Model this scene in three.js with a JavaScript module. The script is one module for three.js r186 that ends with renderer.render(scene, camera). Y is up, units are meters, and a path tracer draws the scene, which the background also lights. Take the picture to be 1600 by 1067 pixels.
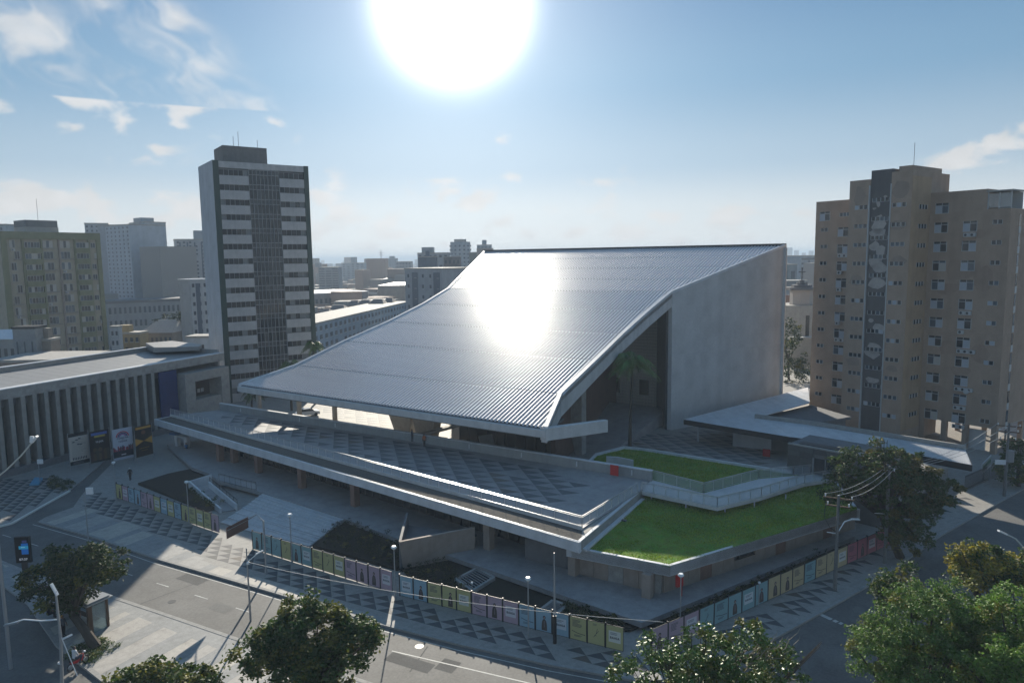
import * as THREE from 'three';
import { mergeGeometries } from 'three/addons/utils/BufferGeometryUtils.js';
import { MarchingCubes } from 'three/addons/objects/MarchingCubes.js';

// ---------- camera, sky, sun, exposure ----------
const scene = new THREE.Scene();
const FOCAL = 1110, EYE = 30, PITCH = Math.atan(FOCAL / 9465), ROLL = Math.atan(0.0138);
const cp = Math.cos(PITCH), sp = Math.sin(PITCH), cr = Math.cos(ROLL), sr = Math.sin(ROLL);
const camera = new THREE.PerspectiveCamera(2 * Math.atan(533.5 / FOCAL) * 180 / Math.PI, 1600 / 1067, 0.5, 30000);
{
  const R = new THREE.Vector3(cr, -sr * cp, sr * sp), D = new THREE.Vector3(-sr, -cr * cp, cr * sp), F = new THREE.Vector3(0, -sp, -cp);
  camera.position.set(0, EYE, 0);
  camera.quaternion.setFromRotationMatrix(new THREE.Matrix4().makeBasis(R, D.clone().negate(), F.clone().negate()));
  camera.updateMatrixWorld(true);
}
scene.add(camera);
const renderer = new THREE.WebGLRenderer({ antialias: true });
renderer.toneMapping = THREE.LinearToneMapping;
renderer.toneMappingExposure = 1.85;
renderer.shadowMap.enabled = true;
const RAD = Math.PI / 180;
const SUN_AZ = -4.2, SUN_EL = 18.8;
const sunDir = new THREE.Vector3(Math.sin(SUN_AZ * RAD) * Math.cos(SUN_EL * RAD), Math.sin(SUN_EL * RAD), -Math.cos(SUN_AZ * RAD) * Math.cos(SUN_EL * RAD));
const sun = new THREE.DirectionalLight(new THREE.Color(1, 0.92, 0.78), 5);
sun.position.copy(sunDir).multiplyScalar(400).add(new THREE.Vector3(0, 0, -80));
sun.target.position.set(0, 0, -80);
sun.castShadow = true; sun.shadow.mapSize.set(4096, 4096);
Object.assign(sun.shadow.camera, { left: -220, right: 220, top: 220, bottom: -220, near: 1, far: 900 });
scene.add(sun, sun.target);
scene.fog = new THREE.FogExp2(new THREE.Color(0.62, 0.76, 0.92), 0.0004);

// ---------- random numbers and noise ----------
function rng(seed) { let a = seed >>> 0; return () => { a = (a + 0x6D2B79F5) | 0; let t = Math.imul(a ^ (a >>> 15), 1 | a); t = (t + Math.imul(t ^ (t >>> 7), 61 | t)) ^ t; return ((t ^ (t >>> 14)) >>> 0) / 4294967296; }; }
const hash3 = (x, y, z) => { let h = Math.imul(x, 374761393) + Math.imul(y, 668265263) + Math.imul(z, 2147483647 ^ 0x5bd1e995) | 0; h = Math.imul(h ^ (h >>> 13), 1274126177); h ^= h >>> 16; return (h >>> 0) / 4294967296; };
function noise3(x, y, z) {
  const xi = Math.floor(x), yi = Math.floor(y), zi = Math.floor(z);
  let u = x - xi, v = y - yi, w = z - zi; u = u * u * (3 - 2 * u); v = v * v * (3 - 2 * v); w = w * w * (3 - 2 * w);
  const L = (a, b, t) => a + (b - a) * t;
  return L(L(L(hash3(xi, yi, zi), hash3(xi + 1, yi, zi), u), L(hash3(xi, yi + 1, zi), hash3(xi + 1, yi + 1, zi), u), v),
    L(L(hash3(xi, yi, zi + 1), hash3(xi + 1, yi, zi + 1), u), L(hash3(xi, yi + 1, zi + 1), hash3(xi + 1, yi + 1, zi + 1), u), v), w);
}
function fbm3(x, y, z, o = 5) { let s = 0, a = 0.5, n = 0; for (let i = 0; i < o; i++) { s += a * noise3(x, y, z); n += a; a *= 0.5; x = x * 2.03 + 17; y = y * 2.03 + 5; z = z * 2.03 + 31; } return s / n; }
const clamp = (x, a = 0, b = 1) => Math.min(b, Math.max(a, x));
const smooth = (a, b, x) => { const t = clamp((x - a) / (b - a)); return t * t * (3 - 2 * t); };

// ---------- the sky: air, the glare round the sun, clouds ----------
{
  const SKY = 0.62, W = 4096, Hh = 2048, data = new Float32Array(W * Hh * 4);
  const lerp3 = (a, b, t) => [a[0] + (b[0] - a[0]) * t, a[1] + (b[1] - a[1]) * t, a[2] + (b[2] - a[2]) * t];
  const stops = [[0, [0.70, 0.73, 0.73]], [3.5, [0.58, 0.65, 0.69]], [7, [0.36, 0.49, 0.61]], [13, [0.185, 0.345, 0.515]], [20, [0.10, 0.235, 0.42]], [32, [0.095, 0.22, 0.40]], [90, [0.085, 0.19, 0.36]]];
  // clouds as patches of the sky: azimuth, elevation, half width, half height (degrees), tilt, weight
  const patches = [[-31, 12.4, 5.4, 2.8, -35, 0.8], [-29, 10, 3.4, 1.5, -32, 0.95], [-25, 15, 5.2, 2.3, -42, 0.78], [-22.6, 13, 3.0, 1.5, -55, 0.85], [-26, 11.6, 4.2, 1.8, -20, 0.62], [-19, 11.5, 2.8, 1.0, -40, 0.5], [-36, 12.8, 4, 2.8, -20, 0.62],
    [-0.1, 9.3, 1.1, 0.75, 0, 0.8], [-5.4, 5.4, 1.9, 0.9, 0, 0.95], [-2.9, 4.2, 2.8, 0.9, 0, 0.9], [0.4, 6.2, 1.5, 0.65, 0, 0.85], [7.7, 5.6, 2.0, 0.9, 12, 0.72], [18.7, 7.4, 1.0, 1.2, 35, 0.72], [17.3, 5.9, 2.4, 0.7, 18, 0.66], [17, 2.5, 6, 1.15, 3, 0.95], [9.5, 1.9, 4.5, 0.9, 0, 0.85], [33.6, 6.4, 4, 1.1, 15, 1.0], [-13.3, 4.2, 2.8, 1.5, -32, 0.92], [-26, 3.4, 5.5, 1.5, 0, 0.92], [-34, 3.5, 5.5, 1.5, 0, 0.88]];
  for (let k = 0; k < 26; k++) { const r = rng(900 + k), az = 55 + r() * 250; patches.push([az > 180 ? az - 360 : az, 3 + r() * 22, 4 + r() * 6, 1.5 + r() * 2.5, (r() - 0.5) * 40, 0.65]); }
  for (let j = 0; j < Hh; j++) {
    const el = ((j + 0.5) / Hh - 0.5) * 180, ce = Math.cos(el * RAD), se = Math.sin(el * RAD), e = Math.max(0, el);
    let base = stops[stops.length - 1][1];
    for (let k = 0; k < stops.length - 1; k++) if (e <= stops[k + 1][0]) { base = lerp3(stops[k][1], stops[k + 1][1], smooth(0, 1, (e - stops[k][0]) / (stops[k + 1][0] - stops[k][0])) * 0.5 + 0.5 * (e - stops[k][0]) / (stops[k + 1][0] - stops[k][0])); break; }
    for (let i = 0; i < W; i++) {
      const th = ((i + 0.5) / W - 0.5) * 2 * Math.PI, x = ce * Math.cos(th), z = ce * Math.sin(th), y = se;
      const az = Math.atan2(x, -z) / RAD;
      const g = Math.acos(clamp(x * sunDir.x + y * sunDir.y + z * sunDir.z, -1, 1)) / RAD;
      const side = 0.66 + 0.34 * Math.exp(-g / 48), fall = side / (0.66 + 0.34 * Math.exp(-24 / 48));
      let c = [base[0] * fall, base[1] * fall, base[2] * fall];
      const g1 = 0.62 * Math.exp(-g / 7) + 0.15 * Math.exp(-g / 20), g2 = 2.6 * Math.exp(-Math.pow(g / 4.75, 3.4));
      c[0] += g1 + g2; c[1] += g1 * 0.97 + g2; c[2] += g1 * 0.92 + g2;
      if (el > -1 && el < 40) {
        let m = 0;
        for (const p of patches) {
          let dx = az - p[0]; if (dx > 180) dx -= 360; if (dx < -180) dx += 360;
          if (Math.abs(dx) > 3 * p[2] + p[3]) continue;
          const t = p[4] * RAD, dy = el - p[1], X = (dx * Math.cos(t) + dy * Math.sin(t)) / p[2], Y = (-dx * Math.sin(t) + dy * Math.cos(t)) / p[3];
          m = Math.max(m, p[5] * Math.exp(-(X * X + Y * Y) * 0.9));
        }
        const band = 0.50 * Math.exp(-Math.pow((el - 2.2) / 1.7, 2)); m = Math.max(m, band);
        if (m > 0.02) {
          const wisp = smooth(9, 13, el) ; // high clouds are streaked, low ones heaped
          const t = -42 * RAD, U = az * Math.cos(t) + el * Math.sin(t), Q = -az * Math.sin(t) + el * Math.cos(t), q = fbm3(az * 0.22 + 3, el * 0.4, 9, 3) - 0.5;
          const n = 0.5 + 1.9 * ((wisp > 0.5 ? 0.74 * fbm3(U * 0.2 + q * 2.2, Q * 0.36 + q * 2.4, 4, 5) + 0.26 * fbm3(U * 0.7 + q * 5, Q * 2.0 + q * 6, 8, 5) : fbm3(az * 0.55 + q * 2, el * 1.0 + q * 1.2, 12, 6)) - 0.5);
          const d = wisp > 0.5 ? smooth(0.42 - 0.5 * m, 1.25 - 0.42 * m, n) * smooth(0.0, 0.45, m) : smooth(0.60 - 0.42 * m, 1.05 - 0.36 * m, n + (m - 0.6) * 0.3) * smooth(0.0, 0.3, m);
          const warm = Math.exp(-g / 26), L = 0.62 + 0.38 * warm, body = fbm3(x * 34, y * 60, z * 34, 3);
          const v = L * (0.90 + 0.22 * (body - 0.45));
          const k = clamp(d) * (0.86 - 0.2 * band);
          c = [c[0] + (v * 1.0 - c[0]) * k, c[1] + (v * 1.0 - c[1]) * k, c[2] + (v * 1.0 - c[2]) * k];
          if (g < 9) { c[0] += g2 * k * 0.6; c[1] += g2 * k * 0.6; c[2] += g2 * k * 0.6; }
        }
      }
      const o = (j * W + i) * 4; data[o] = c[0] * SKY; data[o + 1] = c[1] * SKY; data[o + 2] = c[2] * SKY; data[o + 3] = 1;
    }
  }
  const t = new THREE.DataTexture(data, W, Hh, THREE.RGBAFormat, THREE.FloatType);
  t.mapping = THREE.EquirectangularReflectionMapping; t.magFilter = t.minFilter = THREE.LinearFilter; t.colorSpace = THREE.LinearSRGBColorSpace; t.needsUpdate = true;
  scene.background = t; scene.environment = t;
}

// ---------- helpers ----------
const V = (x, y, z) => new THREE.Vector3(x, y, z);
// a point of the survey: the spot of the level plane y = h seen at that pixel of the 1600 x 1067 photograph
function ray(x, y) { const u = (x - 800) / FOCAL, v = (y - 533.5) / FOCAL, U = u * cr - v * sr, W = u * sr + v * cr; return V(U, -W * cp - sp, -(cp - W * sp)); }
function at(x, y, h = 0) { const d = ray(x, y), t = (h - EYE) / d.y; return V(d.x * t, h, d.z * t); }
function far(x, y, dist) { const d = ray(x, y), t = -dist / d.z; return V(d.x * t, EYE + d.y * t, d.z * t); }
const az = (deg) => V(Math.sin(deg * RAD), 0, -Math.cos(deg * RAD));
const azOf = (a, b) => Math.atan2(b.x - a.x, -(b.z - a.z)) / RAD;
const add = (p, d, s = 1) => V(p.x + d.x * s, p.y + d.y * s, p.z + d.z * s);
const up = (p, h) => V(p.x, h, p.z);
const mix = (a, b, t) => a.clone().lerp(b, t);
class MB { // collects faces in metres; uv in metres along each face
  constructor() { this.p = []; this.u = []; this.i = []; this.c = null; }
  tri(a, b, c) {
    const n = V(0, 0, 0).crossVectors(b.clone().sub(a), c.clone().sub(a)).normalize();
    const flat = Math.abs(n.y) > 0.72; let tx = n.z, tz = -n.x; const l = Math.hypot(tx, tz) || 1; tx /= l; tz /= l;
    const k = this.p.length / 3;
    for (const q of [a, b, c]) { this.p.push(q.x, q.y, q.z); if (flat) this.u.push(q.x, -q.z); else this.u.push(q.x * tx + q.z * tz, q.y); }
    this.i.push(k, k + 1, k + 2); return this;
  }
  quad(a, b, c, d) { this.tri(a, b, c); this.tri(a, c, d); return this; }
  // a printed face: uv 0..1
  print(a, b, c, d) { const k = this.p.length / 3; for (const q of [a, b, c, d]) this.p.push(q.x, q.y, q.z); this.u.push(0, 0, 1, 0, 1, 1, 0, 1); this.i.push(k, k + 1, k + 2, k, k + 2, k + 3); return this; }
  prism(poly, y0, y1, bottom = true, top = true) { // poly of Vector3 (x, z used); y1 may be an array of heights
    const n = poly.length, Y1 = (k) => Array.isArray(y1) ? y1[k] : y1, Y0 = (k) => Array.isArray(y0) ? y0[k] : y0;
    const c2 = poly.map((q) => new THREE.Vector2(q.x, -q.z)); let idx = poly.map((_, k) => k);
    if (THREE.ShapeUtils.area(c2) < 0) idx.reverse();
    const P = idx.map((k) => poly[k]), c = idx.map((k) => c2[k]);
    for (let k = 0; k < n; k++) { const m = (k + 1) % n; this.quad(V(P[k].x, Y0(idx[k]), P[k].z), V(P[m].x, Y0(idx[m]), P[m].z), V(P[m].x, Y1(idx[m]), P[m].z), V(P[k].x, Y1(idx[k]), P[k].z)); }
    for (const f of THREE.ShapeUtils.triangulateShape(c, [])) {
      if (top) this.tri(...f.map((k) => V(P[k].x, Y1(idx[k]), P[k].z)));
      if (bottom) this.tri(...f.slice().reverse().map((k) => V(P[k].x, Y0(idx[k]), P[k].z)));
    }
    return this;
  }
  sheet(poly, y) { return this.prism(poly, y, y, false, true).trim(); }
  trim() { return this; }
  hex(b, t) { // eight corners: bottom four counter-clockwise from above, top four over them
    this.quad(b[3], b[2], b[1], b[0]); this.quad(t[0], t[1], t[2], t[3]);
    for (let k = 0; k < 4; k++) { const m = (k + 1) % 4; this.quad(b[k], b[m], t[m], t[k]); }
    return this;
  }
  // a box from an origin along a level direction: u along, v outward (to the left of the direction turned right = outward), y up
  box(o, dir, u0, u1, v0, v1, y0, y1) {
    const n = V(-dir.z, 0, dir.x), P = (u, v, y) => V(o.x + dir.x * u + n.x * v, y, o.z + dir.z * u + n.z * v);
    if (v0 > v1) [v0, v1] = [v1, v0];
    return this.hex([P(u0, v1, y0), P(u1, v1, y0), P(u1, v0, y0), P(u0, v0, y0)], [P(u0, v1, y1), P(u1, v1, y1), P(u1, v0, y1), P(u0, v0, y1)]);
  }
  bar(a, b, w, h = w) { // a beam of rectangular section between two points
    const d = b.clone().sub(a).normalize(), s = Math.abs(d.y) > 0.99 ? V(1, 0, 0) : V(0, 0, 0).crossVectors(d, V(0, 1, 0)).normalize(), t = V(0, 0, 0).crossVectors(s, d);
    const C = (q) => [add(add(q, s, -w / 2), t, -h / 2), add(add(q, s, w / 2), t, -h / 2), add(add(q, s, w / 2), t, h / 2), add(add(q, s, -w / 2), t, h / 2)];
    const A = C(a), B = C(b); this.quad(A[3], A[2], A[1], A[0]); this.quad(...B); for (let k = 0; k < 4; k++) { const m = (k + 1) % 4; this.quad(A[k], A[m], B[m], B[k]); } return this;
  }
  tube(pts, r, n = 6) { // r a number or one per point
    const R = (k) => Array.isArray(r) ? r[k] : r, rings = [];
    for (let k = 0; k < pts.length; k++) {
      const d = pts[Math.min(k + 1, pts.length - 1)].clone().sub(pts[Math.max(k - 1, 0)]).normalize();
      const s = Math.abs(d.y) > 0.95 ? V(1, 0, 0) : V(0, 0, 0).crossVectors(d, V(0, 1, 0)).normalize(), t = V(0, 0, 0).crossVectors(s, d).normalize(), s2 = V(0, 0, 0).crossVectors(d, t);
      rings.push([...Array(n)].map((_, j) => { const a = j / n * 2 * Math.PI; return add(add(pts[k], s2, Math.cos(a) * R(k)), t, Math.sin(a) * R(k)); }));
    }
    for (let k = 0; k < pts.length - 1; k++) for (let j = 0; j < n; j++) { const m = (j + 1) % n; this.quad(rings[k][m], rings[k][j], rings[k + 1][j], rings[k + 1][m]); }
    const cap = (ring, flip) => { for (let j = 1; j < n - 1; j++) flip ? this.tri(ring[0], ring[j], ring[j + 1]) : this.tri(ring[0], ring[j + 1], ring[j]); };
    cap(rings[0], true); cap(rings[rings.length - 1], false); return this;
  }
  lump(c, rx, ry, rz, n = 8, seed = 1, rough = 0.12) {
    const r = rng(seed), P = []; for (let a = 0; a <= n / 2; a++) { P.push([]); for (let b = 0; b < n; b++) { const t = a / (n / 2) * Math.PI, f = b / n * 2 * Math.PI, k = 1 + (r() - 0.5) * 2 * rough; P[a].push(V(c.x + rx * k * Math.sin(t) * Math.cos(f), c.y + ry * k * Math.cos(t), c.z + rz * k * Math.sin(t) * Math.sin(f))); } }
    for (let a = 0; a < n / 2; a++) for (let b = 0; b < n; b++) { const m = (b + 1) % n; if (a) this.tri(P[a][b], P[a][m], P[a + 1][b]); this.tri(P[a][m], P[a + 1][m], P[a + 1][b]); } return this;
  }
  geo(off) {
    const g = new THREE.BufferGeometry(), p = new Float32Array(this.p);
    if (off) for (let k = 0; k < p.length; k += 3) { p[k] -= off.x; p[k + 1] -= off.y; p[k + 2] -= off.z; }
    g.setAttribute('position', new THREE.BufferAttribute(p, 3)); g.setAttribute('uv', new THREE.BufferAttribute(new Float32Array(this.u), 2));
    if (this.c) g.setAttribute('color', new THREE.BufferAttribute(new Float32Array(this.c), 3));
    g.setIndex(this.i); g.computeVertexNormals(); return g;
  }
}
const names = {};
function numbered(n) { const k = names[n] = (names[n] ?? -1) + 1; return k ? `${n}_${String(k).padStart(3, '0')}` : n; }
function tag(o, label, category, group) { o.userData = { label, category }; if (group) o.userData.group = group; return o; }
function thing(name, label, category, pos = V(0, 0, 0), group) { const o = new THREE.Group(); o.name = numbered(name); o.position.copy(pos); scene.add(o); return tag(o, label, category, group); }
function offsetOf(o) { const s = V(0, 0, 0); for (let q = o; q && q !== scene; q = q.parent) s.add(q.position); return s; }
function shadows(m) { m.castShadow = m.receiveShadow = true; return m; }
function part(parent, name, mb, material, label) { const m = shadows(new THREE.Mesh(mb instanceof MB ? mb.geo(offsetOf(parent)) : mb, material)); m.name = name; if (label) m.userData.label = label; parent.add(m); return m; }
function place(parent, name, geometry, material, pos, turn = 0) { const m = shadows(new THREE.Mesh(geometry, material)); m.name = name; m.position.copy(pos); m.rotation.y = turn; parent.add(m); return m; }
function struct(name, mb, material) { const m = shadows(new THREE.Mesh(mb.geo(), material)); m.name = numbered(name); m.userData = { kind: 'structure' }; scene.add(m); return m; }
function solo(name, mb, material, label, category, group, pos) { const m = shadows(new THREE.Mesh(mb.geo(pos), material)); m.name = numbered(name); if (pos) m.position.copy(pos); scene.add(m); return tag(m, label, category, group); }

// ---------- textures and materials ----------
function tileNoise(size, cells, oct, seed) { // tiling value noise 0..1
  const out = new Float32Array(size * size); let amp = 1, tot = 0;
  for (let o = 0; o < oct; o++) {
    const n = cells << o, g = new Float32Array(n * n), r = rng(seed + o * 77); for (let k = 0; k < n * n; k++) g[k] = r();
    for (let y = 0; y < size; y++) { const fy = y / size * n, y0 = Math.floor(fy), ty = fy - y0, sy = ty * ty * (3 - 2 * ty), a = (y0 % n) * n, b = ((y0 + 1) % n) * n;
      for (let x = 0; x < size; x++) { const fx = x / size * n, x0 = Math.floor(fx), tx = fx - x0, sx = tx * tx * (3 - 2 * tx), c = x0 % n, d = (x0 + 1) % n;
        out[y * size + x] += amp * ((g[a + c] * (1 - sx) + g[a + d] * sx) * (1 - sy) + (g[b + c] * (1 - sx) + g[b + d] * sx) * sy); } }
    tot += amp; amp *= 0.55;
  }
  for (let k = 0; k < out.length; k++) out[k] /= tot; return out;
}
function texFrom(size, f, srgb = false) { const d = new Uint8Array(size * size * 4); for (let k = 0; k < size * size; k++) { const c = f(k, k % size, (k / size) | 0); const a = typeof c === 'number' ? [c, c, c] : c; d[k * 4] = clamp(a[0]) * 255; d[k * 4 + 1] = clamp(a[1]) * 255; d[k * 4 + 2] = clamp(a[2]) * 255; d[k * 4 + 3] = 255; }
  const t = new THREE.DataTexture(d, size, size); t.wrapS = t.wrapT = THREE.RepeatWrapping; t.magFilter = THREE.LinearFilter; t.minFilter = THREE.LinearMipmapLinearFilter; t.generateMipmaps = true; if (srgb) t.colorSpace = THREE.SRGBColorSpace; t.needsUpdate = true; return t; }
const nA = tileNoise(512, 4, 6, 11), nB = tileNoise(512, 16, 4, 23), nC = tileNoise(512, 64, 3, 37), nD = tileNoise(512, 3, 3, 51);
const T = {
  concrete: texFrom(512, (k) => 0.62 + 0.42 * (nA[k] - 0.5) + 0.22 * (nB[k] - 0.5) + 0.18 * (nC[k] - 0.5) + 0.13),
  asphalt: texFrom(512, (k) => 0.70 + 0.35 * (nD[k] - 0.5) + 0.30 * (nA[k] - 0.5) + 0.34 * (nC[k] - 0.5)),
  stain: texFrom(512, (k, x, y) => { const s = nA[((y >> 3) << 9) | x]; return 0.74 + 0.34 * (s - 0.5) + 0.30 * (nA[k] - 0.5) + 0.12 * (nC[k] - 0.5); }),
  grass: texFrom(512, (k) => { const a = nA[k], b = nC[k], c = nB[k]; return [0.62 + 0.7 * (a - 0.5) + 0.3 * (b - 0.5), 0.72 + 0.5 * (c - 0.5) + 0.4 * (b - 0.5), 0.5 + 0.4 * (b - 0.5)]; }),
  gravel: texFrom(512, (k) => 0.6 + 1.1 * (nC[k] - 0.5) + 0.3 * (nA[k] - 0.5)),
  metal: texFrom(512, (k, x, y) => 0.82 + 0.22 * (nA[(y >> 4 << 9) | x] - 0.5) + 0.16 * (nB[k] - 0.5)),
  leaf: texFrom(256, (k) => 0.7 + 0.5 * (nB[k] - 0.5)),
};
const tuned = new Map();
function tex(t, size) { const key = t.uuid + size; if (!tuned.has(key)) { const c = t.clone(); c.repeat.set(1 / size, 1 / size); c.needsUpdate = true; tuned.set(key, c); } return tuned.get(key); }
const lin = (r, g, b) => new THREE.Color().setRGB(r, g, b, THREE.LinearSRGBColorSpace);
function mat(c, rough = 0.85, o = {}) { const { map, size = 6, bump, ...rest } = o; const m = new THREE.MeshStandardMaterial({ color: lin(...c), roughness: rough, side: THREE.DoubleSide, ...rest }); if (map) m.map = tex(map, size); if (bump) { m.bumpMap = tex(map, size); m.bumpScale = bump; } return m; }
const M = {
  whitePaint: mat([0.80, 0.81, 0.83], 0.45, { map: T.stain, size: 7 }),
  whiteWall: mat([0.72, 0.70, 0.68], 0.8, { map: T.stain, size: 9 }),
  stageWall: mat([0.72, 0.70, 0.68], 0.85, { map: T.stain, size: 14 }),
  concrete: mat([0.42, 0.40, 0.37], 0.85, { map: T.concrete, size: 5, bump: 0.01 }),
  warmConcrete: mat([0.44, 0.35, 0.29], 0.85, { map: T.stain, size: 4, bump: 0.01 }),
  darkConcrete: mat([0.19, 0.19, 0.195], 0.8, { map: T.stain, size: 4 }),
  floor: mat([0.38, 0.365, 0.36], 0.6, { map: T.concrete, size: 8 }),
  paving: mat([0.36, 0.34, 0.31], 0.75, { map: T.concrete, size: 3 }),
  pavingDark: mat([0.10, 0.10, 0.105], 0.75, { map: T.concrete, size: 2 }),
  bandLight: mat([0.50, 0.46, 0.40], 0.7, { map: T.concrete, size: 4 }),
  bandGrey: mat([0.33, 0.33, 0.32], 0.75, { map: T.concrete, size: 4 }),
  asphalt: mat([0.17, 0.165, 0.155], 0.8, { map: T.asphalt, size: 9, bump: 0.008 }),
  asphaltDark: mat([0.075, 0.075, 0.075], 0.85, { map: T.asphalt, size: 9, bump: 0.008 }),
  kerb: mat([0.36, 0.35, 0.33], 0.8, { map: T.concrete, size: 2 }),
  lineWhite: mat([0.62, 0.62, 0.58], 0.7, { map: T.asphalt, size: 2 }),
  gravel: mat([0.21, 0.185, 0.155], 0.95, { map: T.gravel, size: 2.2, bump: 0.05 }),
  soil: mat([0.03, 0.032, 0.024], 1, { map: T.gravel, size: 3, bump: 0.06 }),
  turf: mat([0.20, 0.31, 0.045], 1, { map: T.grass, size: 5, bump: 0.05 }),
  ground: mat([0.18, 0.175, 0.16], 1, { map: T.asphalt, size: 60 }),
  zinc: mat([0.86, 0.83, 0.83], 0.27, { map: T.metal, size: 6, metalness: 0.4 }),
  flashing: mat([0.6, 0.6, 0.6], 0.5, { metalness: 0.3 }),
  darkGlass: mat([0.02, 0.024, 0.028], 0.12, { metalness: 0.0 }),
  blackMetal: mat([0.02, 0.02, 0.022], 0.5),
  greyMetal: mat([0.32, 0.33, 0.34], 0.45, { metalness: 0.5 }),
  steel: mat([0.55, 0.56, 0.57], 0.35, { metalness: 0.8 }),
  brown: mat([0.17, 0.09, 0.065], 0.8, { map: T.stain, size: 5 }),
  brownTile: mat([0.30, 0.17, 0.13], 0.7, { map: T.stain, size: 3 }),
  red: mat([0.50, 0.02, 0.02], 0.45),
  wood: mat([0.10, 0.06, 0.035], 0.8),
  pole: mat([0.20, 0.20, 0.195], 0.85, { map: T.concrete, size: 1.5 }),
};
const PLAZA = 1.48; // level of the plaza round the theatre
const TA = az(34), TC = V(-TA.z, 0, TA.x); // the theatre's axis (away from us) and across it (to the right)
const TF = (c, a, h) => V(TC.x * c + TA.x * a, h, TC.z * c + TA.z * a);
// ---------- the ground, roads and pavements ----------
function clipPoly(poly, clip) { // both in x, z; clip is convex
  let out = poly.slice(); const n = clip.length; let s = 0; for (let k = 0; k < n; k++) { const a = clip[k], b = clip[(k + 1) % n]; s += a.x * b.z - b.x * a.z; }
  for (let k = 0; k < n && out.length; k++) { const a = clip[k], b = clip[(k + 1) % n], side = (q) => ((b.x - a.x) * (q.z - a.z) - (b.z - a.z) * (q.x - a.x)) * Math.sign(s), inp = out; out = [];
    for (let j = 0; j < inp.length; j++) { const p = inp[j], q = inp[(j + 1) % inp.length], sp_ = side(p), sq = side(q); if (sp_ >= 0) out.push(p); if ((sp_ >= 0) !== (sq >= 0)) out.push(mix(p, q, sp_ / (sp_ - sq))); } }
  return out;
}
const inside = (q, poly) => { let c = false; for (let i = 0, j = poly.length - 1; i < poly.length; j = i++) { const a = poly[i], b = poly[j]; if ((a.z > q.z) !== (b.z > q.z) && q.x < (b.x - a.x) * (q.z - a.z) / (b.z - a.z) + a.x) c = !c; } return c; };
// mosaic of dark right triangles on a square grid: kind 0 has its right angle at the far right, kind 1 at the near left
function triangles(parent, poly, y, uAz, cell, kind, many, seed, tones) {
  const u = az(uAz), v = az(uAz + 90), o = poly[0], r = rng(seed), found = [], corner = kind ? [[0, 0], [0, 1], [1, 1]] : [[0, 0], [1, 0], [1, 1]];
  let R = 0; for (const q of poly) R = Math.max(R, q.distanceTo(o)); const n = Math.ceil(R / cell);
  for (let i = -n; i <= n; i++) for (let j = -n; j <= n; j++) { const b = add(add(o, u, i * cell), v, j * cell), c = corner.map(([p, q]) => add(add(b, u, p * cell), v, q * cell)); if (c.every((q) => inside(q, poly)) && r() > 0.04) found.push([b, Math.hypot(b.x, b.z)]); }
  found.sort((a, b) => a[1] - b[1]);
  const w = corner.map(([p, q]) => add(add(V(0, 0, 0), u, p * cell), v, q * cell)), g = new MB().tri(w[0], w[1], w[2]); if (g.geo().attributes.normal.getY(0) < 0) { g.p = []; g.u = []; g.i = []; g.tri(w[0], w[2], w[1]); }
  const geos = [0, 0.37, 0.71].map((s) => { const k = g.geo(); for (let m = 0; m < 3; m++) k.attributes.uv.setXY(m, k.attributes.uv.getX(m) + s * 5, k.attributes.uv.getY(m) + s * 3); return k; });
  const mats = tones ?? [M.pavingDark, mat([0.10, 0.098, 0.095], 0.75, { map: T.concrete, size: 2 }), mat([0.13, 0.105, 0.085], 0.75, { map: T.concrete, size: 2 })];
  const off = offsetOf(parent), rest = new MB();
  found.forEach(([b], k) => { const q = V(b.x, y, b.z), s = r(); if (k < many) place(parent, k ? `paving_triangle_${String(k).padStart(3, '0')}` : 'paving_triangle', geos[k % 3], mats[s < 0.72 ? 0 : s < 0.93 ? 1 : 2], q.clone().sub(off)); else { const c = w.map((p) => add(p, q)); rest.tri(c[0], c[2], c[1]); } });
  if (rest.p.length) part(parent, 'paving_triangles', rest, mats[0]).userData.kind = 'stuff';
}
struct('ground', new MB().prism([...Array(48)].map((_, k) => V(Math.cos(k / 48 * 2 * Math.PI) * 9000, 0, Math.sin(k / 48 * 2 * Math.PI) * 9000)), -0.6, -0.06, false), M.ground);
const road = struct('road', new MB().prism([V(-125, 0, -118), V(115, 0, -132), V(115, 0, 15), V(-125, 0, 15)], -0.5, 0, false), M.asphalt);
const dR = az(117.5), dP = az(27.5);
const kerbN = [at(58, 817), V(-45.9, 0, -74.9), V(-36, 0, -68.9), V(-24, 0, -62.5), V(-11.4, 0, -55.6), V(-4.3, 0, -52.2), V(2.5, 0, -49.3), V(8.5, 0, -47.2), V(12.5, 0, -47.3), V(16, 0, -49.4), V(26, 0, -56.7), V(33.3, 0, -62.2), V(45.4, 0, -72.5), V(64.8, 0, -87.2), V(112, 0, -124)];
const sitePoly = [...kerbN, V(112, 0, -160), V(-40, 0, -160), V(-66, 0, -124), at(136, 764), at(122, 782), at(114, 794), at(72, 809)];
const promenade = struct('promenade', new MB().prism(sitePoly, -0.4, 0.15, false), M.paving);
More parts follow.
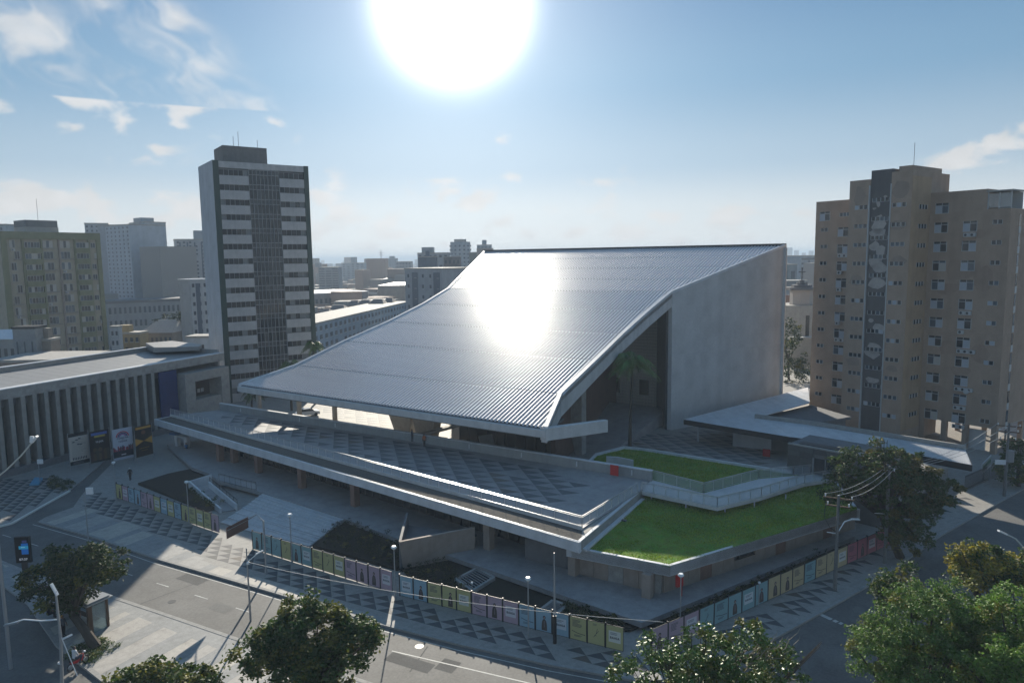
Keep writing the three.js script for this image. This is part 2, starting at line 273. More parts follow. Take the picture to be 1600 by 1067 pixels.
{
  // light bands across the pavement along the kerb, wide at the left, a strip further on
  const lens = kerbN.slice(0, 9); let total = 0; const seg = []; for (let k = 0; k < lens.length - 1; k++) { const d = lens[k].distanceTo(lens[k + 1]); seg.push([total, d]); total += d; }
  const along = (s) => { for (let k = 0; k < seg.length; k++) if (s <= seg[k][0] + seg[k][1] || k === seg.length - 1) return mix(lens[k], lens[k + 1], clamp((s - seg[k][0]) / seg[k][1])); };
  const r = rng(5); let s = 1.2; const mats = [M.bandLight, M.bandGrey, mat([0.42, 0.40, 0.37], 0.72, { map: T.concrete, size: 4 })]; let k = 0;
  while (s < Math.min(50, total - 1)) { const w = 0.7 + r() * 1.5, e = Math.min(total, s + w), wide = s < 22 ? 5.6 - s * 0.1 : s < 27 ? 3.4 - (s - 22) * 0.26 : s < 40 ? 1.6 : 1.0, l = wide * (s > 27 ? 1 : 0.84 + r() * 0.2), a = along(s), b = along(e);
    const P = (q, d) => V(q.x + dP.x * d, 0.155, q.z + dP.z * d); part(promenade, k ? `pavement_band_${String(k).padStart(3, '0')}` : 'pavement_band', new MB().quad(P(a, 0.3), P(b, 0.3), P(b, l), P(a, l)), mats[(r() * 3) | 0]); k++; s = e + 0.012; }
  const kb = new MB(); for (let j = 0; j < kerbN.length - 1; j++) { const a = kerbN[j], b = kerbN[j + 1], d = az(azOf(a, b)), L = a.distanceTo(b); for (let u = 0; u < L; u += 1) kb.box(a, d, u + 0.01, Math.min(L, u + 0.99), -0.28, 0.02, -0.1, 0.165); }
  part(promenade, 'kerb_stone', kb, M.kerb).userData.kind = 'stuff';
  triangles(promenade, [at(122, 795, 0.15), at(142, 800, 0.15), at(200, 820, 0.15), at(287, 852, 0.15), at(312, 870, 0.15), at(378, 893, 0.15), V(-20, 0, -62.0), V(-11.2, 0, -56.8), V(-4, 0, -52.9), V(2.5, 0, -49.7), V(8.3, 0, -47.6), V(12.4, 0, -47.7), V(15.8, 0, -49.8), V(26, 0, -57.1), V(33, 0, -63.6), V(45, 0, -73.9), V(57, 0, -83.5), V(55, 0, -85.5), V(36.4, 0, -69.3), V(21, 0, -57.7), V(10.6, 0, -50.6), V(4.6, 0, -51.8), V(-10.3, 0, -60.1), V(-26.5, 0, -70.6), V(-32.6, 0, -75.4), V(-50.8, 0, -87.8), V(-57, 0, -93), V(-61, 0, -97), at(136, 764, 0.15)], 0.156, 73.5, 1.2, 0, 300, 31);
}
// the paved island with the bus stop
const islandPoly = [V(-78, 0, -82.5), at(0, 879), at(32, 892), V(-38.1, 0, -61.9), V(-29.9, 0, -57.6), V(-23, 0, -53.9), V(-5, 0, -44.4), V(8, 0, -37.6), V(10, 0, -33), V(6, 0, -29), V(-14, 0, -36), at(160, 1065), at(90, 1010), at(45, 945), at(0, 912), V(-74, 0, -82)];
const island = struct('paved_island', new MB().prism(islandPoly, -0.4, 0.15, false), M.bandGrey);
{
  const clip = islandPoly.slice(1, 14), r = rng(8), o = V(-60, 0, -73); let s = 0, k = 0; const mats = [M.bandLight, M.bandGrey, mat([0.46, 0.43, 0.39], 0.72, { map: T.concrete, size: 4 })];
  while (s < 85) { const w = 0.6 + r() * 1.8, a = add(o, dR, s), b = add(o, dR, s + w - 0.012), q = clipPoly([add(a, dP, 30), add(b, dP, 30), add(b, dP, -34), add(a, dP, -34)], clip); s += w; if (q.length < 3) continue;
    part(island, k ? `pavement_band_${String(k).padStart(3, '0')}` : 'pavement_band', new MB().prism(q, 0.15, 0.155, false), mats[k % 2 ? 1 : (r() * 3) | 0]); k++; }
  const kb = new MB(); for (let j = 0; j < islandPoly.length; j++) { const a = islandPoly[j], b = islandPoly[(j + 1) % islandPoly.length], d = az(azOf(a, b)), L = a.distanceTo(b); for (let u = 0; u < L; u += 1) kb.box(a, d, u + 0.01, Math.min(L, u + 0.99), -0.16, 0.2, -0.1, 0.17); }
  part(island, 'kerb_stone', kb, M.kerb).userData.kind = 'stuff';
}
// the square before the colonnade, paved like the promenade
const squarePoly = [V(-110, 0, -100), at(-10, 826), at(18, 819), at(108, 768), at(128, 752), V(-64, 0, -112), V(-120, 0, -130)];
const square = struct('pavement', new MB().prism(squarePoly, -0.4, 0.15, false), M.paving);
triangles(square, [at(-30, 826), at(17, 816), at(106, 766), V(-66, 0, -98), V(-72, 0, -97), V(-90, 0, -88)], 0.156, 73.5, 1.2, 0, 120, 32);
part(square, 'kerb_stone', new MB().bar(V(...up(at(18, 819), 0.09).toArray()), up(at(108, 768), 0.09), 0.3, 0.18).bar(up(at(-10, 826), 0.09), up(at(18, 819), 0.09), 0.3, 0.18), mat([0.66, 0.64, 0.58], 0.8));
// painted lines
{
  const n = az(27.5), line = (a, b, w) => { const d = az(azOf(a, b)), s = V(-d.z, 0, d.x); const P = (q, k) => V(q.x + s.x * k, 0.005, q.z + s.z * k); return new MB().quad(P(a, w / 2), P(b, w / 2), P(b, -w / 2), P(a, -w / 2)); };
  for (let k = 0; k < kerbN.length - 4; k++) if (k < 7) part(road, 'edge_line', line(add(kerbN[k], n, -0.55), add(kerbN[k + 1], n, -0.55), 0.1), M.lineWhite);
  const c0 = V(-33.9, 0, -64); for (let k = -6; k < 3; k++) { const a = add(c0, az(118.2), k * 5.35); part(road, 'lane_dash', line(a, add(a, az(118.2), 1.75), 0.1), M.lineWhite); }
  part(road, 'lane_line', line(at(612, 1017), at(1000, 1108), 0.12), M.lineWhite);
  for (const [p, q] of [[[1272, 955], [1300, 968]], [[1303, 969], [1309, 972]], [[1312, 973], [1317, 975]]]) part(road, 'crossing_mark', line(at(...p), at(...q), 0.4), M.lineWhite);
}
// the plaza that carries the theatre
const plaza = struct('plaza', new MB().prism([V(16, 0, -76), V(36, 0, -80), V(44, 0, -79.5), V(58, 0, -92), V(80, 0, -170), V(-20, 0, -220), V(-80, 0, -175), V(-62, 0, -126), V(-52, 0, -120)], -0.5, PLAZA), M.paving);
const softTones = [mat([0.17, 0.17, 0.175], 0.75, { map: T.concrete, size: 2 }), mat([0.20, 0.195, 0.19], 0.75, { map: T.concrete, size: 2 }), mat([0.20, 0.165, 0.14], 0.75, { map: T.concrete, size: 2 })];
triangles(plaza, [at(990, 708, PLAZA), at(1225, 735, PLAZA), at(1225, 700, PLAZA), at(1100, 666, PLAZA), at(1040, 676, PLAZA), at(960, 672, PLAZA), at(940, 690, PLAZA)], PLAZA + 0.006, 77, 2.0, 1, 160, 33, softTones);
triangles(plaza, [at(520, 655, PLAZA), at(640, 682, PLAZA), at(690, 665, PLAZA), at(620, 645, PLAZA), at(460, 630, PLAZA)], PLAZA + 0.006, 77, 2.0, 1, 60, 34, softTones);

{ // mends, manholes and cable shadow lines painted on the road
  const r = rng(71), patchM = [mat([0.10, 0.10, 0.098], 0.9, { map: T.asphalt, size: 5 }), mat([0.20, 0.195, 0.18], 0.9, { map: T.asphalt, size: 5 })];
  for (const [x, y, L, w] of [[300, 905, 3.2, 1.3], [345, 950, 2.2, 1.1], [640, 1035, 4, 1.2], [120, 895, 2.5, 1.6], [700, 1040, 1.5, 1.5], [1340, 960, 3, 1.4], [1450, 880, 4, 1.2], [1230, 1010, 2.4, 1.2], [50, 1000, 3, 1.2], [220, 895, 1.4, 1.0]]) { const q = at(x, y), d = az(x > 1000 ? 52 : 118 + (r() - 0.5) * 8), n = V(-d.z, 0, d.x), P = (u, v) => add(add(up(q, 0.004), d, u), n, v); part(road, 'road_mend', new MB().quad(P(-L / 2, w / 2), P(L / 2, w / 2), P(L / 2 * 0.96, -w / 2), P(-L / 2, -w / 2)), patchM[(r() * 2) | 0]); }
  for (const [x, y] of [[268, 940], [420, 985], [655, 1010], [1410, 915], [70, 860]]) { const q = at(x, y); part(road, 'manhole_cover', new MB().prism([...Array(14)].map((_, k) => V(q.x + 0.36 * Math.cos(k / 14 * 6.2832), 0, q.z + 0.36 * Math.sin(k / 14 * 6.2832))), 0, 0.009, false), M.blackMetal); }
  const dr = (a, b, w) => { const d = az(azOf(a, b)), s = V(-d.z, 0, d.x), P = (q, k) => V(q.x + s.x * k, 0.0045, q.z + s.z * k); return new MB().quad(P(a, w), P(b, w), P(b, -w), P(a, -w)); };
  part(road, 'cable_shadow_line', dr(at(215, 945), at(330, 902), 0.05), patchM[0]); part(road, 'cable_shadow_line', dr(at(640, 1050), at(668, 1010), 0.05), patchM[0]); part(road, 'cable_shadow_line', dr(at(330, 902), at(395, 912), 0.04), patchM[0]);  // dark strips painted as the shadow of an overhead cable
}
// ---------- the theatre ----------
const theatre = thing('theatre', 'large modern theatre with sloping ribbed metal roof and blank pale stage wall', 'theatre', V(27, PLAZA, -118));
// stations of the roof: [axis, height, left, right]
const ST = [[68.88, 10.25, -99.65, -41.73], [76.31, 12.77, -94.88, -44.09], [85.51, 15.91, -93.08, -43.87], [93.79, 18.74, -90.43, -43.73], [101.94, 21.52, -89.03, -43.27], [109.51, 24.1, -89.0, -42.56], [115.58, 25.96, -91.16, -39.61], [121.65, 27.81, -93.31, -36.66], [127.72, 29.66, -95.46, -33.71], [133.79, 31.51, -97.62, -30.76]]; // [axis, height, left, right]
{
  const pitch = 0.58, prof = [[0, 0], [0.5, 0], [0.58, 0.19], [0.92, 0.19]]; // one rib of the sheet
  for (let k = 0; k < ST.length - 1; k++) {
    const [a0, h0, l0, r0] = ST[k], [a1, h1, l1, r1] = ST[k + 1], mb = new MB(), H = (a) => h0 + (h1 - h0) * (a - a0) / (a1 - a0);
    const lim = (c) => { let lo = a0, hi = a1; const cut = (x0, x1, left) => { if (x0 === x1) return; const t = a0 + (a1 - a0) * (c - x0) / (x1 - x0), inside0 = left ? c >= x0 : c <= x0; if (t > a0 && t < a1) { if (inside0) hi = Math.min(hi, t); else lo = Math.max(lo, t); } else if (!inside0 && !(left ? c >= x1 : c <= x1)) { lo = hi = a0; } }; cut(l0, l1, true); cut(r0, r1, false); return [lo, hi]; };
    const cs = []; for (let c = Math.floor(Math.min(l0, l1) / pitch) * pitch; c < Math.max(r0, r1) + pitch; c += pitch) for (const [u, z] of prof) cs.push([c + u * pitch, z]);
    const gap = 0.07, lift = 0.05;
    for (let j = 0; j < cs.length - 1; j++) {
      const [c0, z0] = cs[j], [c1, z1] = cs[j + 1], [p0, p1] = lim(c0), [q0, q1] = lim(c1); if (p1 <= p0 && q1 <= q0) continue;
      const f = (c, a, z) => TF(c, a + (a === a0 ? gap : a === a1 ? -gap : 0), H(a) + z + lift * (a1 - a) / (a1 - a0));
      mb.quad(f(c0, p0, z0), f(c1, q0, z1), f(c1, q1, z1), f(c0, p1, z0));
    }
    const band = part(theatre, 'roof_band', mb, M.zinc);
    if (k) { const s = new MB(); s.hex([TF(l0 + 0.2, a0 - 0.13, h0 - 0.1), TF(r0 - 0.2, a0 - 0.13, h0 - 0.1), TF(r0 - 0.2, a0 + 0.06, h0 - 0.1), TF(l0 + 0.2, a0 + 0.06, h0 - 0.1)], [TF(l0 + 0.2, a0 - 0.13, h0 + 0.06), TF(r0 - 0.2, a0 - 0.13, h0 + 0.06), TF(r0 - 0.2, a0 + 0.06, h0 + 0.12), TF(l0 + 0.2, a0 + 0.06, h0 + 0.12)]); part(band, 'seam_flashing', s, M.flashing); }
  }
  // deck under the sheets: closes the roof
  const deck = new MB(); for (let k = 0; k < ST.length - 1; k++) { const [a0, h0, l0, r0] = ST[k], [a1, h1, l1, r1] = ST[k + 1]; deck.hex([TF(l0, a0, h0 - 0.75), TF(r0, a0, h0 - 0.75), TF(r1, a1, h1 - 0.75), TF(l1, a1, h1 - 0.75)], [TF(l0, a0, h0 - 0.06), TF(r0, a0, h0 - 0.06), TF(r1, a1, h1 - 0.06), TF(l1, a1, h1 - 0.06)]); }
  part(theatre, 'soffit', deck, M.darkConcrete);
  // copings along both edges and the top
  const cR = new MB(), cL = new MB();
  for (let k = 0; k < ST.length - 1; k++) {
    const [a0, h0, l0, r0] = ST[k], [a1, h1, l1, r1] = ST[k + 1], w = k < 5 ? 0.5 : 0.3;
    cR.hex([TF(r0 - w, a0, h0 - 0.1), TF(r0 + 0.1, a0, h0 - 0.1), TF(r1 + 0.1, a1, h1 - 0.1), TF(r1 - w, a1, h1 - 0.1)], [TF(r0 - w, a0, h0 + 0.34), TF(r0 + 0.1, a0, h0 + 0.34), TF(r1 + 0.1, a1, h1 + 0.34), TF(r1 - w, a1, h1 + 0.34)]);
    cL.hex([TF(l0 - 0.1, a0, h0 - 0.9), TF(l0 + 0.4, a0, h0 - 0.9), TF(l1 + 0.4, a1, h1 - 0.9), TF(l1 - 0.1, a1, h1 - 0.9)], [TF(l0 - 0.1, a0, h0 + 0.3), TF(l0 + 0.4, a0, h0 + 0.3), TF(l1 + 0.4, a1, h1 + 0.3), TF(l1 - 0.1, a1, h1 + 0.3)]);
  }
  part(theatre, 'edge_coping', cR, M.whitePaint); part(theatre, 'edge_coping', cL, M.whitePaint);
  const back = ST[9], ridge = new MB().hex([TF(back[2], 133.6, 31.2), TF(back[3], 133.6, 31.2), TF(back[3], 134.2, 31.2), TF(back[2], 134.2, 31.2)], [TF(back[2], 133.6, 31.95), TF(back[3], 133.6, 31.95), TF(back[3], 134.2, 31.95), TF(back[2], 134.2, 31.95)]);
  part(theatre, 'ridge_coping', ridge, M.blackMetal);
  const e = ST[0], eave = new MB().hex([TF(e[2], e[0] - 0.35, e[1] - 0.95), TF(e[3], e[0] - 0.35, e[1] - 0.95), TF(e[3], e[0], e[1] - 0.95), TF(e[2], e[0], e[1] - 0.95)], [TF(e[2], e[0] - 0.35, e[1] - 0.12), TF(e[3], e[0] - 0.35, e[1] - 0.12), TF(e[3], e[0], e[1] - 0.06), TF(e[2], e[0], e[1] - 0.06)]);
  part(theatre, 'eave_fascia', eave, M.whiteWall);
}
{ // right flank: the stage house, the raking beam, the recess with the palm before it
  const S = ST, wall = new MB(), nTC = TC.clone().negate();
  for (let k = 5; k < 9; k++) { const p = TF(S[k][3] + 0.05, S[k][0], 0), q = TF(S[k + 1][3] + 0.05, S[k + 1][0], 0), p2 = TF(S[k][3] - 0.6, S[k][0], 0), q2 = TF(S[k + 1][3] - 0.6, S[k + 1][0], 0);
    wall.hex([up(p, -0.2), up(q, -0.2), up(q2, -0.2), up(p2, -0.2)], [up(p, S[k][1] + 0.2), up(q, S[k + 1][1] + 0.2), up(q2, S[k + 1][1] + 0.2), up(p2, S[k][1] + 0.2)]); }
  part(theatre, 'stage_wall', wall, M.stageWall);
  part(theatre, 'rear_wall', new MB().hex([TF(-97, 133.3, 0), TF(-30.5, 133.3, 0), TF(-30.5, 133.7, 0), TF(-97, 133.7, 0)], [TF(-97, 133.3, 31.2), TF(-30.5, 133.3, 31.2), TF(-30.5, 133.7, 31.2), TF(-97, 133.7, 31.2)]), M.stageWall);
  const left = new MB(); for (let k = 5; k < 9; k++) { const P = (j, d, h) => TF(S[j][2] + d, S[j][0], h); left.hex([P(k, 1, 0), P(k, 0.5, 0), P(k + 1, 0.5, 0), P(k + 1, 1, 0)], [P(k, 1, S[k][1] - 0.8), P(k, 0.5, S[k][1] - 0.8), P(k + 1, 0.5, S[k + 1][1] - 0.8), P(k + 1, 1, S[k + 1][1] - 0.8)]); }
  part(theatre, 'side_wall', left, M.stageWall);
  { const p = TF(-43.6, 109.7, 0), q = TF(-49.6, 120.4, 0), p2 = TF(-43.1, 110.1, 0), q2 = TF(-49.0, 120.4, 0); part(theatre, 'end_wall', new MB().hex([up(q, 0), up(p, 0), up(p2, 0), up(q2, 0)], [up(q, 25.6), up(p, 23.3), up(p2, 23.3), up(q2, 25.6)]), M.darkConcrete); }
  // tiled pale wall behind the palm, with its two doors
  const o = TF(-49.2, 120.2, 0), tile = mat([0.66, 0.63, 0.56], 0.6);
  part(theatre, 'tiled_wall', new MB().box(o, nTC, -0.3, 10, 0.02, 0.4, 0, 26), mat([0.28, 0.27, 0.25], 0.8));
  const g = new MB(); for (let i = 0; i < 18; i++) for (let j = 0; j < 42; j++) g.box(o, nTC, -0.5 + i * 0.58, -0.5 + i * 0.58 + 0.53, -0.03, 0.05, PLAZA + 0.05 + j * 0.58, PLAZA + 0.05 + j * 0.58 + 0.53);
  part(theatre, 'wall_tiles', g, tile).userData.kind = 'stuff';
  for (const u of [1.8, 7.6]) part(theatre, 'door', new MB().box(o, nTC, u, u + 1.8, -0.08, 0.1, PLAZA + 3.2, PLAZA + 6), M.blackMetal);
  part(theatre, 'entrance_ramp', new MB().hex([TF(-58.47, 87.71, 0), TF(-44.83, 87.71, 0), TF(-44.83, 114.03, 0), TF(-62.37, 114.03, 0)], [TF(-58.47, 87.71, 0.9), TF(-44.83, 87.71, 0.9), TF(-44.83, 114.03, 4), TF(-62.37, 114.03, 4)]), M.floor);
  // the body of the auditorium and the brown foyer wall on its right
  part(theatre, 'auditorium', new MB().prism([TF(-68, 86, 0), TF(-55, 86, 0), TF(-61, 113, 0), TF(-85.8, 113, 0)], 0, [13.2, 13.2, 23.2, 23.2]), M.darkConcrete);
  const b0 = TF(-47.8, 81, 0), b1 = TF(-57.4, 120.1, 0), i0 = TF(-48.5, 81, 0), i1 = TF(-58, 120.1, 0);
  part(theatre, 'foyer_wall', new MB().hex([up(i0, 0), up(b0, 0), up(b1, 0), up(i1, 0)], [up(i0, 11), up(b0, 11), up(b1, 25.2), up(i1, 25.2)]), M.brown);
  // raking beam: from the beak to the stage house
  const beam = new MB(), dpt = [1.6, 2.7, 2.4, 2.3, 2.25, 2.25];
  for (let k = 0; k < 5; k++) { const c0 = S[k][3], c1 = S[k + 1][3], lo = (j, c) => TF(c, S[j][0], S[j][1] - dpt[j]), hi = (j, c) => TF(c, S[j][0], S[j][1] + 0.1);
    beam.hex([lo(k, c0 - 0.8), lo(k, c0), lo(k + 1, c1), lo(k + 1, c1 - 0.8)], [hi(k, c0 - 0.8), hi(k, c0), hi(k + 1, c1), hi(k + 1, c1 - 0.8)]); }
  part(theatre, 'raking_beam', beam, M.whiteWall);
  part(theatre, 'beak_beam', new MB().prism([TF(-41.68, 68.6, 0), TF(-37.5, 76.1, 0), TF(-38.1, 76.4, 0), TF(-42.6, 68.8, 0)], 8.95, 10.4), M.whiteWall);
  part(theatre, 'added_shade_slab', new MB().prism([TF(-97.5, 69.2, 0), TF(-43, 69.2, 0), TF(-45, 78.5, 0), TF(-91, 78.5, 0)], 9.0, 9.3), M.darkConcrete);  // added slab behind the eave that keeps low sun off the terrace
  // piers
  { const q = TF(-47.85, 88.69, 0), c = -47.9, a = 88.7; part(theatre, 'pier', new MB().hex([TF(c - 0.7, a, 0), TF(c, a, 0), TF(c, a + 1.4, 0), TF(c - 0.7, a + 1.4, 0)], [TF(c - 4.2, a, 14), TF(c, a, 14), TF(c, a + 1.4, 14), TF(c - 4.2, a + 1.4, 14)]), M.concrete); }
  for (const [c, a, l, r] of [[-75.4, 81.9, 3.4, 1.5], [-71.3, 81.9, 1.5, 3.2]]) part(theatre, 'pier', new MB().hex([TF(c - 0.9, a - 0.7, 0), TF(c + 0.9, a - 0.7, 0), TF(c + 0.9, a + 0.7, 0), TF(c - 0.9, a + 0.7, 0)], [TF(c - l - 2.5, a - 1.2, 12.4), TF(c + r + 0.6, a - 1.2, 12.4), TF(c + r + 0.6, a + 1.2, 12.4), TF(c - l - 2.5, a + 1.2, 12.4)]), M.concrete);
  for (const [c, a] of [[-94, 76], [-87.7, 78], [-99.9, 72.6]]) part(theatre, 'column', new MB().tube([TF(c, a, 0), TF(c, a, ST[0][1] + (a - 68.88) * 0.34 - 0.4)], c < -100 ? 0.16 : 0.42, 10), M.concrete);
  // foyer glass under the eave with its mullions
  const f0 = TF(-67.73, 85.37, 0), gw = part(theatre, 'foyer_window', new MB().box(f0, TC, 0, 15.8, -0.1, 0.1, 4.2, 4.5), M.blackMetal); let k = 0;
  for (let u = 0.1; u < 15; u += 1.75) { part(gw, 'pane', new MB().box(f0, TC, u + 0.06, u + 1.69, -0.02, 0.04, 0.8, 4.2).box(f0, TC, u + 0.06, u + 1.69, -0.02, 0.04, 4.5, 13), M.darkGlass); part(gw, 'mullion', new MB().box(f0, TC, u - 0.06, u + 0.06, -0.1, 0.16, 0.74, 13.1), M.blackMetal); }
  // stair flights seen under the eave
  part(theatre, 'stair_flight', new MB().bar(TF(-71.14, 78.45, 3.4), TF(-60.42, 82.84, 6.9), 2.0, 0.4), M.concrete);
  part(theatre, 'stair_flight', new MB().bar(TF(-59.45, 80.89, 4.6), TF(-57.01, 78.94, 2.0), 2.0, 0.4), M.concrete);
}
// ---------- the long low gallery with the roof terrace ----------
const TR = at(905, 848, 5), TL = at(240, 655, 5), TS = at(1001, 768, 5), tDir = az(azOf(TL, TR)), tOut = V(-tDir.z, 0, tDir.x), tLen = TL.distanceTo(TR);
const railR = at(909.5, 827, 5), railL = at(266, 650, 5), parR = at(1018, 752, 5), parL = at(343, 641, 5);
const gallery = thing('gallery_building', 'long low gallery with white fascia and paved roof terrace before the theatre', 'gallery', up(TR, 0));
const sDir = az(azOf(TR, TS)), sLen = TR.distanceTo(TS);
const meshPane = new THREE.MeshStandardMaterial({ color: lin(0.5, 0.53, 0.56), roughness: 0.7, transparent: true, opacity: 0.38, side: THREE.DoubleSide });
function railing(parent, pts, y, h, gap = 1.55, post = 0.05, top = 0.06, pane = meshPane, metal = M.steel) {
  const posts = [], rails = new MB(), panes = new MB(), yAt = (k) => Array.isArray(y) ? y[k] : y;
  for (let k = 0; k < pts.length - 1; k++) { const a = up(pts[k], yAt(k)), b = up(pts[k + 1], yAt(k + 1)), n = Math.max(1, Math.round(a.distanceTo(b) / gap));
    for (let j = 0; j <= n; j++) { const q = mix(a, b, j / n); posts.push(new MB().bar(q, up(q, q.y + h), post)); }
    rails.bar(up(a, a.y + h), up(b, b.y + h), top).bar(up(a, a.y + h - 0.14), up(b, b.y + h - 0.14), 0.03).bar(up(a, a.y + 0.1), up(b, b.y + 0.1), 0.03);
    panes.quad(up(a, a.y + 0.1), up(b, b.y + 0.1), up(b, b.y + h - 0.14), up(a, a.y + h - 0.14)); }
  const r = part(parent, 'railing', rails, metal); for (const q of posts) part(r, 'post', q, metal); if (pane) part(r, 'mesh_panel', panes, pane); return r;
}
{
  const slab = [TL, TR, TS, parR, parL], o = TL;
  part(gallery, 'roof_slab', new MB().prism([add(TL, tOut, -0.3), add(TR, tOut, -0.3), add(TS, sDir, 0), parR, parL], 4.2, 4.93), M.concrete);
  part(gallery, 'fascia', new MB().box(TL, tDir, -0.02, tLen + 0.02, -0.3, 0, 4.02, 5.02), M.whitePaint);
  part(gallery, 'fascia', new MB().box(TR, sDir, 0.02, sLen, -0.02, -0.32, 4.02, 5.0), M.whitePaint);
  const lDir = az(azOf(TL, railL)); part(gallery, 'fascia', new MB().box(TL, lDir, 0.3, 3.2, -0.02, 0.25, 4.02, 4.995), M.whitePaint);
  part(gallery, 'gravel_strip', new MB().prism([add(TL, tOut, -0.31), add(TR, tOut, -0.31), railR, railL], 4.93, 4.94, false), M.gravel);
  // loose stones on the strip
  const deckPoly = [railL, railR, add(TS, sDir, -0.3), add(parR, tDir, -0.3), parL];
  const deck = part(gallery, 'terrace_paving', new MB().prism(deckPoly, 4.93, 5.06, false), M.floor);
  triangles(deck, [at(310, 648, 5.06), at(870, 803, 5.06), at(935, 763, 5.06), at(900, 742, 5.06), at(740, 708, 5.06), at(560, 675, 5.06), at(380, 648, 5.06)], 5.066, 77, 2.0, 1, 300, 41, softTones);
  part(gallery, 'kerb', new MB().box(railL, tDir, 0, railL.distanceTo(railR), -0.12, 0.12, 4.94, 5.3), M.whiteWall);
  railing(gallery, [railL, railR, add(TS, sDir, -1)].map((q) => q), 5.2, 1.05);
  // parapet along the back, with slim white lamps on its face
  const pDir = az(azOf(parL, parR)), pLen = parL.distanceTo(parR);
  part(gallery, 'parapet', new MB().box(parL, pDir, 0, pLen, -0.35, 0, 4.9, 6.15), mat([0.40, 0.40, 0.39], 0.85, { map: T.stain, size: 5 }));
  part(gallery, 'parapet_cap', new MB().box(parL, pDir, -0.05, pLen + 0.05, -0.42, 0.06, 6.15, 6.24), M.whitePaint);
  for (const [x, y] of [[381, 645], [473, 660], [529, 669], [728, 707], [807, 722], [893, 737], [978, 753]]) { const q = at(x, y, 5.06); const u = q.clone().sub(parL).dot(pDir); part(gallery, 'wall_lamp', new MB().box(parL, pDir, u - 0.06, u + 0.06, 0.062, 0.16, 5.35, 5.95), M.whitePaint); }
  // short white stair slab at the right edge
  part(gallery, 'edge_slab', new MB().box(add(TR, sDir, 0.6), sDir, 0, sLen - 0.4, 0.05, 0.45, 4.05, 4.25), M.whitePaint);
  // below: soffit stays in shade; glazed wall with mullions, set back
  const back = -4.2, y0 = 1.02, y1 = 4.2;
  const glassLen = tLen - 3; 
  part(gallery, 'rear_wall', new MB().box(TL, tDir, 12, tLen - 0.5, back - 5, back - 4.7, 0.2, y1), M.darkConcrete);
  const gl = new MB(), fr = new MB();
  for (let u = 14; u < tLen - 3; u += 1.35) { gl.box(TL, tDir, u + 0.05, u + 1.3, back - 0.04, back, y0 + 0.1, y1 - 0.35); fr.box(TL, tDir, u - 0.05, u + 0.05, back - 0.08, back + 0.06, y0, y1 - 0.3); if (Math.round(u / 1.35) % 4 === 0) fr.box(TL, tDir, u - 0.09, u + 0.09, back - 0.08, back + 0.1, y0, y1 - 0.3); }
  fr.box(TL, tDir, 14, tLen - 3, back - 0.08, back + 0.05, y1 - 0.35, y1); fr.box(TL, tDir, 14, tLen - 3, back - 0.08, back + 0.05, y0, y0 + 0.1);
  const window_ = part(gallery, 'window_frame', fr, M.blackMetal);
  for (let u = 14, k = 0; u < tLen - 3; u += 1.35, k++) part(window_, 'pane', new MB().box(TL, tDir, u + 0.05, u + 1.3, back - 0.04, back, y0 + 0.1, y1 - 0.35), M.darkGlass);
  // columns: placed at the pillars that show under the fascia
  for (const [x, y] of [[344, 720], [366, 722], [404, 738], [472, 762], [555, 790], [764, 857], [897, 897]]) { const q = at(x, y, 1); part(gallery, 'column', new MB().box(q, tDir, -0.4, 0.4, -0.4, 0.4, 0.3, 4.2), x < 560 ? M.brownTile : M.warmConcrete); }
}
// ---------- the forecourt ----------
const fore = struct('forecourt', new MB().prism([at(299, 730, 1), at(326, 740, 1), at(342, 752, 1), at(385, 763, 1), at(410, 770, 1), at(537, 810, 1), at(624, 843, 1), at(700, 868, 1), at(1003, 973, 1), at(1336, 838, 1), V(37, 0, -74), at(1290, 745, 1), V(14, 0, -74), V(-44, 0, -119), V(-56, 0, -112)], 0.55, 1.0), M.floor);
struct('forecourt_base', new MB().prism([at(420, 770, 0.5), at(537, 808, 0.5), at(700, 862, 0.5), at(1000, 962, 0.5), at(1320, 834, 0.5), V(14, 0, -74), V(-44, 0, -119)], -0.2, 0.55), M.darkConcrete);
{ // broad shallow steps
  const a = at(410, 770, 1), b = at(537, 810, 1), c = at(482, 853, 0.3), d = at(345, 815, 0.3), st = thing('broad_steps', 'broad flight of pale shallow steps leading down from forecourt to the hoarding', 'steps', up(mix(a, c, 0.5), 0));
  const n = 8, rise = 0.7 / n, frac = (k) => k < 4 ? k * 0.055 : 0.22 + (k - 4) * 0.085 ; const fr_ = [0.001, 0.09, 0.18, 0.27, 0.36, 0.5, 0.66, 0.84, 1];
  for (let k = 0; k < n; k++) { const A = mix(a, d, fr_[k]), B = mix(b, c, fr_[k]), C = mix(b, c, fr_[k + 1]), D = mix(a, d, fr_[k + 1]), y = 0.99 - rise * (k + 1); part(st, 'tread', new MB().prism([A, B, C, D], 0, y), mat([0.62, 0.62, 0.62], 0.5, { map: T.concrete, size: 6 })); const e = az(azOf(A, B)); part(st, 'nosing', new MB().box(D, e, 0, D.distanceTo(C), 0.004, 0.12, y - 0.07, y + 0.012), M.whitePaint); }
}
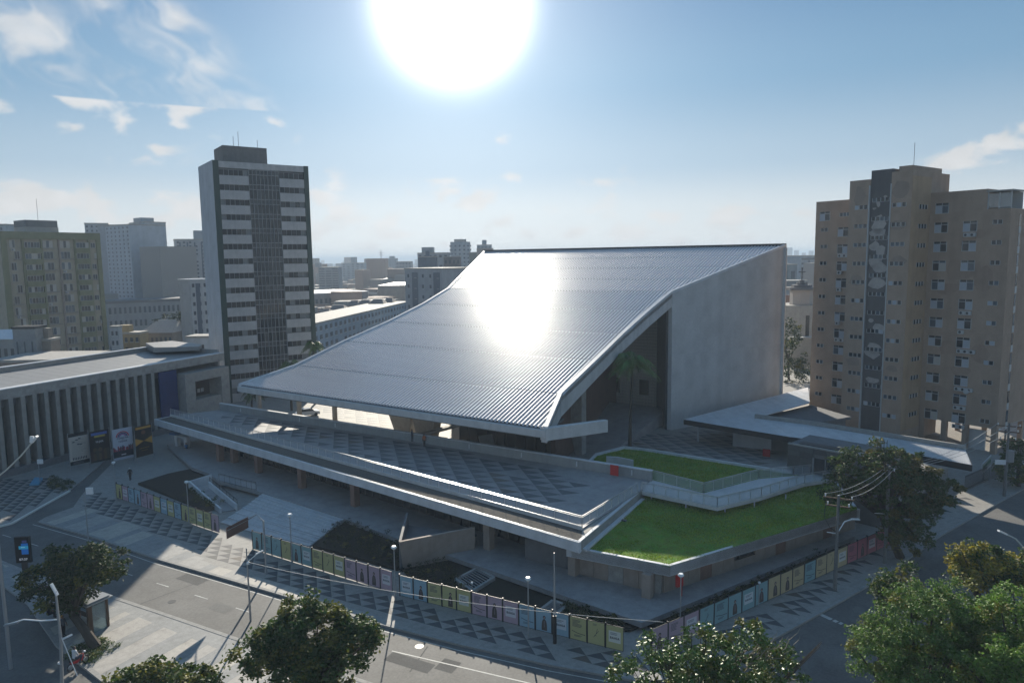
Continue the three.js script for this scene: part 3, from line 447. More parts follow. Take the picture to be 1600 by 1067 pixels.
{ // the slanted concrete volume that breaks the forecourt
  const A = at(624, 843, 1), p = at(630, 885, 0.6), q = at(741, 858, 1), h = 3.25, t = thing('stair_enclosure', 'angular board marked concrete enclosure jutting from under the gallery towards the hoarding', 'enclosure', up(p, 0));
  const pTop = at(624, 847, h), qTop = at(742, 824, h), back = at(640, 800, h), dd = az(azOf(p, q)), inn = V(dd.z, 0, -dd.x);
  const w = new MB(); w.hex([up(p, 0), up(q, 0), up(add(q, inn, 0.3), 0), up(add(p, inn, 0.3), 0)], [up(pTop, h), up(qTop, h), up(add(qTop, inn, 0.3), h), up(add(pTop, inn, 0.3), h)]);
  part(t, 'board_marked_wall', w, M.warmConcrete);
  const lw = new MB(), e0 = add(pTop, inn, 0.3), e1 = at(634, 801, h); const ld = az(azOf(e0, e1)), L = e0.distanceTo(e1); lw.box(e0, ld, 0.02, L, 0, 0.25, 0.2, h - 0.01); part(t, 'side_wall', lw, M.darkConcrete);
  part(t, 'sunken_slab', new MB().prism([add(pTop, inn, 0.32), add(qTop, inn, 0.32), at(745, 815, h), e1], 0.5, 1.9), mat([0.2, 0.21, 0.22], 0.8, { map: T.stain, size: 5 }));
}
{ // ramp between white walls
  const t = thing('access_ramp', 'sloping access ramp between low white walls with railings beside dark planting', 'ramp', up(at(330, 775, 0.5), 0));
  const oA = at(296, 751, 1.5), oB = at(345, 788, 1.2), iA = at(327, 752, 1.7), iB = at(370, 783, 1.3), top = at(329, 741, 1.6);
  const wall = (a, b, h0, h1, w = 0.22) => { const d = az(azOf(a, b)), s = V(-d.z, 0, d.x); return new MB().hex([up(a, 0), up(b, 0), up(add(b, s, w), 0), up(add(a, s, w), 0)].reverse(), [up(a, h0), up(b, h1), up(add(b, s, w), h1), up(add(a, s, w), h0)].reverse()); };
  part(t, 'white_wall', wall(oA, oB, 1.5, 0.75), M.whitePaint); part(t, 'white_wall', wall(iA, iB, 1.7, 0.95), M.whitePaint); part(t, 'white_wall', wall(oA, top, 1.5, 1.6), M.whitePaint);
  part(t, 'ramp_slab', new MB().hex([up(oA, 0), up(oB, 0), up(iB, 0), up(iA, 0)], [up(oA, 0.95), up(oB, 0.3), up(iB, 0.3), up(iA, 0.95)]), M.floor);
  railing(t, [iA, iB], [1.7, 0.95], 0.55, 1.2, 0.04, 0.05, null, M.blackMetal);
  railing(t, [at(342, 752, 1), at(385, 763, 1), at(400, 766, 1)], 1.0, 1.05, 1.1, 0.04, 0.05, meshPane, M.blackMetal);
}
// planting beds inside the hoarding
const bedSoil = (poly, y) => struct('planting_bed', new MB().prism(poly, 0.05, y), M.soil);
bedSoil([at(215, 756, 0.3), at(262, 741, 0.3), at(299, 731, 0.5), at(326, 741, 0.5), at(296, 752, 0.4), at(345, 789, 0.3), at(322, 800, 0.3), at(290, 786, 0.3)], 0.42);
bedSoil([at(537, 812, 0.6), at(622, 845, 0.6), at(629, 885, 0.4), at(620, 890, 0.3), at(488, 854, 0.3)], 0.5);
bedSoil([at(632, 888, 0.3), at(700, 871, 0.6), at(1000, 973, 0.6), at(985, 985, 0.3), at(866, 984, 0.3), at(745, 950, 0.3), at(640, 918, 0.3)], 0.36);
bedSoil([at(1012, 972, 0.6), at(1330, 842, 0.6), at(1318, 862, 0.3), at(1110, 960, 0.3), at(1030, 985, 0.3)], 0.36);
for (const [pts, label] of [[[[712, 906], [745, 889], [772, 903], [738, 924]], 'grey slatted skylight grid in dark bed, nearer the concrete enclosure'], [[[842, 956], [864, 939], [885, 947], [866, 965]], 'grey slatted skylight grid in dark bed beside tall grey pole']]) {
  const c = pts.map(([x, y]) => at(x, y, 0.55)), t = thing('skylight_grid', label, 'skylight', up(mix(c[0], c[2], 0.5), 0.3)), n = 9;
  const fr = new MB(); for (let k = 0; k < 4; k++) fr.bar(up(c[k], 0.5), up(c[(k + 1) % 4], 0.5), 0.28, 0.34); part(t, 'kerb', fr, M.concrete);
  for (let k = 1; k < n; k++) part(t, 'slat', new MB().bar(up(mix(c[0], c[1], k / n), 0.6), up(mix(c[3], c[2], k / n), 0.6), 0.07, 0.1), M.greyMetal);
  part(t, 'pane', new MB().prism(c, 0.37, 0.45), M.darkGlass);
}
// ---------- the wing with the lawn on its roof ----------
const LF = at(893, 855, 4), LC = at(1047, 884, 4), LR = at(1340, 797, 4), LB1 = at(1300, 746, 4), LB0 = at(1003, 766, 5);
const lawnWing = thing('lawn_wing', 'low corner wing with sunlit lawn roof, white fascia and raw concrete walls', 'building', up(LC, 0));
{
  const lawnY = (q) => 3.93 + 0.25 * smooth(0, 14, -(q.z + 60) * 0.9 + (q.x - 13) * 0.3);
  const poly = [LF, LC, LR, LB1, at(1236, 743, 4), at(1005, 706, 4), at(976, 703, 4), at(932, 714, 4), at(919, 728, 4), V(15.9, 0, -76.9), V(14.2, 0, -74.4)], d1 = az(azOf(LF, LC)), d2 = az(azOf(LC, LR));
  part(lawnWing, 'roof_slab', new MB().prism(poly, 3.1, poly.map((q) => lawnY(q) - 0.12)), M.concrete);
  const turf = part(lawnWing, 'lawn', new MB().prism(poly.map((q) => add(q, az(0), 0)), poly.map((q) => lawnY(q) - 0.1), poly.map((q) => lawnY(q)), false), M.turf);
  { // blades, clumped, as one mass
    const r = rng(66), b = new MB(); b.c = []; let x0 = 1e9, x1 = -1e9, z0 = 1e9, z1 = -1e9; for (const q of poly) { x0 = Math.min(x0, q.x); x1 = Math.max(x1, q.x); z0 = Math.min(z0, q.z); z1 = Math.max(z1, q.z); }
    for (let k = 0; k < 200000; k++) { const q = V(x0 + r() * (x1 - x0), 0, z0 + r() * (z1 - z0)); if (!inside(q, poly)) continue; const c = noise3(q.x * 1.3, 0, q.z * 1.3), c2 = clamp(fbm3(q.x * 0.35, 7, q.z * 0.35, 4) * 2 - 0.5); if (r() > 0.3 + c * 0.9 - 0.25 * c2) continue; const h = 0.06 + 0.13 * c * r(), a = r() * 6.28, w = 0.03 + 0.05 * r(), y = lawnY(q); b.tri(V(q.x - Math.cos(a) * w, y, q.z - Math.sin(a) * w), V(q.x + Math.cos(a) * w, y, q.z + Math.sin(a) * w), V(q.x + (r() - 0.5) * 0.1, y + h, q.z + (r() - 0.5) * 0.1)); const m = 0.75 + 0.5 * r(), g = [0.19 + 0.12 * c2, 0.32 + 0.05 * c2, 0.03]; for (let j = 0; j < 3; j++) b.c.push(g[0] * m, g[1] * m, g[2] * m); }
    const gm = new THREE.MeshPhysicalMaterial({ vertexColors: true, roughness: 0.95, side: THREE.DoubleSide, transmission: 0.35, thickness: 0 }); part(turf, 'grass', b, gm).userData.kind = 'stuff';
  }
  const o1 = V(-d1.z, 0, d1.x), L1 = LF.distanceTo(LC), L2 = LC.distanceTo(LR);
  part(lawnWing, 'fascia', new MB().box(LF, d1, -0.5, L1, -0.3, 0, 3.05, 4.0), M.whitePaint);
  part(lawnWing, 'fascia', new MB().box(LC, d2, 0.02, L2 + 0.5, -0.3, 0, 3.05, 4.004), M.whitePaint);
const d3 = az(azOf(LR, LB1)); part(lawnWing, 'fascia', new MB().box(LR, d3, 0.3, LR.distanceTo(LB1), -0.3, 0, 3.05, 4.3), M.whitePaint);
  for (let k = 4; k < 8; k++) { const a = poly[k], b = poly[k + 1], d = az(azOf(a, b)); part(lawnWing, 'upstand', new MB().box(a, d, -0.15, a.distanceTo(b) + 0.1, -0.16, 0.16, 0.7, 4.5), M.whitePaint); }
  { const a = at(948, 731, 4.2), b = at(990, 737, 4.2), m = up(mix(a, b, 0.45), 0); m.z -= 0.5; part(lawnWing, 'curved_wall', new MB().prism([a, m, b, add(b, V(0, 0, -0.3)), add(m, V(0, 0, -0.3)), add(a, V(0, 0, -0.3))], 4, 5.6), M.whiteWall); }
  // walls of concrete panels below, set back under the roof
  const w1 = at(905, 897, 1), w2 = at(1033, 928, 1), w3 = at(1336, 826, 1), da = az(azOf(w1, w2)), db = az(azOf(w2, w3));
  const La = w1.distanceTo(w2), Lb = w2.distanceTo(w3); let k = 0;
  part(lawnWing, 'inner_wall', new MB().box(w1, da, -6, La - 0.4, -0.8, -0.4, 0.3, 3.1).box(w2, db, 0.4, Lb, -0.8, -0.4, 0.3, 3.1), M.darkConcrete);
  const win = [at(1148, 880, 1), at(1166, 874, 1)].map((q) => q.clone().sub(w2).dot(db));
  for (let u = 0; u < La - 0.1; u += 1.45) part(lawnWing, 'wall_panel', new MB().box(w1, da, u + 0.01, Math.min(u + 1.43, La), -0.35, (k++ % 3) * 0.004, 0.98, 3.1), [M.warmConcrete, M.concrete][k % 3 === 0 ? 1 : 0]);
  for (let u = 0.36; u < Lb - 0.1; u += 1.45) { if (u + 1.45 > win[0] && u < win[1]) { part(lawnWing, 'wall_panel', new MB().box(w2, db, u + 0.01, u + 1.43, -0.35, 0, 0.98, 1.75), M.warmConcrete); continue; } part(lawnWing, 'wall_panel', new MB().box(w2, db, u + 0.01, Math.min(u + 1.43, Lb), -0.35, (k++ % 3) * 0.004, 0.98, 3.1), [M.warmConcrete, M.brownTile][k % 5 === 0 ? 1 : 0]); }
  const wf = part(lawnWing, 'window', new MB().box(w2, db, win[0] - 0.4, win[0] - 0.3, -0.3, -0.05, 1.75, 3.05).box(w2, db, win[1] + 0.3, win[1] + 0.4, -0.3, -0.05, 1.75, 3.05).box(w2, db, win[0] - 0.3, win[1] + 0.3, -0.3, -0.05, 1.75, 1.83), M.blackMetal); part(wf, 'pane', new MB().box(w2, db, win[0] - 0.3, win[1] + 0.3, -0.3, -0.2, 1.83, 3.05), M.darkGlass);
  for (const [x, y] of [[1012, 932]]) { const q = at(x, y, 1); part(lawnWing, 'column', new MB().box(q, da, -0.4, 0.4, -0.4, 0.4, 0.3, 3.1), M.warmConcrete); }
  // fire hydrant cabinet at the corner
  const fc = at(1058, 903, 3); const cab = at(1056, 930, 1); solo('fire_cabinet', new MB().box(cab, db, -0.35, 0.35, 0.3, 0.55, 2.0, 3.0).box(cab, db, 0.28, 0.36, 0.35, 0.43, 1.0, 2.0), M.red, 'red fire equipment sign under the lawn wing fascia near its corner', 'fire sign', null, up(cab, 1));
}
// ---------- footbridge, stone block, canopy ----------
{
  const t = thing('footbridge', 'white railed footbridge on thin posts crossing the lawn to the stone block', 'footbridge', up(at(1121, 795, 4), 4));
  const O = [at(1003, 768, 5), at(1121, 793, 5), at(1190, 777, 4.9), at(1258, 756, 4.7), at(1300, 750, 4.6)], I = [at(1018, 749, 5), at(1100, 770, 5), at(1186, 748, 4.9), at(1240, 744, 4.7), at(1268, 741, 4.6)], Y = [4.98, 4.98, 4.9, 4.75, 4.65];
  for (let k = 0; k < 4; k++) part(t, 'deck', new MB().hex([up(O[k], Y[k] - 0.35), up(O[k + 1], Y[k + 1] - 0.35), up(I[k + 1], Y[k + 1] - 0.35), up(I[k], Y[k] - 0.35)], [up(O[k], Y[k]), up(O[k + 1], Y[k + 1]), up(I[k + 1], Y[k + 1]), up(I[k], Y[k])]), M.whiteWall);
  railing(t, O, Y, 1.1, 1.5, 0.05, 0.08); railing(t, I, Y, 1.1, 1.5, 0.05, 0.08);
  for (const [x, y] of [[1018, 782], [1072, 796], [1133, 803], [1179, 793], [1228, 782]]) { const q = at(x, y, 4.0); part(t, 'post', new MB().tube([up(q, 3.7), up(q, 4.66)], 0.07, 6), M.whitePaint); }
}
{
  const b0 = at(1230, 741, 4), d = az(136), t = thing('stone_block', 'dark stone clad block with glazed doorway at the end of the footbridge', 'building', up(b0, 0));
  const slate = [0.09, 0.105, 0.12].map((k) => mat([k, k * 1.05, k * 1.1], 0.55, { map: T.stain, size: 3 }));
  part(t, 'core', new MB().box(b0, d, 0.05, 10.5, -6, -0.1, 0, 7.7), M.darkConcrete);
  const door = [3.6, 5.6]; let k = 0; // cladding slabs
  for (let y = 3.9; y < 7.7; y += 0.63) for (let u = 0; u < 10.4; u += 1.5) { if (y < 6.6 && u + 1.5 > door[0] && u < door[1] + 0.3) continue; part(t, 'stone_slab', new MB().box(b0, d, u + 0.01, u + 1.49, -0.1, (k % 3) * 0.008, y + 0.008, Math.min(7.7, y + 0.62)), slate[(k * 7 + 3) % 3]); k++; }
  part(t, 'roof_edge', new MB().box(b0, d, 0, 10.5, -0.3, 0.03, 7.7, 7.85), M.concrete);
  part(t, 'roof_slot', new MB().box(b0, d, 0.9, 7.2, -2.2, -0.9, 7.7, 7.78), M.blackMetal);
  for (let u = 7.6; u < 9.5; u += 1.5) part(t, 'roof_slab', new MB().box(b0, d, u, u + 1.46, -3, -0.4, 7.7, 7.8), M.concrete);
  const dr = part(t, 'door', new MB().box(b0, d, 3.0, 3.15, -0.05, 0.05, 3.9, 6.6).box(b0, d, 5.7, 5.85, -0.05, 0.06, 3.9, 6.6).box(b0, d, 4.4, 4.48, -0.05, 0.02, 3.9, 6.6), M.greyMetal); part(dr, 'pane', new MB().box(b0, d, 3.15, 5.7, -0.09, -0.05, 3.9, 6.6), M.darkGlass);
}
{
  const h = 5.2, P = [[1069, 655], [1263, 605], [1266, 629], [1180, 653], [1262, 663], [1400, 684], [1510, 703], [1519, 726], [1360, 697], [1233, 682]].map(([x, y]) => at(x, y, h)), t = thing('canopy', 'angular white ribbed metal canopy with dark edge wrapping the plaza corner', 'canopy', up(P[0], 0));
  part(t, 'roof_left', new MB().prism([P[0], P[1], P[2], P[3]], h - 0.12, h), M.whitePaint); part(t, 'roof_right', new MB().prism([P[0], P[3], P[4], P[5], P[6], P[7], P[8], P[9]], h - 0.14, h - 0.02), M.whitePaint);
  const rib = new MB(), d = az(azOf(P[9], P[7])), n = V(-d.z, 0, d.x); for (let k = 0; k < 60; k++) { const f = k / 60, a = mix(P[8], P[7], f), b = mix(P[5], P[6], f); rib.bar(up(a, h + 0.01), up(b, h + 0.01), 0.06, 0.06); } part(t, 'roof_rib', rib, M.whitePaint).userData.kind = 'stuff';
  const fa = new MB(); for (const [i, j] of [[0, 9], [9, 8], [8, 7], [7, 6]]) fa.bar(up(P[i], h - 0.42), up(P[j], h - 0.42), 0.18, 0.75); part(t, 'fascia', fa, M.blackMetal);
  part(t, 'gutter_wall', new MB().bar(up(P[3], h + 0.15), up(P[4], h + 0.15), 0.3, 0.9).bar(up(P[4], h + 0.15), up(P[6], h + 0.15), 0.3, 0.9), M.concrete);
  for (const [x, y] of [[1091, 690], [1300, 700]]) { const q = at(x, y, PLAZA); part(t, 'post', new MB().tube([up(q, PLAZA), up(q, h - 0.5)], 0.14, 8), M.whitePaint); }
  const k0 = at(1145, 697, PLAZA), k1 = at(1205, 704, PLAZA), kd = az(azOf(k0, k1)), L = k0.distanceTo(k1); part(t, 'white_panel', new MB().box(k0, kd, 0, L, -0.2, 0, PLAZA, 4.4), M.whiteWall); part(t, 'dark_wall', new MB().box(k0, kd, L, L + 18, -0.6, -0.4, PLAZA, 4.2), M.darkConcrete);
  const fs = at(1198, 713, PLAZA); solo('fire_point', new MB().box(fs, kd, -0.5, 0.5, -0.15, 0.15, 1.48, 2.5).box(fs, kd, -0.35, -0.1, 0.151, 0.2, 1.85, 2.25), M.red, 'red fire point box standing on plaza before white canopy wall', 'fire box', null, up(fs, PLAZA));
}
{ const q = at(961, 745, 5.1), d = az(124); solo('fire_sign', new MB().box(q, d, -0.5, 0.5, 0.1, 0.2, 5.3, 6.5).box(q, d, -0.3, 0.3, 0.201, 0.21, 5.9, 6.05), M.red, 'red fire sign hung on rear parapet of the roof terrace', 'fire sign', null, up(q, 5)); }
// long low block between canopy and flats
{ const a = at(1175, 652, 4.6), t = thing('low_annex', 'low dark flat roofed block between white canopy and brown flats', 'building', up(a, 0)); const b = at(1268, 630, 4.6), c = at(1330, 652, 4.2); part(t, 'roof', new MB().prism([a, b, c, at(1262, 664, 4.2)], 3.9, 4.3), M.darkConcrete); part(t, 'wall', new MB().prism([mix(a, c, 0.1), mix(b, c, 0.1), mix(c, a, 0.05), mix(at(1262, 664, 4.2), b, 0.1)], 0, 3.9), M.darkConcrete); }
// ---------- the brown block of flats ----------
function local(parent, name, mb, material, label) { const m = shadows(new THREE.Mesh(mb instanceof MB ? mb.geo() : mb, material)); m.name = name; if (label) m.userData.label = label; parent.add(m); return m; }
const X = V(1, 0, 0), O0 = V(0, 0, 0); // in a building's own axes: x along the front, z outward, y up
const Lb = (mb, x0, x1, y0, y1, z0, z1) => mb.box(O0, X, x0, x1, z0, z1, y0, y1);
const glassDark = mat([0.012, 0.016, 0.022], 0.12), glassBlue = mat([0.05, 0.075, 0.10], 0.2), shutter = mat([0.36, 0.39, 0.43], 0.5), frameWhite = mat([0.45, 0.46, 0.46], 0.5), curtain = mat([0.42, 0.40, 0.36], 0.9);
const geoCache = {};
function cached(key, f) { return geoCache[key] ??= f().geo(); }
function aircon(parent, x, y, z) { const m = place(parent, 'air_conditioner', cached('ac', () => Lb(new MB(), -0.4, 0.4, 0, 0.55, 0, 0.32)), frameWhite, V(x, y, z)); place(m, 'fan_grille', cached('fan', () => { const b = new MB(), P = []; for (let k = 0; k < 10; k++) P.push(V(-0.1 + 0.2 * Math.cos(k / 10 * 6.2832), 0.28 + 0.2 * Math.sin(k / 10 * 6.2832), 0.327)); for (let k = 1; k < 9; k++) b.tri(P[0], P[k], P[k + 1]); return b; }), M.blackMetal, V(0, 0, 0)); return m; }
{
  const beige = mat([0.47, 0.34, 0.25], 0.9, { map: T.stain, size: 9 }), orange = mat([0.50, 0.34, 0.21], 0.9, { map: T.stain, size: 9 }), slate = mat([0.105, 0.10, 0.10], 0.7, { map: T.stain, size: 4 }), bare = mat([0.50, 0.45, 0.41], 0.9, { map: T.concrete, size: 3 }), dull = mat([0.36, 0.27, 0.21], 0.9, { map: T.stain, size: 6 }), dull2 = mat([0.41, 0.29, 0.215], 0.9, { map: T.stain, size: 6 });
  const corner = at(1556, 702, 1), base = add(corner, az(144.4), -29.9), t = thing('apartment_building', 'tall brown plastered block of flats with dark tiled stair strip at right', 'apartment block', V(base.x, 0, base.z)); t.rotation.y = (90 - 144.4) * RAD;
  const top = 39.05, g = 4.0; // open ground floor below the right part
  local(t, 'wall', Lb(new MB(), 0, 9.35, 0, top, -13, 0), beige, 'plain left wing wall');
  local(t, 'wall', Lb(new MB(), 9.33, 12.62, 0, 41.45, -6, 6), beige);
  local(t, 'stair_strip', Lb(new MB(), 12.62, 15.9, 0, 42.75, -6, 5.75), slate, 'dark tiled strip with pale bare patches');
  local(t, 'wall', Lb(new MB(), 15.9, 18.97, 0.5, 42.2, -6, 6), beige); local(t, 'wall', Lb(new MB(), 18.975, 19.02, 2.5, 41.4, 0.05, 5.98), orange);
  for (const x of [12.5, 15.82]) local(t, 'downpipe', Lb(new MB(), x, x + 0.14, 1, 40.5, 5.8, 6.12), frameWhite);
  local(t, 'wall', Lb(new MB(), 18.95, 29.9, g, 36.1, -14, 0).quad(V(18.95, 36.1, 0), V(26.8, 36.1, 0), V(26.8, top, 0), V(18.95, top, 0)), beige, 'right wing wall');
  local(t, 'penthouse', Lb(new MB(), 18.95, 26.8, 36.0, top, -12, -0.02), beige);
  // patches of repair
  { const r = rng(77); const patch = (x, y, w, h, m, z) => { const P = []; const n = 9; for (let k = 0; k < n; k++) { const a = k / n * 6.2832, s = 0.7 + 0.5 * r(); P.push(V(x + Math.cos(a) * w * s, y + Math.sin(a) * h * s, z)); } const b = new MB(); for (let k = 1; k < n - 1; k++) b.tri(P[0], P[k], P[k + 1]); local(t, 'plaster_patch', b, m); };
    for (const [x, y, w, h] of [[14.2, 34.5, 1.2, 1.4], [14.0, 33, 1.4, 0.8], [13.5, 31, 1.0, 0.8], [14.6, 30, 0.8, 1.3], [13.6, 28.6, 1.0, 1.0], [14.5, 27.7, 1.2, 0.9], [14.2, 25.3, 1.4, 1.0], [14.8, 18.2, 1.0, 0.8], [13.5, 19.4, 0.5, 0.4], [14.2, 15.1, 1.4, 0.9], [14.0, 14.1, 1.3, 0.8], [14.3, 9.9, 1.4, 0.5], [13.9, 37.6, 0.35, 0.5], [14.9, 38.6, 0.3, 0.25], [13.3, 36.9, 0.3, 0.2]]) patch(x, y, w, h, bare, 5.755);
    for (const [x, y, w, h] of [[11, 39, 0.9, 1.6], [10.9, 25.6, 1.3, 0.9], [17.4, 39.6, 1.3, 1.3], [17.3, 34.2, 1.4, 0.8], [17.4, 28.8, 1.4, 0.8], [11, 12.6, 1.2, 0.7], [17.3, 12.2, 1, 0.6]]) patch(x, y, w, h, dull, 6.004);
    for (const [x, y, w, h] of [[26, 32.6, 0.9, 0.9], [24, 27.5, 3.0, 1.6], [22, 24.5, 1.8, 0.9], [27, 26, 1.5, 1.8], [22.5, 15.5, 1.5, 1.4], [24.5, 12.2, 1.5, 0.8], [20.9, 22, 0.8, 1.2], [27.2, 15, 1.3, 1.4], [21.5, 8.4, 1.4, 0.9]]) patch(x, y, w, h, dull2, 0.004); }
  const r = rng(12);
  const small = (x, y, z, n, gap) => { const w = 0.52, ww = n * w + (n - 1) * gap; const fr = place(t, 'window', cached(`sf${n}${gap}`, () => { const b = new MB(); for (let k = 0; k < n; k++) { const x0 = -ww / 2 + k * (w + gap); Lb(b, x0 - 0.05, x0, -0.3, 0.3, 0, 0.05); Lb(b, x0 + w, x0 + w + 0.05, -0.3, 0.3, 0, 0.05); Lb(b, x0, x0 + w, -0.34, -0.29, 0, 0.06); } return b; }), frameWhite, V(x, y, z)); for (let k = 0; k < n; k++) place(fr, 'pane', cached('sp', () => Lb(new MB(), 0, 0.52, -0.29, 0.3, -0.02, 0.012)), r() < 0.6 ? glassDark : r() < 0.6 ? glassBlue : shutter, V(-ww / 2 + k * (w + gap), 0, 0)); };
  const big = (x, y, z) => { const fr = place(t, 'window', cached('bf', () => { const b = new MB(); Lb(b, -0.95, 0.95, -0.83, -0.75, 0, 0.1); Lb(b, -0.95, 0.95, 0.35, 0.42, 0, 0.05); for (const q of [-0.95, -0.03, 0.89]) Lb(b, q, q + 0.06, -0.75, 0.75, 0, 0.05); return b; }), frameWhite, V(x, y, z)); const flip = r() < 0.5, A = () => r() < 0.75 ? glassDark : glassBlue;
    place(fr, 'transom', cached('bt', () => Lb(new MB(), -0.89, 0.89, 0.42, 0.75, -0.02, 0.014)), r() < 0.85 ? glassDark : glassBlue, V(0, 0, 0)); place(fr, 'shutter', cached('bp', () => Lb(new MB(), 0.03, 0.89, -0.75, 0.35, -0.02, 0.016)), r() < 0.85 ? shutter : curtain, V(flip ? -0.92 : 0, 0, 0)); place(fr, 'pane', cached('bp2', () => Lb(new MB(), 0.03, 0.89, -0.75, 0.35, -0.02, 0.012)), A(), V(flip ? 0 : -0.92, 0, 0)); };
  for (let k = 0; k < 12; k++) {
    const y = 36.65 - k * 2.897; big(20.72, y, 0); if (k) big(24.72, 33.78 + 2.9 - k * 2.897, 0);
    if (k) small(28.3, 34.26 + 2.9 - k * 2.93, 0, 2, 0.14); if (k) small(1.7, 34.16 + 2.9 - k * 2.9, 0, 2, 0.14); else big(1.7, 36.5, 0);
    if (k) big(5.12, 33.72 + 2.88 - k * 2.9, 0); else small(5.3, 36.6, 0, 3, 0.1);
    small(17.2, 37.23 - k * 2.96, 6, 3, 0.2); small(11.35, 37.2 - k * 2.94, 6, 3, 0.2); small(14.25, 38.2 - k * 2.92, 5.75, 4, 0.14);
    if (k > 0 && r() < 0.55) { const n = 1 + (r() * 3 | 0); for (let j = 0; j < n; j++) aircon(t, 24.4 + j * 0.85, y - 2.897 - 1.55 + 2.9, 0.05); }
    if (k > 1 && r() < 0.5) { const n = 1 + (r() * 2 | 0); for (let j = 0; j < n; j++) aircon(t, 4.9 + j * 0.85, y - 1.5, 0.05); }
    // windows on the flank of the middle block
    const fl = place(t, 'window', cached('fl', () => { const b = new MB(); for (let j = 0; j < 3; j++) { const q = -1.3 + j * 0.9; Lb(b, q, q + 0.06, -0.33, 0.33, 0, 0.05); Lb(b, q + 0.7, q + 0.76, -0.33, 0.33, 0, 0.05); } return b; }), frameWhite, V(19.03, 36.9 - k * 2.92, 2.4), Math.PI / 2); place(fl, 'pane', cached('flp', () => { const b = new MB(); for (let j = 0; j < 3; j++) Lb(b, -1.24 + j * 0.9, -0.6 + j * 0.9, -0.33, 0.33, -0.02, 0.012); return b; }), glassDark, V(0, 0, 0));
    // right flank: stacked windows and pale panels
    place(t, 'flank_window', cached('fw', () => Lb(new MB(), -0.35, 0.35, -0.85, 0.85, -0.02, 0.03)), k % 3 ? glassBlue : glassDark, V(29.9, 34.5 - k * 2.9, -3.4), Math.PI / 2); place(t, 'flank_panel', cached('fp', () => Lb(new MB(), -0.35, 0.35, -0.5, 0.5, -0.02, 0.05)), frameWhite, V(29.9, 33.1 - k * 2.9, -3.4), Math.PI / 2);
  }
  // glazed roof room at the corner
  const gr = local(t, 'glazed_room', Lb(new MB(), 26.8, 29.9, 36.1, 38.5, -4, -3.9), frameWhite); for (const x of [26.85, 28.3, 29.8]) local(gr, 'post', Lb(new MB(), x, x + 0.1, 36.1, 38.5, -0.1, 0), frameWhite); local(gr, 'pane', Lb(new MB(), 26.95, 28.3, 36.3, 38.3, -0.08, -0.04).box(O0, X, 28.4, 29.8, -0.08, -0.04, 36.3, 38.3), new THREE.MeshPhysicalMaterial({ color: lin(0.8, 0.85, 0.88), roughness: 0.05, transmission: 0.9, thickness: 0, side: THREE.DoubleSide })); local(gr, 'roof', Lb(new MB(), 26.7, 30.1, 38.55, 38.75, -4.2, 0.2), M.concrete);
  // open ground floor: columns, sunlit wall behind
  for (const x of [19.4, 22.6, 25.6, 29.5]) local(t, 'column', Lb(new MB(), x - 0.35, x + 0.35, 0, g, -0.9, -0.1), beige); local(t, 'garage_wall', Lb(new MB(), 25.2, 28, 0, 3.2, -1.6, -1.2), M.whiteWall); for (const x of [20, 24, 29]) local(t, 'column', Lb(new MB(), x - 0.3, x + 0.3, 0, g, -12, -11.4), beige);
  local(t, 'mast', new MB().tube([V(16.2, 42.2, 0), V(16.2, 47, 0)], 0.04, 5), M.greyMetal); local(t, 'water_tank_room', Lb(new MB(), 16.2, 18.2, 42.2, 43.1, -5, 4.5), beige);
  const dish = local(t, 'satellite_dish', new MB().lump(V(25.7, 9.1, 0.5), 0.42, 0.42, 0.1, 10, 3, 0), frameWhite);
}
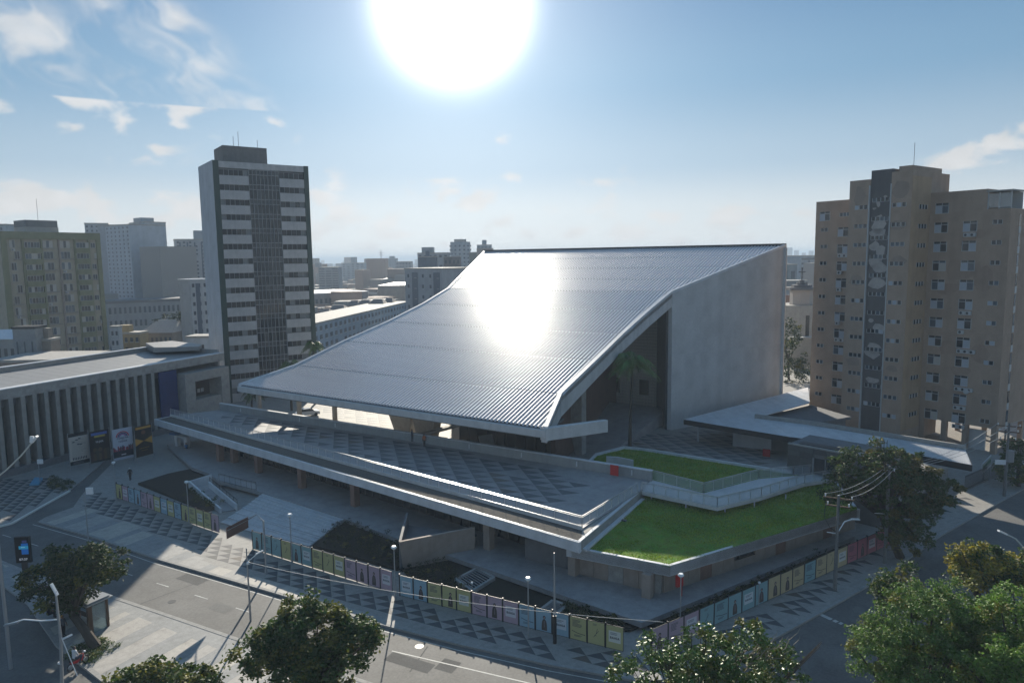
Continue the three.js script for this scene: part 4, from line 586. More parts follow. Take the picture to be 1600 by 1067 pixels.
// ---------- the colonnaded hall at the left ----------
{
  const o = at(0, 746, 0.15), d = az(23), n = V(-d.z, 0, d.x), t = thing('colonnade_hall', 'long concrete hall with a row of tall fins and flat metal roof', 'building', V(o.x, 0, o.z));
  const B = (mb, u0, u1, v0, v1, y0, y1) => mb.box(o, d, u0, u1, v0, v1, y0, y1), L0 = -16, L1 = 42;
  part(t, 'plinth', B(new MB(), L0, 31, -1.0, 0.9, 0, 1.15), M.darkConcrete);
  part(t, 'fascia', B(new MB(), L0, L1, -0.6, 0.55, 11.15, 12.55), M.concrete);
  part(t, 'fascia_cap', B(new MB(), L0, L1, -0.7, 0.6, 12.55, 12.68), M.whitePaint);
  part(t, 'rear_wall', B(new MB(), L0, L1, -14.3, -13.9, 0, 13.7), M.concrete); part(t, 'rear_cap', B(new MB(), L0, L1, -14.5, -13.7, 13.7, 13.85), M.whitePaint);
  part(t, 'end_wall', B(new MB(), L1 - 0.4, L1, -13.9, -0.6, 0, 13.2), M.concrete);
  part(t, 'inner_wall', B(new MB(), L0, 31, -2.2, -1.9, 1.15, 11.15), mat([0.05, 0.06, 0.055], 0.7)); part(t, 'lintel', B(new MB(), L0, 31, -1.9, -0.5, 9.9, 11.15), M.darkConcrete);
  const fin = B(new MB(), -0.31, 0.31, -0.9, 0.62, 1.15, 11.15).geo(V(o.x, 0, o.z));
  const finM = mat([0.36, 0.35, 0.32], 0.9, { map: T.stain, size: 4 });
  for (let k = 0; k < 25; k++) { const u = -14.9 + k * 1.69; if (u > 26) break; place(t, 'fin', fin, finM, V(d.x * u, 0, d.z * u)); }
  // roof sheets: ribbed, falling gently to the front
  const sheet = mat([0.34, 0.33, 0.32], 0.5, { map: T.metal, size: 8, metalness: 0.4 });
  for (let u = L0 + 0.2; u < L1 - 0.6; u += 2.0) { const P = (a, v, y) => add(add(up(o, y), d, a), n, v); part(t, 'roof_sheet', new MB().hex([P(u, -13.9, 12.9), P(u + 1.96, -13.9, 12.9), P(u + 1.96, -0.6, 12.2), P(u, -0.6, 12.2)].reverse(), [P(u, -13.9, 13.05), P(u + 1.96, -13.9, 13.05), P(u + 1.96, -0.6, 12.35), P(u, -0.6, 12.35)].reverse()), sheet); }
  part(t, 'roof_cowl', new MB().prism([add(add(o, d, 34.5), n, -9), add(add(o, d, 40), n, -3.5), add(add(o, d, 43), n, -6), add(add(o, d, 42), n, -13), add(add(o, d, 37), n, -14.2)], 13.2, [14.2, 13.9, 13.9, 14.5, 14.6]), sheet);
  // blue hanging beside the last fin
  part(t, 'blue_hanging', B(new MB(), 26.9, 30.6, 0.4, 0.7, 1.6, 11.0), mat([0.008, 0.03, 0.16], 0.75, { map: T.stain, size: 4 }));
  // portal at the end of the terrace
  part(t, 'portal_pier', B(new MB(), 31, 33.2, -3, 2.2, 0, 10.15), M.concrete); part(t, 'portal_pier', B(new MB(), 39.4, 41.4, -3, 2.2, 0, 10.15), M.concrete);
  part(t, 'portal_head', B(new MB(), 33.2, 39.4, -3, 2.2, 8.5, 10.15), M.concrete); part(t, 'portal_door', B(new MB(), 33.2, 39.4, -1.2, -0.9, 5.0, 8.5), mat([0.045, 0.028, 0.022], 0.6)); part(t, 'portal_sill', B(new MB(), 33.2, 39.4, -3, 2.0, 0, 5.05), M.concrete);
  part(t, 'notice', B(new MB(), 37.2, 37.9, -0.88, -0.84, 5.7, 6.4).box(o, d, 36.4, 37.0, -0.88, -0.84, 5.7, 6.4), M.whiteWall);
}
// ---------- prints ----------
function print(w, h, f) { const c = document.createElement('canvas'); c.width = w; c.height = h; const g = c.getContext('2d'); f(g, w, h); const t = new THREE.CanvasTexture(c); t.colorSpace = THREE.SRGBColorSpace; return new THREE.MeshStandardMaterial({ map: t, roughness: 0.75, side: THREE.DoubleSide }); }
const lines = (g, x, y, w, n, dy, r) => { for (let k = 0; k < n; k++) g.fillRect(x, y + k * dy, w * (0.55 + 0.45 * r()), Math.max(1, dy * 0.4)); };
// four tall banners before the hall
{
  const B = [
    ['off white exhibition banner with dark top and tiny silhouettes, leftmost of four', 110, 140, 733, 674, (g, w, h) => { const r = rng(1); g.fillStyle = '#bdb3a8'; g.fillRect(0, 0, w, h); g.fillStyle = '#1c1c20'; g.fillRect(0, 0, w, h * 0.11); g.fillRect(0, h * 0.88, w, h * 0.12); g.fillStyle = '#9a948c'; lines(g, w * 0.12, h * 0.22, w * 0.76, 16, h * 0.035, r); g.fillStyle = '#2b2f3b'; for (let k = 0; k < 5; k++) g.fillRect(w * (0.15 + 0.7 * r()), h * (0.16 + 0.25 * r()), w * 0.12, h * 0.03); for (let k = 0; k < 9; k++) { const x = w * (0.14 + k * 0.085), y = h * (0.78 + 0.02 * r()); g.fillRect(x, y, w * 0.05, h * 0.055); g.beginPath(); g.arc(x + w * 0.025, y - h * 0.012, w * 0.022, 0, 7); g.fill(); } g.fillStyle = '#6f6f72'; lines(g, w * 0.15, h * 0.91, w * 0.6, 3, h * 0.025, r); }],
    ['black show banner with blue top and date 12.JUL in white', 142, 173, 729, 671, (g, w, h) => { g.fillStyle = '#0c0d12'; g.fillRect(0, 0, w, h); g.fillStyle = '#4d6bb0'; g.fillRect(w * 0.1, h * 0.06, w * 0.8, h * 0.08); g.fillStyle = '#b7a04a'; g.fillRect(w * 0.25, h * 0.15, w * 0.55, h * 0.06); g.fillStyle = '#e8e8ea'; g.font = `bold ${h * 0.075}px sans-serif`; g.textAlign = 'center'; g.fillText('12.JUL', w / 2, h * 0.38); const r = rng(3); for (let k = 0; k < 7; k++) { g.fillStyle = ['#3c2a26', '#50402c', '#3d3b33', '#5a4a3a'][k % 4]; g.beginPath(); g.ellipse(w * (0.12 + 0.13 * k), h * (0.6 + 0.14 * r()), w * 0.11, h * 0.07, 0, 0, 7); g.fill(); g.fillRect(w * (0.04 + 0.13 * k), h * 0.72, w * 0.16, h * 0.22); } }],
    ['white banner with red and blue arch over the words CONCHA PARA TODOS', 178, 209, 725, 667, (g, w, h) => { g.fillStyle = '#b3b7c2'; g.fillRect(0, 0, w, h); g.lineWidth = h * 0.03; for (const [c, R] of [['#b5243a', 0.30], ['#2a2f52', 0.22], ['#8a3a8a', 0.15]]) { g.strokeStyle = c; g.beginPath(); g.arc(w * 0.5, h * 0.27, w * R, Math.PI, 0); g.stroke(); } g.fillStyle = '#1d2138'; g.textAlign = 'center'; g.font = `bold ${h * 0.075}px sans-serif`; g.fillText('CONCHA', w / 2, h * 0.34); g.font = `bold ${h * 0.03}px sans-serif`; g.fillText('PARA', w / 2, h * 0.375); g.font = `bold ${h * 0.075}px sans-serif`; g.fillText('TODOS', w / 2, h * 0.445); const r = rng(4); for (let k = 0; k < 40; k++) { g.fillStyle = ['#7a2434', '#a33a4c', '#22263c', '#3c2036'][k % 4]; g.fillRect(w * r(), h * (0.55 + 0.12 * r()), w * 0.06, h * 0.18); } g.fillStyle = '#14182a'; g.fillRect(0, h * 0.72, w, h * 0.2); g.fillStyle = '#c8c8cc'; g.fillRect(w * 0.38, h * 0.83, w * 0.24, h * 0.03); g.fillStyle = '#a2a6b2'; g.fillRect(0, h * 0.92, w, h * 0.08); }],
    ['black concert banner with two amber triangles, nearest the blue hanging', 213, 239, 720, 662, (g, w, h) => { g.fillStyle = '#0b0b0e'; g.fillRect(0, 0, w, h); g.fillStyle = '#c08a34'; g.fillRect(w * 0.05, h * 0.03, w * 0.9, h * 0.075); g.beginPath(); g.moveTo(0, h * 0.38); g.lineTo(w * 0.5, h * 0.5); g.lineTo(0, h * 0.63); g.fill(); g.beginPath(); g.moveTo(w, h * 0.38); g.lineTo(w * 0.5, h * 0.5); g.lineTo(w, h * 0.63); g.fill(); g.fillStyle = '#6d4a3c'; g.beginPath(); g.ellipse(w * 0.5, h * 0.22, w * 0.13, h * 0.07, 0, 0, 7); g.fill(); g.fillStyle = '#26221f'; g.fillRect(w * 0.34, h * 0.28, w * 0.32, h * 0.12); g.fillStyle = '#8a6a34'; g.fillRect(w * 0.2, h * 0.72, w * 0.6, h * 0.02); g.fillRect(w * 0.3, h * 0.80, w * 0.4, h * 0.015); }]];
  for (const [label, x0, x1, yb, yt, f] of B) {
    const a = at(x0, yb + 3, 0.15), b = at(x1, yb - 4, 0.15), d = az(azOf(a, b)), L = a.distanceTo(b), n = V(-d.z, 0, d.x), t = thing('banner', label, 'banner', up(a, 0.15), 'tall printed banners standing before the colonnaded hall');
    const P = (u, y) => add(add(up(a, y), d, u), n, 0.06); part(t, 'print', new MB().print(P(0, 0.9), P(L, 0.9), P(L, 5.6), P(0, 5.6)), print(160, 300, f));
    part(t, 'backing', new MB().box(a, d, 0, L, -0.02, 0.05, 0.9, 5.6), M.blackMetal); for (const u of [-0.06, L + 0.02]) part(t, 'post', new MB().box(a, d, u, u + 0.08, -0.06, 0.02, 0.1, 5.75), M.greyMetal);
  }
}
// ---------- the slab tower ----------
{
  const b = far(353, 610, 142), t = thing('slab_tower', 'tall grey office slab with white parapet bands and gridded glass centre', 'office tower', V(b.x, 0, b.z)); t.rotation.y = (90 - 55) * RAD;
  const grey = mat([0.58, 0.60, 0.63], 0.85, { map: T.stain, size: 12 }), green = mat([0.035, 0.06, 0.05], 0.7), spandrel = mat([0.56, 0.55, 0.54], 0.8, { map: T.stain, size: 5 }), grid = mat([0.30, 0.31, 0.32], 0.6);
  local(t, 'side_wall', Lb(new MB(), 0, 0.5, 0, 49.9, -12.8, -0.02), grey); local(t, 'wall', Lb(new MB(), 0.5, 19.1, 0, 49.6, -12.8, -1.3), M.darkConcrete);
  local(t, 'green_edge', Lb(new MB(), 0.0, 1.1, 0, 49.85, -0.02, 0.1), green); local(t, 'green_edge', Lb(new MB(), 18.1, 19.1, 0, 49.8, -1.3, 0.1), green);
  local(t, 'crown_band', Lb(new MB(), 1.1, 18.1, 48.5, 49.75, -1.3, 0.0), spandrel);
  const r = rng(21), room = mat([0.02, 0.022, 0.025], 0.4), blind = mat([0.20, 0.21, 0.21], 0.8), win = mat([0.018, 0.024, 0.03], 0.12);
  const spG = Lb(new MB(), 0, 5.6, 0, 1.75, -0.12, 0.06).geo(), spG2 = Lb(new MB(), 0, 5.1, 0, 1.75, -0.12, 0.06).geo(), mull = Lb(new MB(), 0, 0.07, 0, 1.17, -0.32, -0.24).geo(), panes = [0.85, 1.1].map((w) => Lb(new MB(), 0, w, 0, 1.17, -0.36, -0.32).geo());
  for (let k = 0; k < 16; k++) {
    const y = 45.32 - k * 2.918;
    place(t, 'spandrel', spG, spandrel, V(1.12, y, 0)); place(t, 'spandrel', spG2, spandrel, V(12.95, y - 0.1, 0));
    for (const [x0, n, w] of [[1.15, 6, 0.93], [12.95, 5, 1.02]]) { const row = local(t, 'window_row', Lb(new MB(), x0, x0 + n * w, y + 1.7 + 1.16, y + 1.75 + 1.2, -0.4, -0.1), grid); for (let j = 0; j < n; j++) { place(row, 'pane', panes[n === 6 ? 0 : 1], r() < 0.62 ? room : r() < 0.5 ? win : blind, V(x0 + j * w, y + 1.75, 0)); if (j) place(row, 'mullion', mull, grid, V(x0 + j * w - 0.04, y + 1.75, 0)); } }
  }
  // gridded glass in the middle
  const gx0 = 6.78, gw = 6.1, cols = 8, glass = [win, mat([0.03, 0.035, 0.04], 0.15), mat([0.06, 0.065, 0.07], 0.3)], pg = Lb(new MB(), 0.04, gw / cols - 0.04, 0.03, 1.9, -0.30, -0.26).geo(), pg2 = Lb(new MB(), 0.04, gw / cols - 0.04, 0.03, 0.95, -0.30, -0.26).geo();
  const cg = new MB(); for (let j = 0; j <= cols; j++) Lb(cg, gx0 + j * gw / cols - 0.04, gx0 + j * gw / cols + 0.04, 3, 48.5, -0.35, -0.05); for (let k = 0; k < 16; k++) { const y = 48.4 - k * 2.918; Lb(cg, gx0, gx0 + gw, y - 0.05, y + 0.05, -0.33, -0.07); Lb(cg, gx0, gx0 + gw, y - 1.0, y - 0.92, -0.33, -0.07); }
  const gf = local(t, 'glass_grid', cg, grid); let np = 0;
  for (let k = 0; k < 16; k++) for (let j = 0; j < cols; j++) { const y = 48.4 - (k + 1) * 2.918; place(gf, 'pane', pg, glass[r() < 0.7 ? 0 : r() < 0.7 ? 1 : 2], V(gx0 + j * gw / cols, y, 0)); place(gf, 'pane', pg2, glass[r() < 0.5 ? 1 : 2], V(gx0 + j * gw / cols, y + 1.93, 0)); np += 2; }
  local(t, 'roof_house', Lb(new MB(), 2.6, 11.3, 49.7, 53.2, -9.5, -2.2), mat([0.22, 0.21, 0.20], 0.9, { map: T.stain, size: 4 }));
  for (const [x, h] of [[5.2, 2.2], [6.2, 3.2], [10, 1.8]]) local(t, 'mast', new MB().tube([V(x, 53.2, -4), V(x, 53.2 + h, -4)], 0.05, 5), M.greyMetal);
}
// ---------- the olive block of flats ----------
{
  const a = far(9, 480, 183), b = far(163, 480, 203), W = a.clone().setY(0).distanceTo(b.clone().setY(0)), ang = azOf(a, b), t = thing('olive_flats', 'old olive and cream block of flats with stained balconies at far left', 'apartment block', V(a.x, 0, a.z)); t.rotation.y = (90 - ang) * RAD;
  const olive = mat([0.25, 0.25, 0.14], 0.9, { map: T.stain, size: 8 }), cream = mat([0.44, 0.39, 0.29], 0.9, { map: T.stain, size: 6 }), pink = mat([0.36, 0.29, 0.25], 0.9, { map: T.stain, size: 6 });
  const top = 38.6; local(t, 'wall', Lb(new MB(), 0, W, 0, top, -14, 0), cream); const s = W / 23;
  for (const [x0, x1] of [[0, 1.3], [W - 1.1, W]]) local(t, 'corner_pier', Lb(new MB(), x0, x1, 0, top, -0.05, 0.5), olive);
  for (const x of [4.6, 8.8, 12.8, 16.6, 20]) local(t, 'rib', Lb(new MB(), x * s - 0.2, x * s + 0.2, 0, top - 1.6, 0, 0.45), x === 12.8 ? pink : olive);
  local(t, 'crown_band', Lb(new MB(), 0, W, top - 1.9, top, -0.02, 0.6), olive);
  const r = rng(31), dk = [glassDark, glassBlue, glassDark, curtain, mat([0.05, 0.06, 0.06], 0.4)];
  const wf = (w, h) => cached(`yf${w}${h}`, () => { const m = new MB(); Lb(m, 0, w, -0.06, 0, 0, 0.1); Lb(m, 0, w, h, h + 0.06, 0, 0.1); const n = Math.max(1, Math.round(w / 0.75)); for (let k = 0; k <= n; k++) Lb(m, k * w / n - 0.03, k * w / n + 0.03, 0, h, 0, 0.08); return m; }), pn = (w, h) => cached(`yp${w}${h}`, () => Lb(new MB(), 0.03, w, 0, h, -0.05, 0.02));
  for (let k = 0; k < 13; k++) {
    const y = top - 4.1 - k * 2.92;
    for (const [x, w, h, band] of [[1.9, 1.1, 1.9], [5.0, 3.3, 1.35, 1], [9.2, 2.2, 1.8], [13.2, 2.2, 1.8], [16.9, 3.0, 1.35, 1], [20.6, 1.1, 1.3]]) {
      const xx = x * s + (w < 1.2 && k % 3 === 1 ? 0.9 : 0), f = place(t, 'window', wf(w * s, h), frameWhite, V(xx, y, band ? 0.42 : 0.02)), n = Math.max(1, Math.round(w * s / 0.75)); for (let j = 0; j < n; j++) place(f, 'pane', pn(w * s / n, h), dk[(r() * 5) | 0], V(j * w * s / n, 0, 0));
      if (band) place(t, 'balcony_front', cached(`yb${w}`, () => Lb(new MB(), -0.25, w * s + 0.2, -1.5, -0.1, -0.02, 0.75)), olive, V(xx, y, 0)); else if (r() < 0.6) place(t, 'sill_ledge', cached(`yl${w}`, () => Lb(new MB(), -0.3, w * s + 0.8, -0.25, -0.12, 0, 0.25)), M.darkConcrete, V(xx, y, 0));
      if (!band && r() < 0.25) aircon(t, xx + 0.6, y - 0.85, 0.03);
    }
  }
  local(t, 'roof_house', Lb(new MB(), 6.8, 14.8, top, top + 1.4, -9, -2), M.concrete); local(t, 'water_tank', Lb(new MB(), 6.8, 14.6, top + 1.4, top + 3.2, -9, -1.9), M.darkConcrete); local(t, 'mast', new MB().tube([V(10.8, top + 3, -4), V(10.8, top + 9, -4)], 0.06, 5), M.greyMetal);
}
// ---------- buildings farther off ----------
// a block seen between two pixel columns, its roof at a pixel row, at a distance; turned by the given angle
function block(name, label, cat, [x0, x1, yt, dist], o = {}) {
  const a = far(x0, yt, dist), b = far(x1, yt, dist + (o.skew ?? 0)), W = Math.hypot(b.x - a.x, b.z - a.z), h = Math.max(2, o.h ?? (a.y + b.y) / 2), t = thing(name, label, cat, V(a.x, 0, a.z), o.group); t.rotation.y = (90 - azOf(a, b)) * RAD;
  const D = o.depth ?? Math.min(18, W * 0.8), m = o.mat ?? mat(o.color ?? [0.36, 0.37, 0.38], 0.9, { map: T.stain, size: 12 });
  local(t, 'wall', Lb(new MB(), 0, W, 0, h, -D, 0), m);
  if (o.pitched) { const rm = o.roof ?? mat([0.26, 0.13, 0.09], 0.9, { map: T.stain, size: 3 }), e = 0.4, H = o.pitched; local(t, 'roof', new MB().hex([V(-e, h, e), V(W + e, h, e), V(W + e, h, -D - e), V(-e, h, -D - e)], [V(W * 0.2, h + H, -D * 0.45), V(W * 0.8, h + H, -D * 0.45), V(W * 0.8, h + H, -D * 0.55), V(W * 0.2, h + H, -D * 0.55)]), rm); }
  else { const c = o.cap ?? 0.5; local(t, 'roof', Lb(new MB(), -0.15, W + 0.15, h, h + c, -D - 0.15, 0.15), o.roof ?? M.concrete); if (o.house) local(t, 'roof_house', Lb(new MB(), W * o.house[0], W * o.house[1], h + c, h + c + o.house[2], -D * 0.7, -D * 0.2), m); }
  if (o.floors) { const n = o.floors, c = o.cols, fh = (h - 1) / n, cw = W / c, ww = o.ww ?? 0.5, hh = o.hh ?? 0.45, b2 = new MB(), r = rng(x0 * 7 + x1), gl = o.glass ?? mat([0.05, 0.06, 0.075], 0.3);
    const one = Lb(new MB(), -cw * ww / 2, cw * ww / 2, 0, fh * hh, -0.06, 0.04).geo(), fr = Lb(new MB(), -cw * ww / 2 - 0.12, cw * ww / 2 + 0.12, -0.14, -0.02, 0, 0.14).geo();
    const single = o.single && n * c <= 300; let made = 0;
    for (let k = 0; k < n; k++) for (let j = 0; j < c; j++) { if (r() < 0.04) continue; const x = (j + 0.5) * cw, y = h - (k + 0.8) * fh; if (single) { const w = place(t, 'window', fr, frameWhite, V(x, y, 0)); place(w, 'pane', one, r() < 0.75 ? gl : glassBlue, V(0, 0, 0)); } else Lb(b2, x - cw * ww / 2, x + cw * ww / 2, y, y + fh * hh, -0.06, 0.05); made++; }
    if (!single) local(t, 'windows', b2, gl).userData.kind = 'stuff'; }
  if (o.strips) for (const [s0, s1] of o.strips) local(t, 'dark_strip', Lb(new MB(), W * s0, W * s1, 1, h - 1, -0.05, 0.07), o.stripMat ?? mat([0.09, 0.11, 0.14], 0.6));
  return t;
}
const white = [0.42, 0.45, 0.48];
block('white_tower', 'pale blue white tower with rows of small windows behind the olive flats', 'tower block', [163, 201, 353, 320], { skew: -12, color: [0.52, 0.57, 0.62], floors: 26, cols: 6, ww: 0.3, hh: 0.5, depth: 16 });
block('white_tower', 'wide white tower with many thin vertical window lines beside paler tower', 'tower block', [200, 234, 353, 322], { skew: 14, color: white, floors: 26, cols: 11, ww: 0.45, hh: 0.7, depth: 16 });
block('white_tower', 'white tower with two dark vertical strips, right end of the tower group', 'tower block', [224, 258, 348, 345], { skew: 8, color: white, floors: 26, cols: 6, ww: 0.5, hh: 0.3, strips: [[0.28, 0.42], [0.6, 0.74]], house: [0.0, 0.6, 2], depth: 16 });
block('white_tower', 'flat topped pale block just showing above the olive flats', 'tower block', [131, 168, 350, 330], { skew: 4, color: [0.45, 0.49, 0.53], floors: 24, cols: 5, ww: 0.4 });
block('pale_tower', 'pale tower with four dark window lines left of the grey slab', 'tower block', [272, 320, 375, 330], { skew: 6, color: white, floors: 22, cols: 5, ww: 0.35, hh: 0.4, strips: [[0.14, 0.19], [0.38, 0.43], [0.62, 0.67], [0.84, 0.89]], house: [0.65, 1, 4] });
block('pale_tower', 'slim pale block with flat white cap close against the grey slab', 'tower block', [296, 332, 437, 205], { skew: 6, color: [0.46, 0.48, 0.50], floors: 9, cols: 4, ww: 0.4, hh: 0.4, strips: [[0.22, 0.4]], cap: 0.3, roof: M.whitePaint });
block('pale_tower', 'pale block cut by left frame edge behind the olive flats', 'tower block', [-14, 9, 352, 260], { color: [0.42, 0.47, 0.50], floors: 20, cols: 4 });
block('low_tower', 'distant low grey block between white towers and pale tower', 'tower block', [254, 276, 417, 420], { color: white, floors: 10, cols: 4 });
block('gallery_block', 'long two storey block with rows of square windows below white towers', 'building', [166, 302, 472, 258], { skew: 18, color: [0.34, 0.36, 0.38], floors: 3, cols: 18, ww: 0.5, hh: 0.5, single: true, roof: M.darkConcrete, depth: 14, cap: 1 });
block('terrace_house', 'narrow white house with blue toned windows beside the olive flats', 'house', [171, 184, 512, 200], { color: [0.5, 0.53, 0.56], floors: 4, cols: 2, single: true });
block('terrace_house', 'ochre house with broken balustrade next to narrow white house', 'house', [183, 217, 522, 205], { color: [0.40, 0.31, 0.17], floors: 3, cols: 4, single: true, house: [0, 0.45, 2] });
block('hip_roof_house', 'big old house under a pale grey hipped roof behind the hall', 'house', [219, 268, 520, 215], { color: [0.24, 0.22, 0.20], floors: 2, cols: 7, single: true, pitched: 3.4, roof: mat([0.40, 0.38, 0.36], 0.9, { map: T.stain, size: 3 }), depth: 16 });
block('white_house', 'small white blue house with flat roof left of slab tower foot', 'house', [290, 330, 528, 180], { color: [0.52, 0.57, 0.62], floors: 2, cols: 4, single: true });
block('brick_cottage', 'tiny orange gabled house peeping above the long two storey block', 'house', [263, 272, 458, 300], { color: [0.42, 0.26, 0.18], pitched: 3 });
block('old_house', 'grimy stained grey house with dark roof before the olive flats', 'house', [18, 53, 514, 150], { color: [0.28, 0.30, 0.30], mat: mat([0.3, 0.32, 0.33], 0.95, { map: T.concrete, size: 9 }), floors: 2, cols: 3, ww: 0.2, single: true, roof: M.blackMetal });
block('old_house', 'weathered beige block with stained ledge beside grimy grey house', 'house', [49, 78, 533, 152], { color: [0.30, 0.27, 0.23], floors: 2, cols: 3, ww: 0.3, single: true, house: [0.0, 0.8, 2.2] });
block('old_house', 'pale house with lean-to white roof at left frame edge', 'house', [-20, 22, 530, 160], { color: [0.36, 0.38, 0.38], floors: 2, cols: 4, single: true, pitched: 2, roof: M.zinc });
block('old_house', 'low ochre house under red tiles beside the olive flats left corner', 'house', [-12, 26, 482, 230], { color: [0.36, 0.32, 0.24], floors: 3, cols: 4, single: true, pitched: 3.5 });
block('low_block', 'long low beige block showing above the hall roof at left', 'building', [-20, 112, 566, 138], { color: [0.32, 0.26, 0.22], floors: 3, cols: 16, ww: 0.35, single: true });
// seen between the slab tower and the theatre roof
block('blue_block', 'long pale blue four storey block with paired windows behind theatre roof', 'building', [488, 640, 506, 205], { skew: 105, color: [0.34, 0.44, 0.54], floors: 4, cols: 26, ww: 0.5, hh: 0.5, single: true, depth: 14, h: 11.5 });
block('warehouse', 'long hall with pale flat roof and row of tall windows', 'warehouse', [490, 575, 458, 360], { skew: 20, color: [0.32, 0.31, 0.31], floors: 1, cols: 12, ww: 0.5, hh: 0.6, single: true, roof: mat([0.5, 0.52, 0.55], 0.6), depth: 40 });
block('warehouse', 'low shed with bright sunlit roof edge left of pale flats', 'warehouse', [590, 642, 447, 420], { color: [0.36, 0.33, 0.3], roof: M.whitePaint, depth: 60 });
block('warehouse', 'broad shed roofed in grey behind the long hall', 'warehouse', [590, 700, 437, 560], { color: [0.4, 0.37, 0.33], roof: mat([0.5, 0.5, 0.5], 0.6), depth: 60 });
for (const [x0, x1, y, d, c, l] of [[541, 558, 478, 300, [0.42, 0.3, 0.24], 'salmon little house with dark roof among old houses'], [557, 577, 477, 296, [0.40, 0.33, 0.24], 'cream little house with dark roof among old houses'], [575, 598, 476, 292, [0.26, 0.22, 0.2], 'brown little house with dark roof among old houses'], [598, 612, 474, 300, [0.45, 0.42, 0.42], 'whitish little house under a dark tiled roof, right of old houses'], [494, 512, 492, 270, [0.38, 0.37, 0.36], 'low house with pale sheet roof close to slab tower edge'], [512, 537, 486, 285, [0.28, 0.26, 0.25], 'dark house with broken pale roof next to sheet roofed house']]) block('old_house', l, 'house', [x0, x1, y, d], { color: c, pitched: 2, floors: 2, cols: 3, depth: 12, roof: mat([0.16, 0.13, 0.12], 0.9) });
block('grey_tower', 'grey tower with thin floor lines close to slab tower right edge', 'tower block', [497, 528, 418, 520], { color: [0.34, 0.36, 0.38], floors: 14, cols: 3, ww: 0.85, hh: 0.35, house: [-0.2, 0.02, 3] });
block('dark_flats', 'stepped pale flats with dark vertical strip beside theatre roof edge', 'apartment block', [632, 690, 421, 255], { skew: -14, color: [0.38, 0.41, 0.45], floors: 7, cols: 5, ww: 0.25, hh: 0.35, single: true, strips: [[0.2, 0.36], [0.78, 0.95]] });
block('dark_flats', 'dark blue grey block with blank front above the stepped flats', 'apartment block', [653, 681, 402, 330], { color: [0.15, 0.18, 0.22], house: [0.4, 0.6, 2.5] });
block('dark_flats', 'pale block with flat roof huts behind dark blue grey block', 'apartment block', [652, 700, 396, 390], { color: [0.40, 0.43, 0.46], floors: 12, cols: 6, house: [0.12, 0.5, 3] });
block('dark_flats', 'brown grey block close to theatre roof edge', 'apartment block', [693, 719, 402, 340], { color: [0.24, 0.22, 0.21], floors: 8, cols: 4 });
block('dark_flats', 'low green grey block right of the rounded tower', 'apartment block', [733, 760, 395, 420], { color: [0.14, 0.17, 0.17] });
{ // rounded tower
  const c = far(719, 378, 540), R = 7.6, t = thing('rounded_tower', 'pale blue rounded tower standing above theatre roof left corner', 'tower block', V(c.x, 0, c.z)), P = (r, y) => [...Array(14)].map((_, k) => V(c.x + r * Math.cos(k / 14 * 6.2832), y, c.z + r * Math.sin(k / 14 * 6.2832)));
  part(t, 'wall', new MB().prism(P(R, 0), 0, c.y), mat([0.30, 0.36, 0.42], 0.8, { map: T.stain, size: 8 })); part(t, 'roof', new MB().prism(P(R * 0.6, 0), c.y, c.y + 2), M.concrete);
  const w = new MB(); for (let y = 3; y < c.y - 2; y += 3) for (let k = 0; k < 14; k += 1) { const a = k / 14 * 6.2832 + 0.22, q = V(c.x + (R - 0.1) * Math.cos(a), 0, c.z + (R - 0.1) * Math.sin(a)); w.bar(up(q, y), up(q, y + 1.3), 1.3, 0.4); } part(t, 'windows', w, glassBlue).userData.kind = 'stuff'; }
block('distant_tower', 'blue grey tower with roof hut peeping over the theatre ridge', 'tower block', [745, 768, 383, 620], { color: [0.26, 0.31, 0.36], floors: 14, cols: 4, house: [0.35, 0.65, 4] });
// hazy skyline
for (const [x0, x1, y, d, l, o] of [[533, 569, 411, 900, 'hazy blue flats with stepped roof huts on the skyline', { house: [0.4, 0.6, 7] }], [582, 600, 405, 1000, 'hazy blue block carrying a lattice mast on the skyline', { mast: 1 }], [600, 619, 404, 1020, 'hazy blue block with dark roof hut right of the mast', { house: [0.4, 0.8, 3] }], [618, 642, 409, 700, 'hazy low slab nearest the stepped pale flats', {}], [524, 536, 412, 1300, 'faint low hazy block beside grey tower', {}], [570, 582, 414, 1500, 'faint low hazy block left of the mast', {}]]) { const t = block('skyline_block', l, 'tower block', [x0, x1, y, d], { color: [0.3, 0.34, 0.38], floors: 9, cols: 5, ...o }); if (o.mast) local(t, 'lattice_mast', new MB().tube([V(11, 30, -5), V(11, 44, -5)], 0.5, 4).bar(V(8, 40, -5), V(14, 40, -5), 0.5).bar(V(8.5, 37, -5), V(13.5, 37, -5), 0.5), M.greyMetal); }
// seen between the theatre and the brown flats
block('grey_block', 'small grey block with dark window close to the stage wall', 'building', [1222, 1246, 414, 330], { color: [0.26, 0.30, 0.31], floors: 3, cols: 2 });
block('grey_block', 'flat grey hall below the blue high rise', 'building', [1222, 1262, 440, 300], { color: [0.26, 0.26, 0.27], roof: M.concrete });
block('high_rise', 'blue high rise with white balcony bands left of brown flats', 'tower block', [1252, 1292, 400, 430], { skew: 10, color: [0.32, 0.38, 0.44], floors: 10, cols: 3, ww: 0.8, hh: 0.4, strips: [[0.28, 0.36]] });
block('white_hall', 'long white wall with flat roof behind the chapel', 'building', [1218, 1275, 452, 250], { color: [0.46, 0.47, 0.48] });
block('tiled_house', 'house with sunlit red tiled roof beside the chapel', 'house', [1215, 1243, 478, 205], { color: [0.44, 0.43, 0.42], pitched: 3, roof: mat([0.42, 0.21, 0.13], 0.9, { map: T.stain, size: 2 }) });
block('courtyard_wall', 'pale retaining wall with brown stripe below the chapel', 'wall', [1238, 1285, 530, 175], { color: [0.36, 0.34, 0.30], depth: 2 });
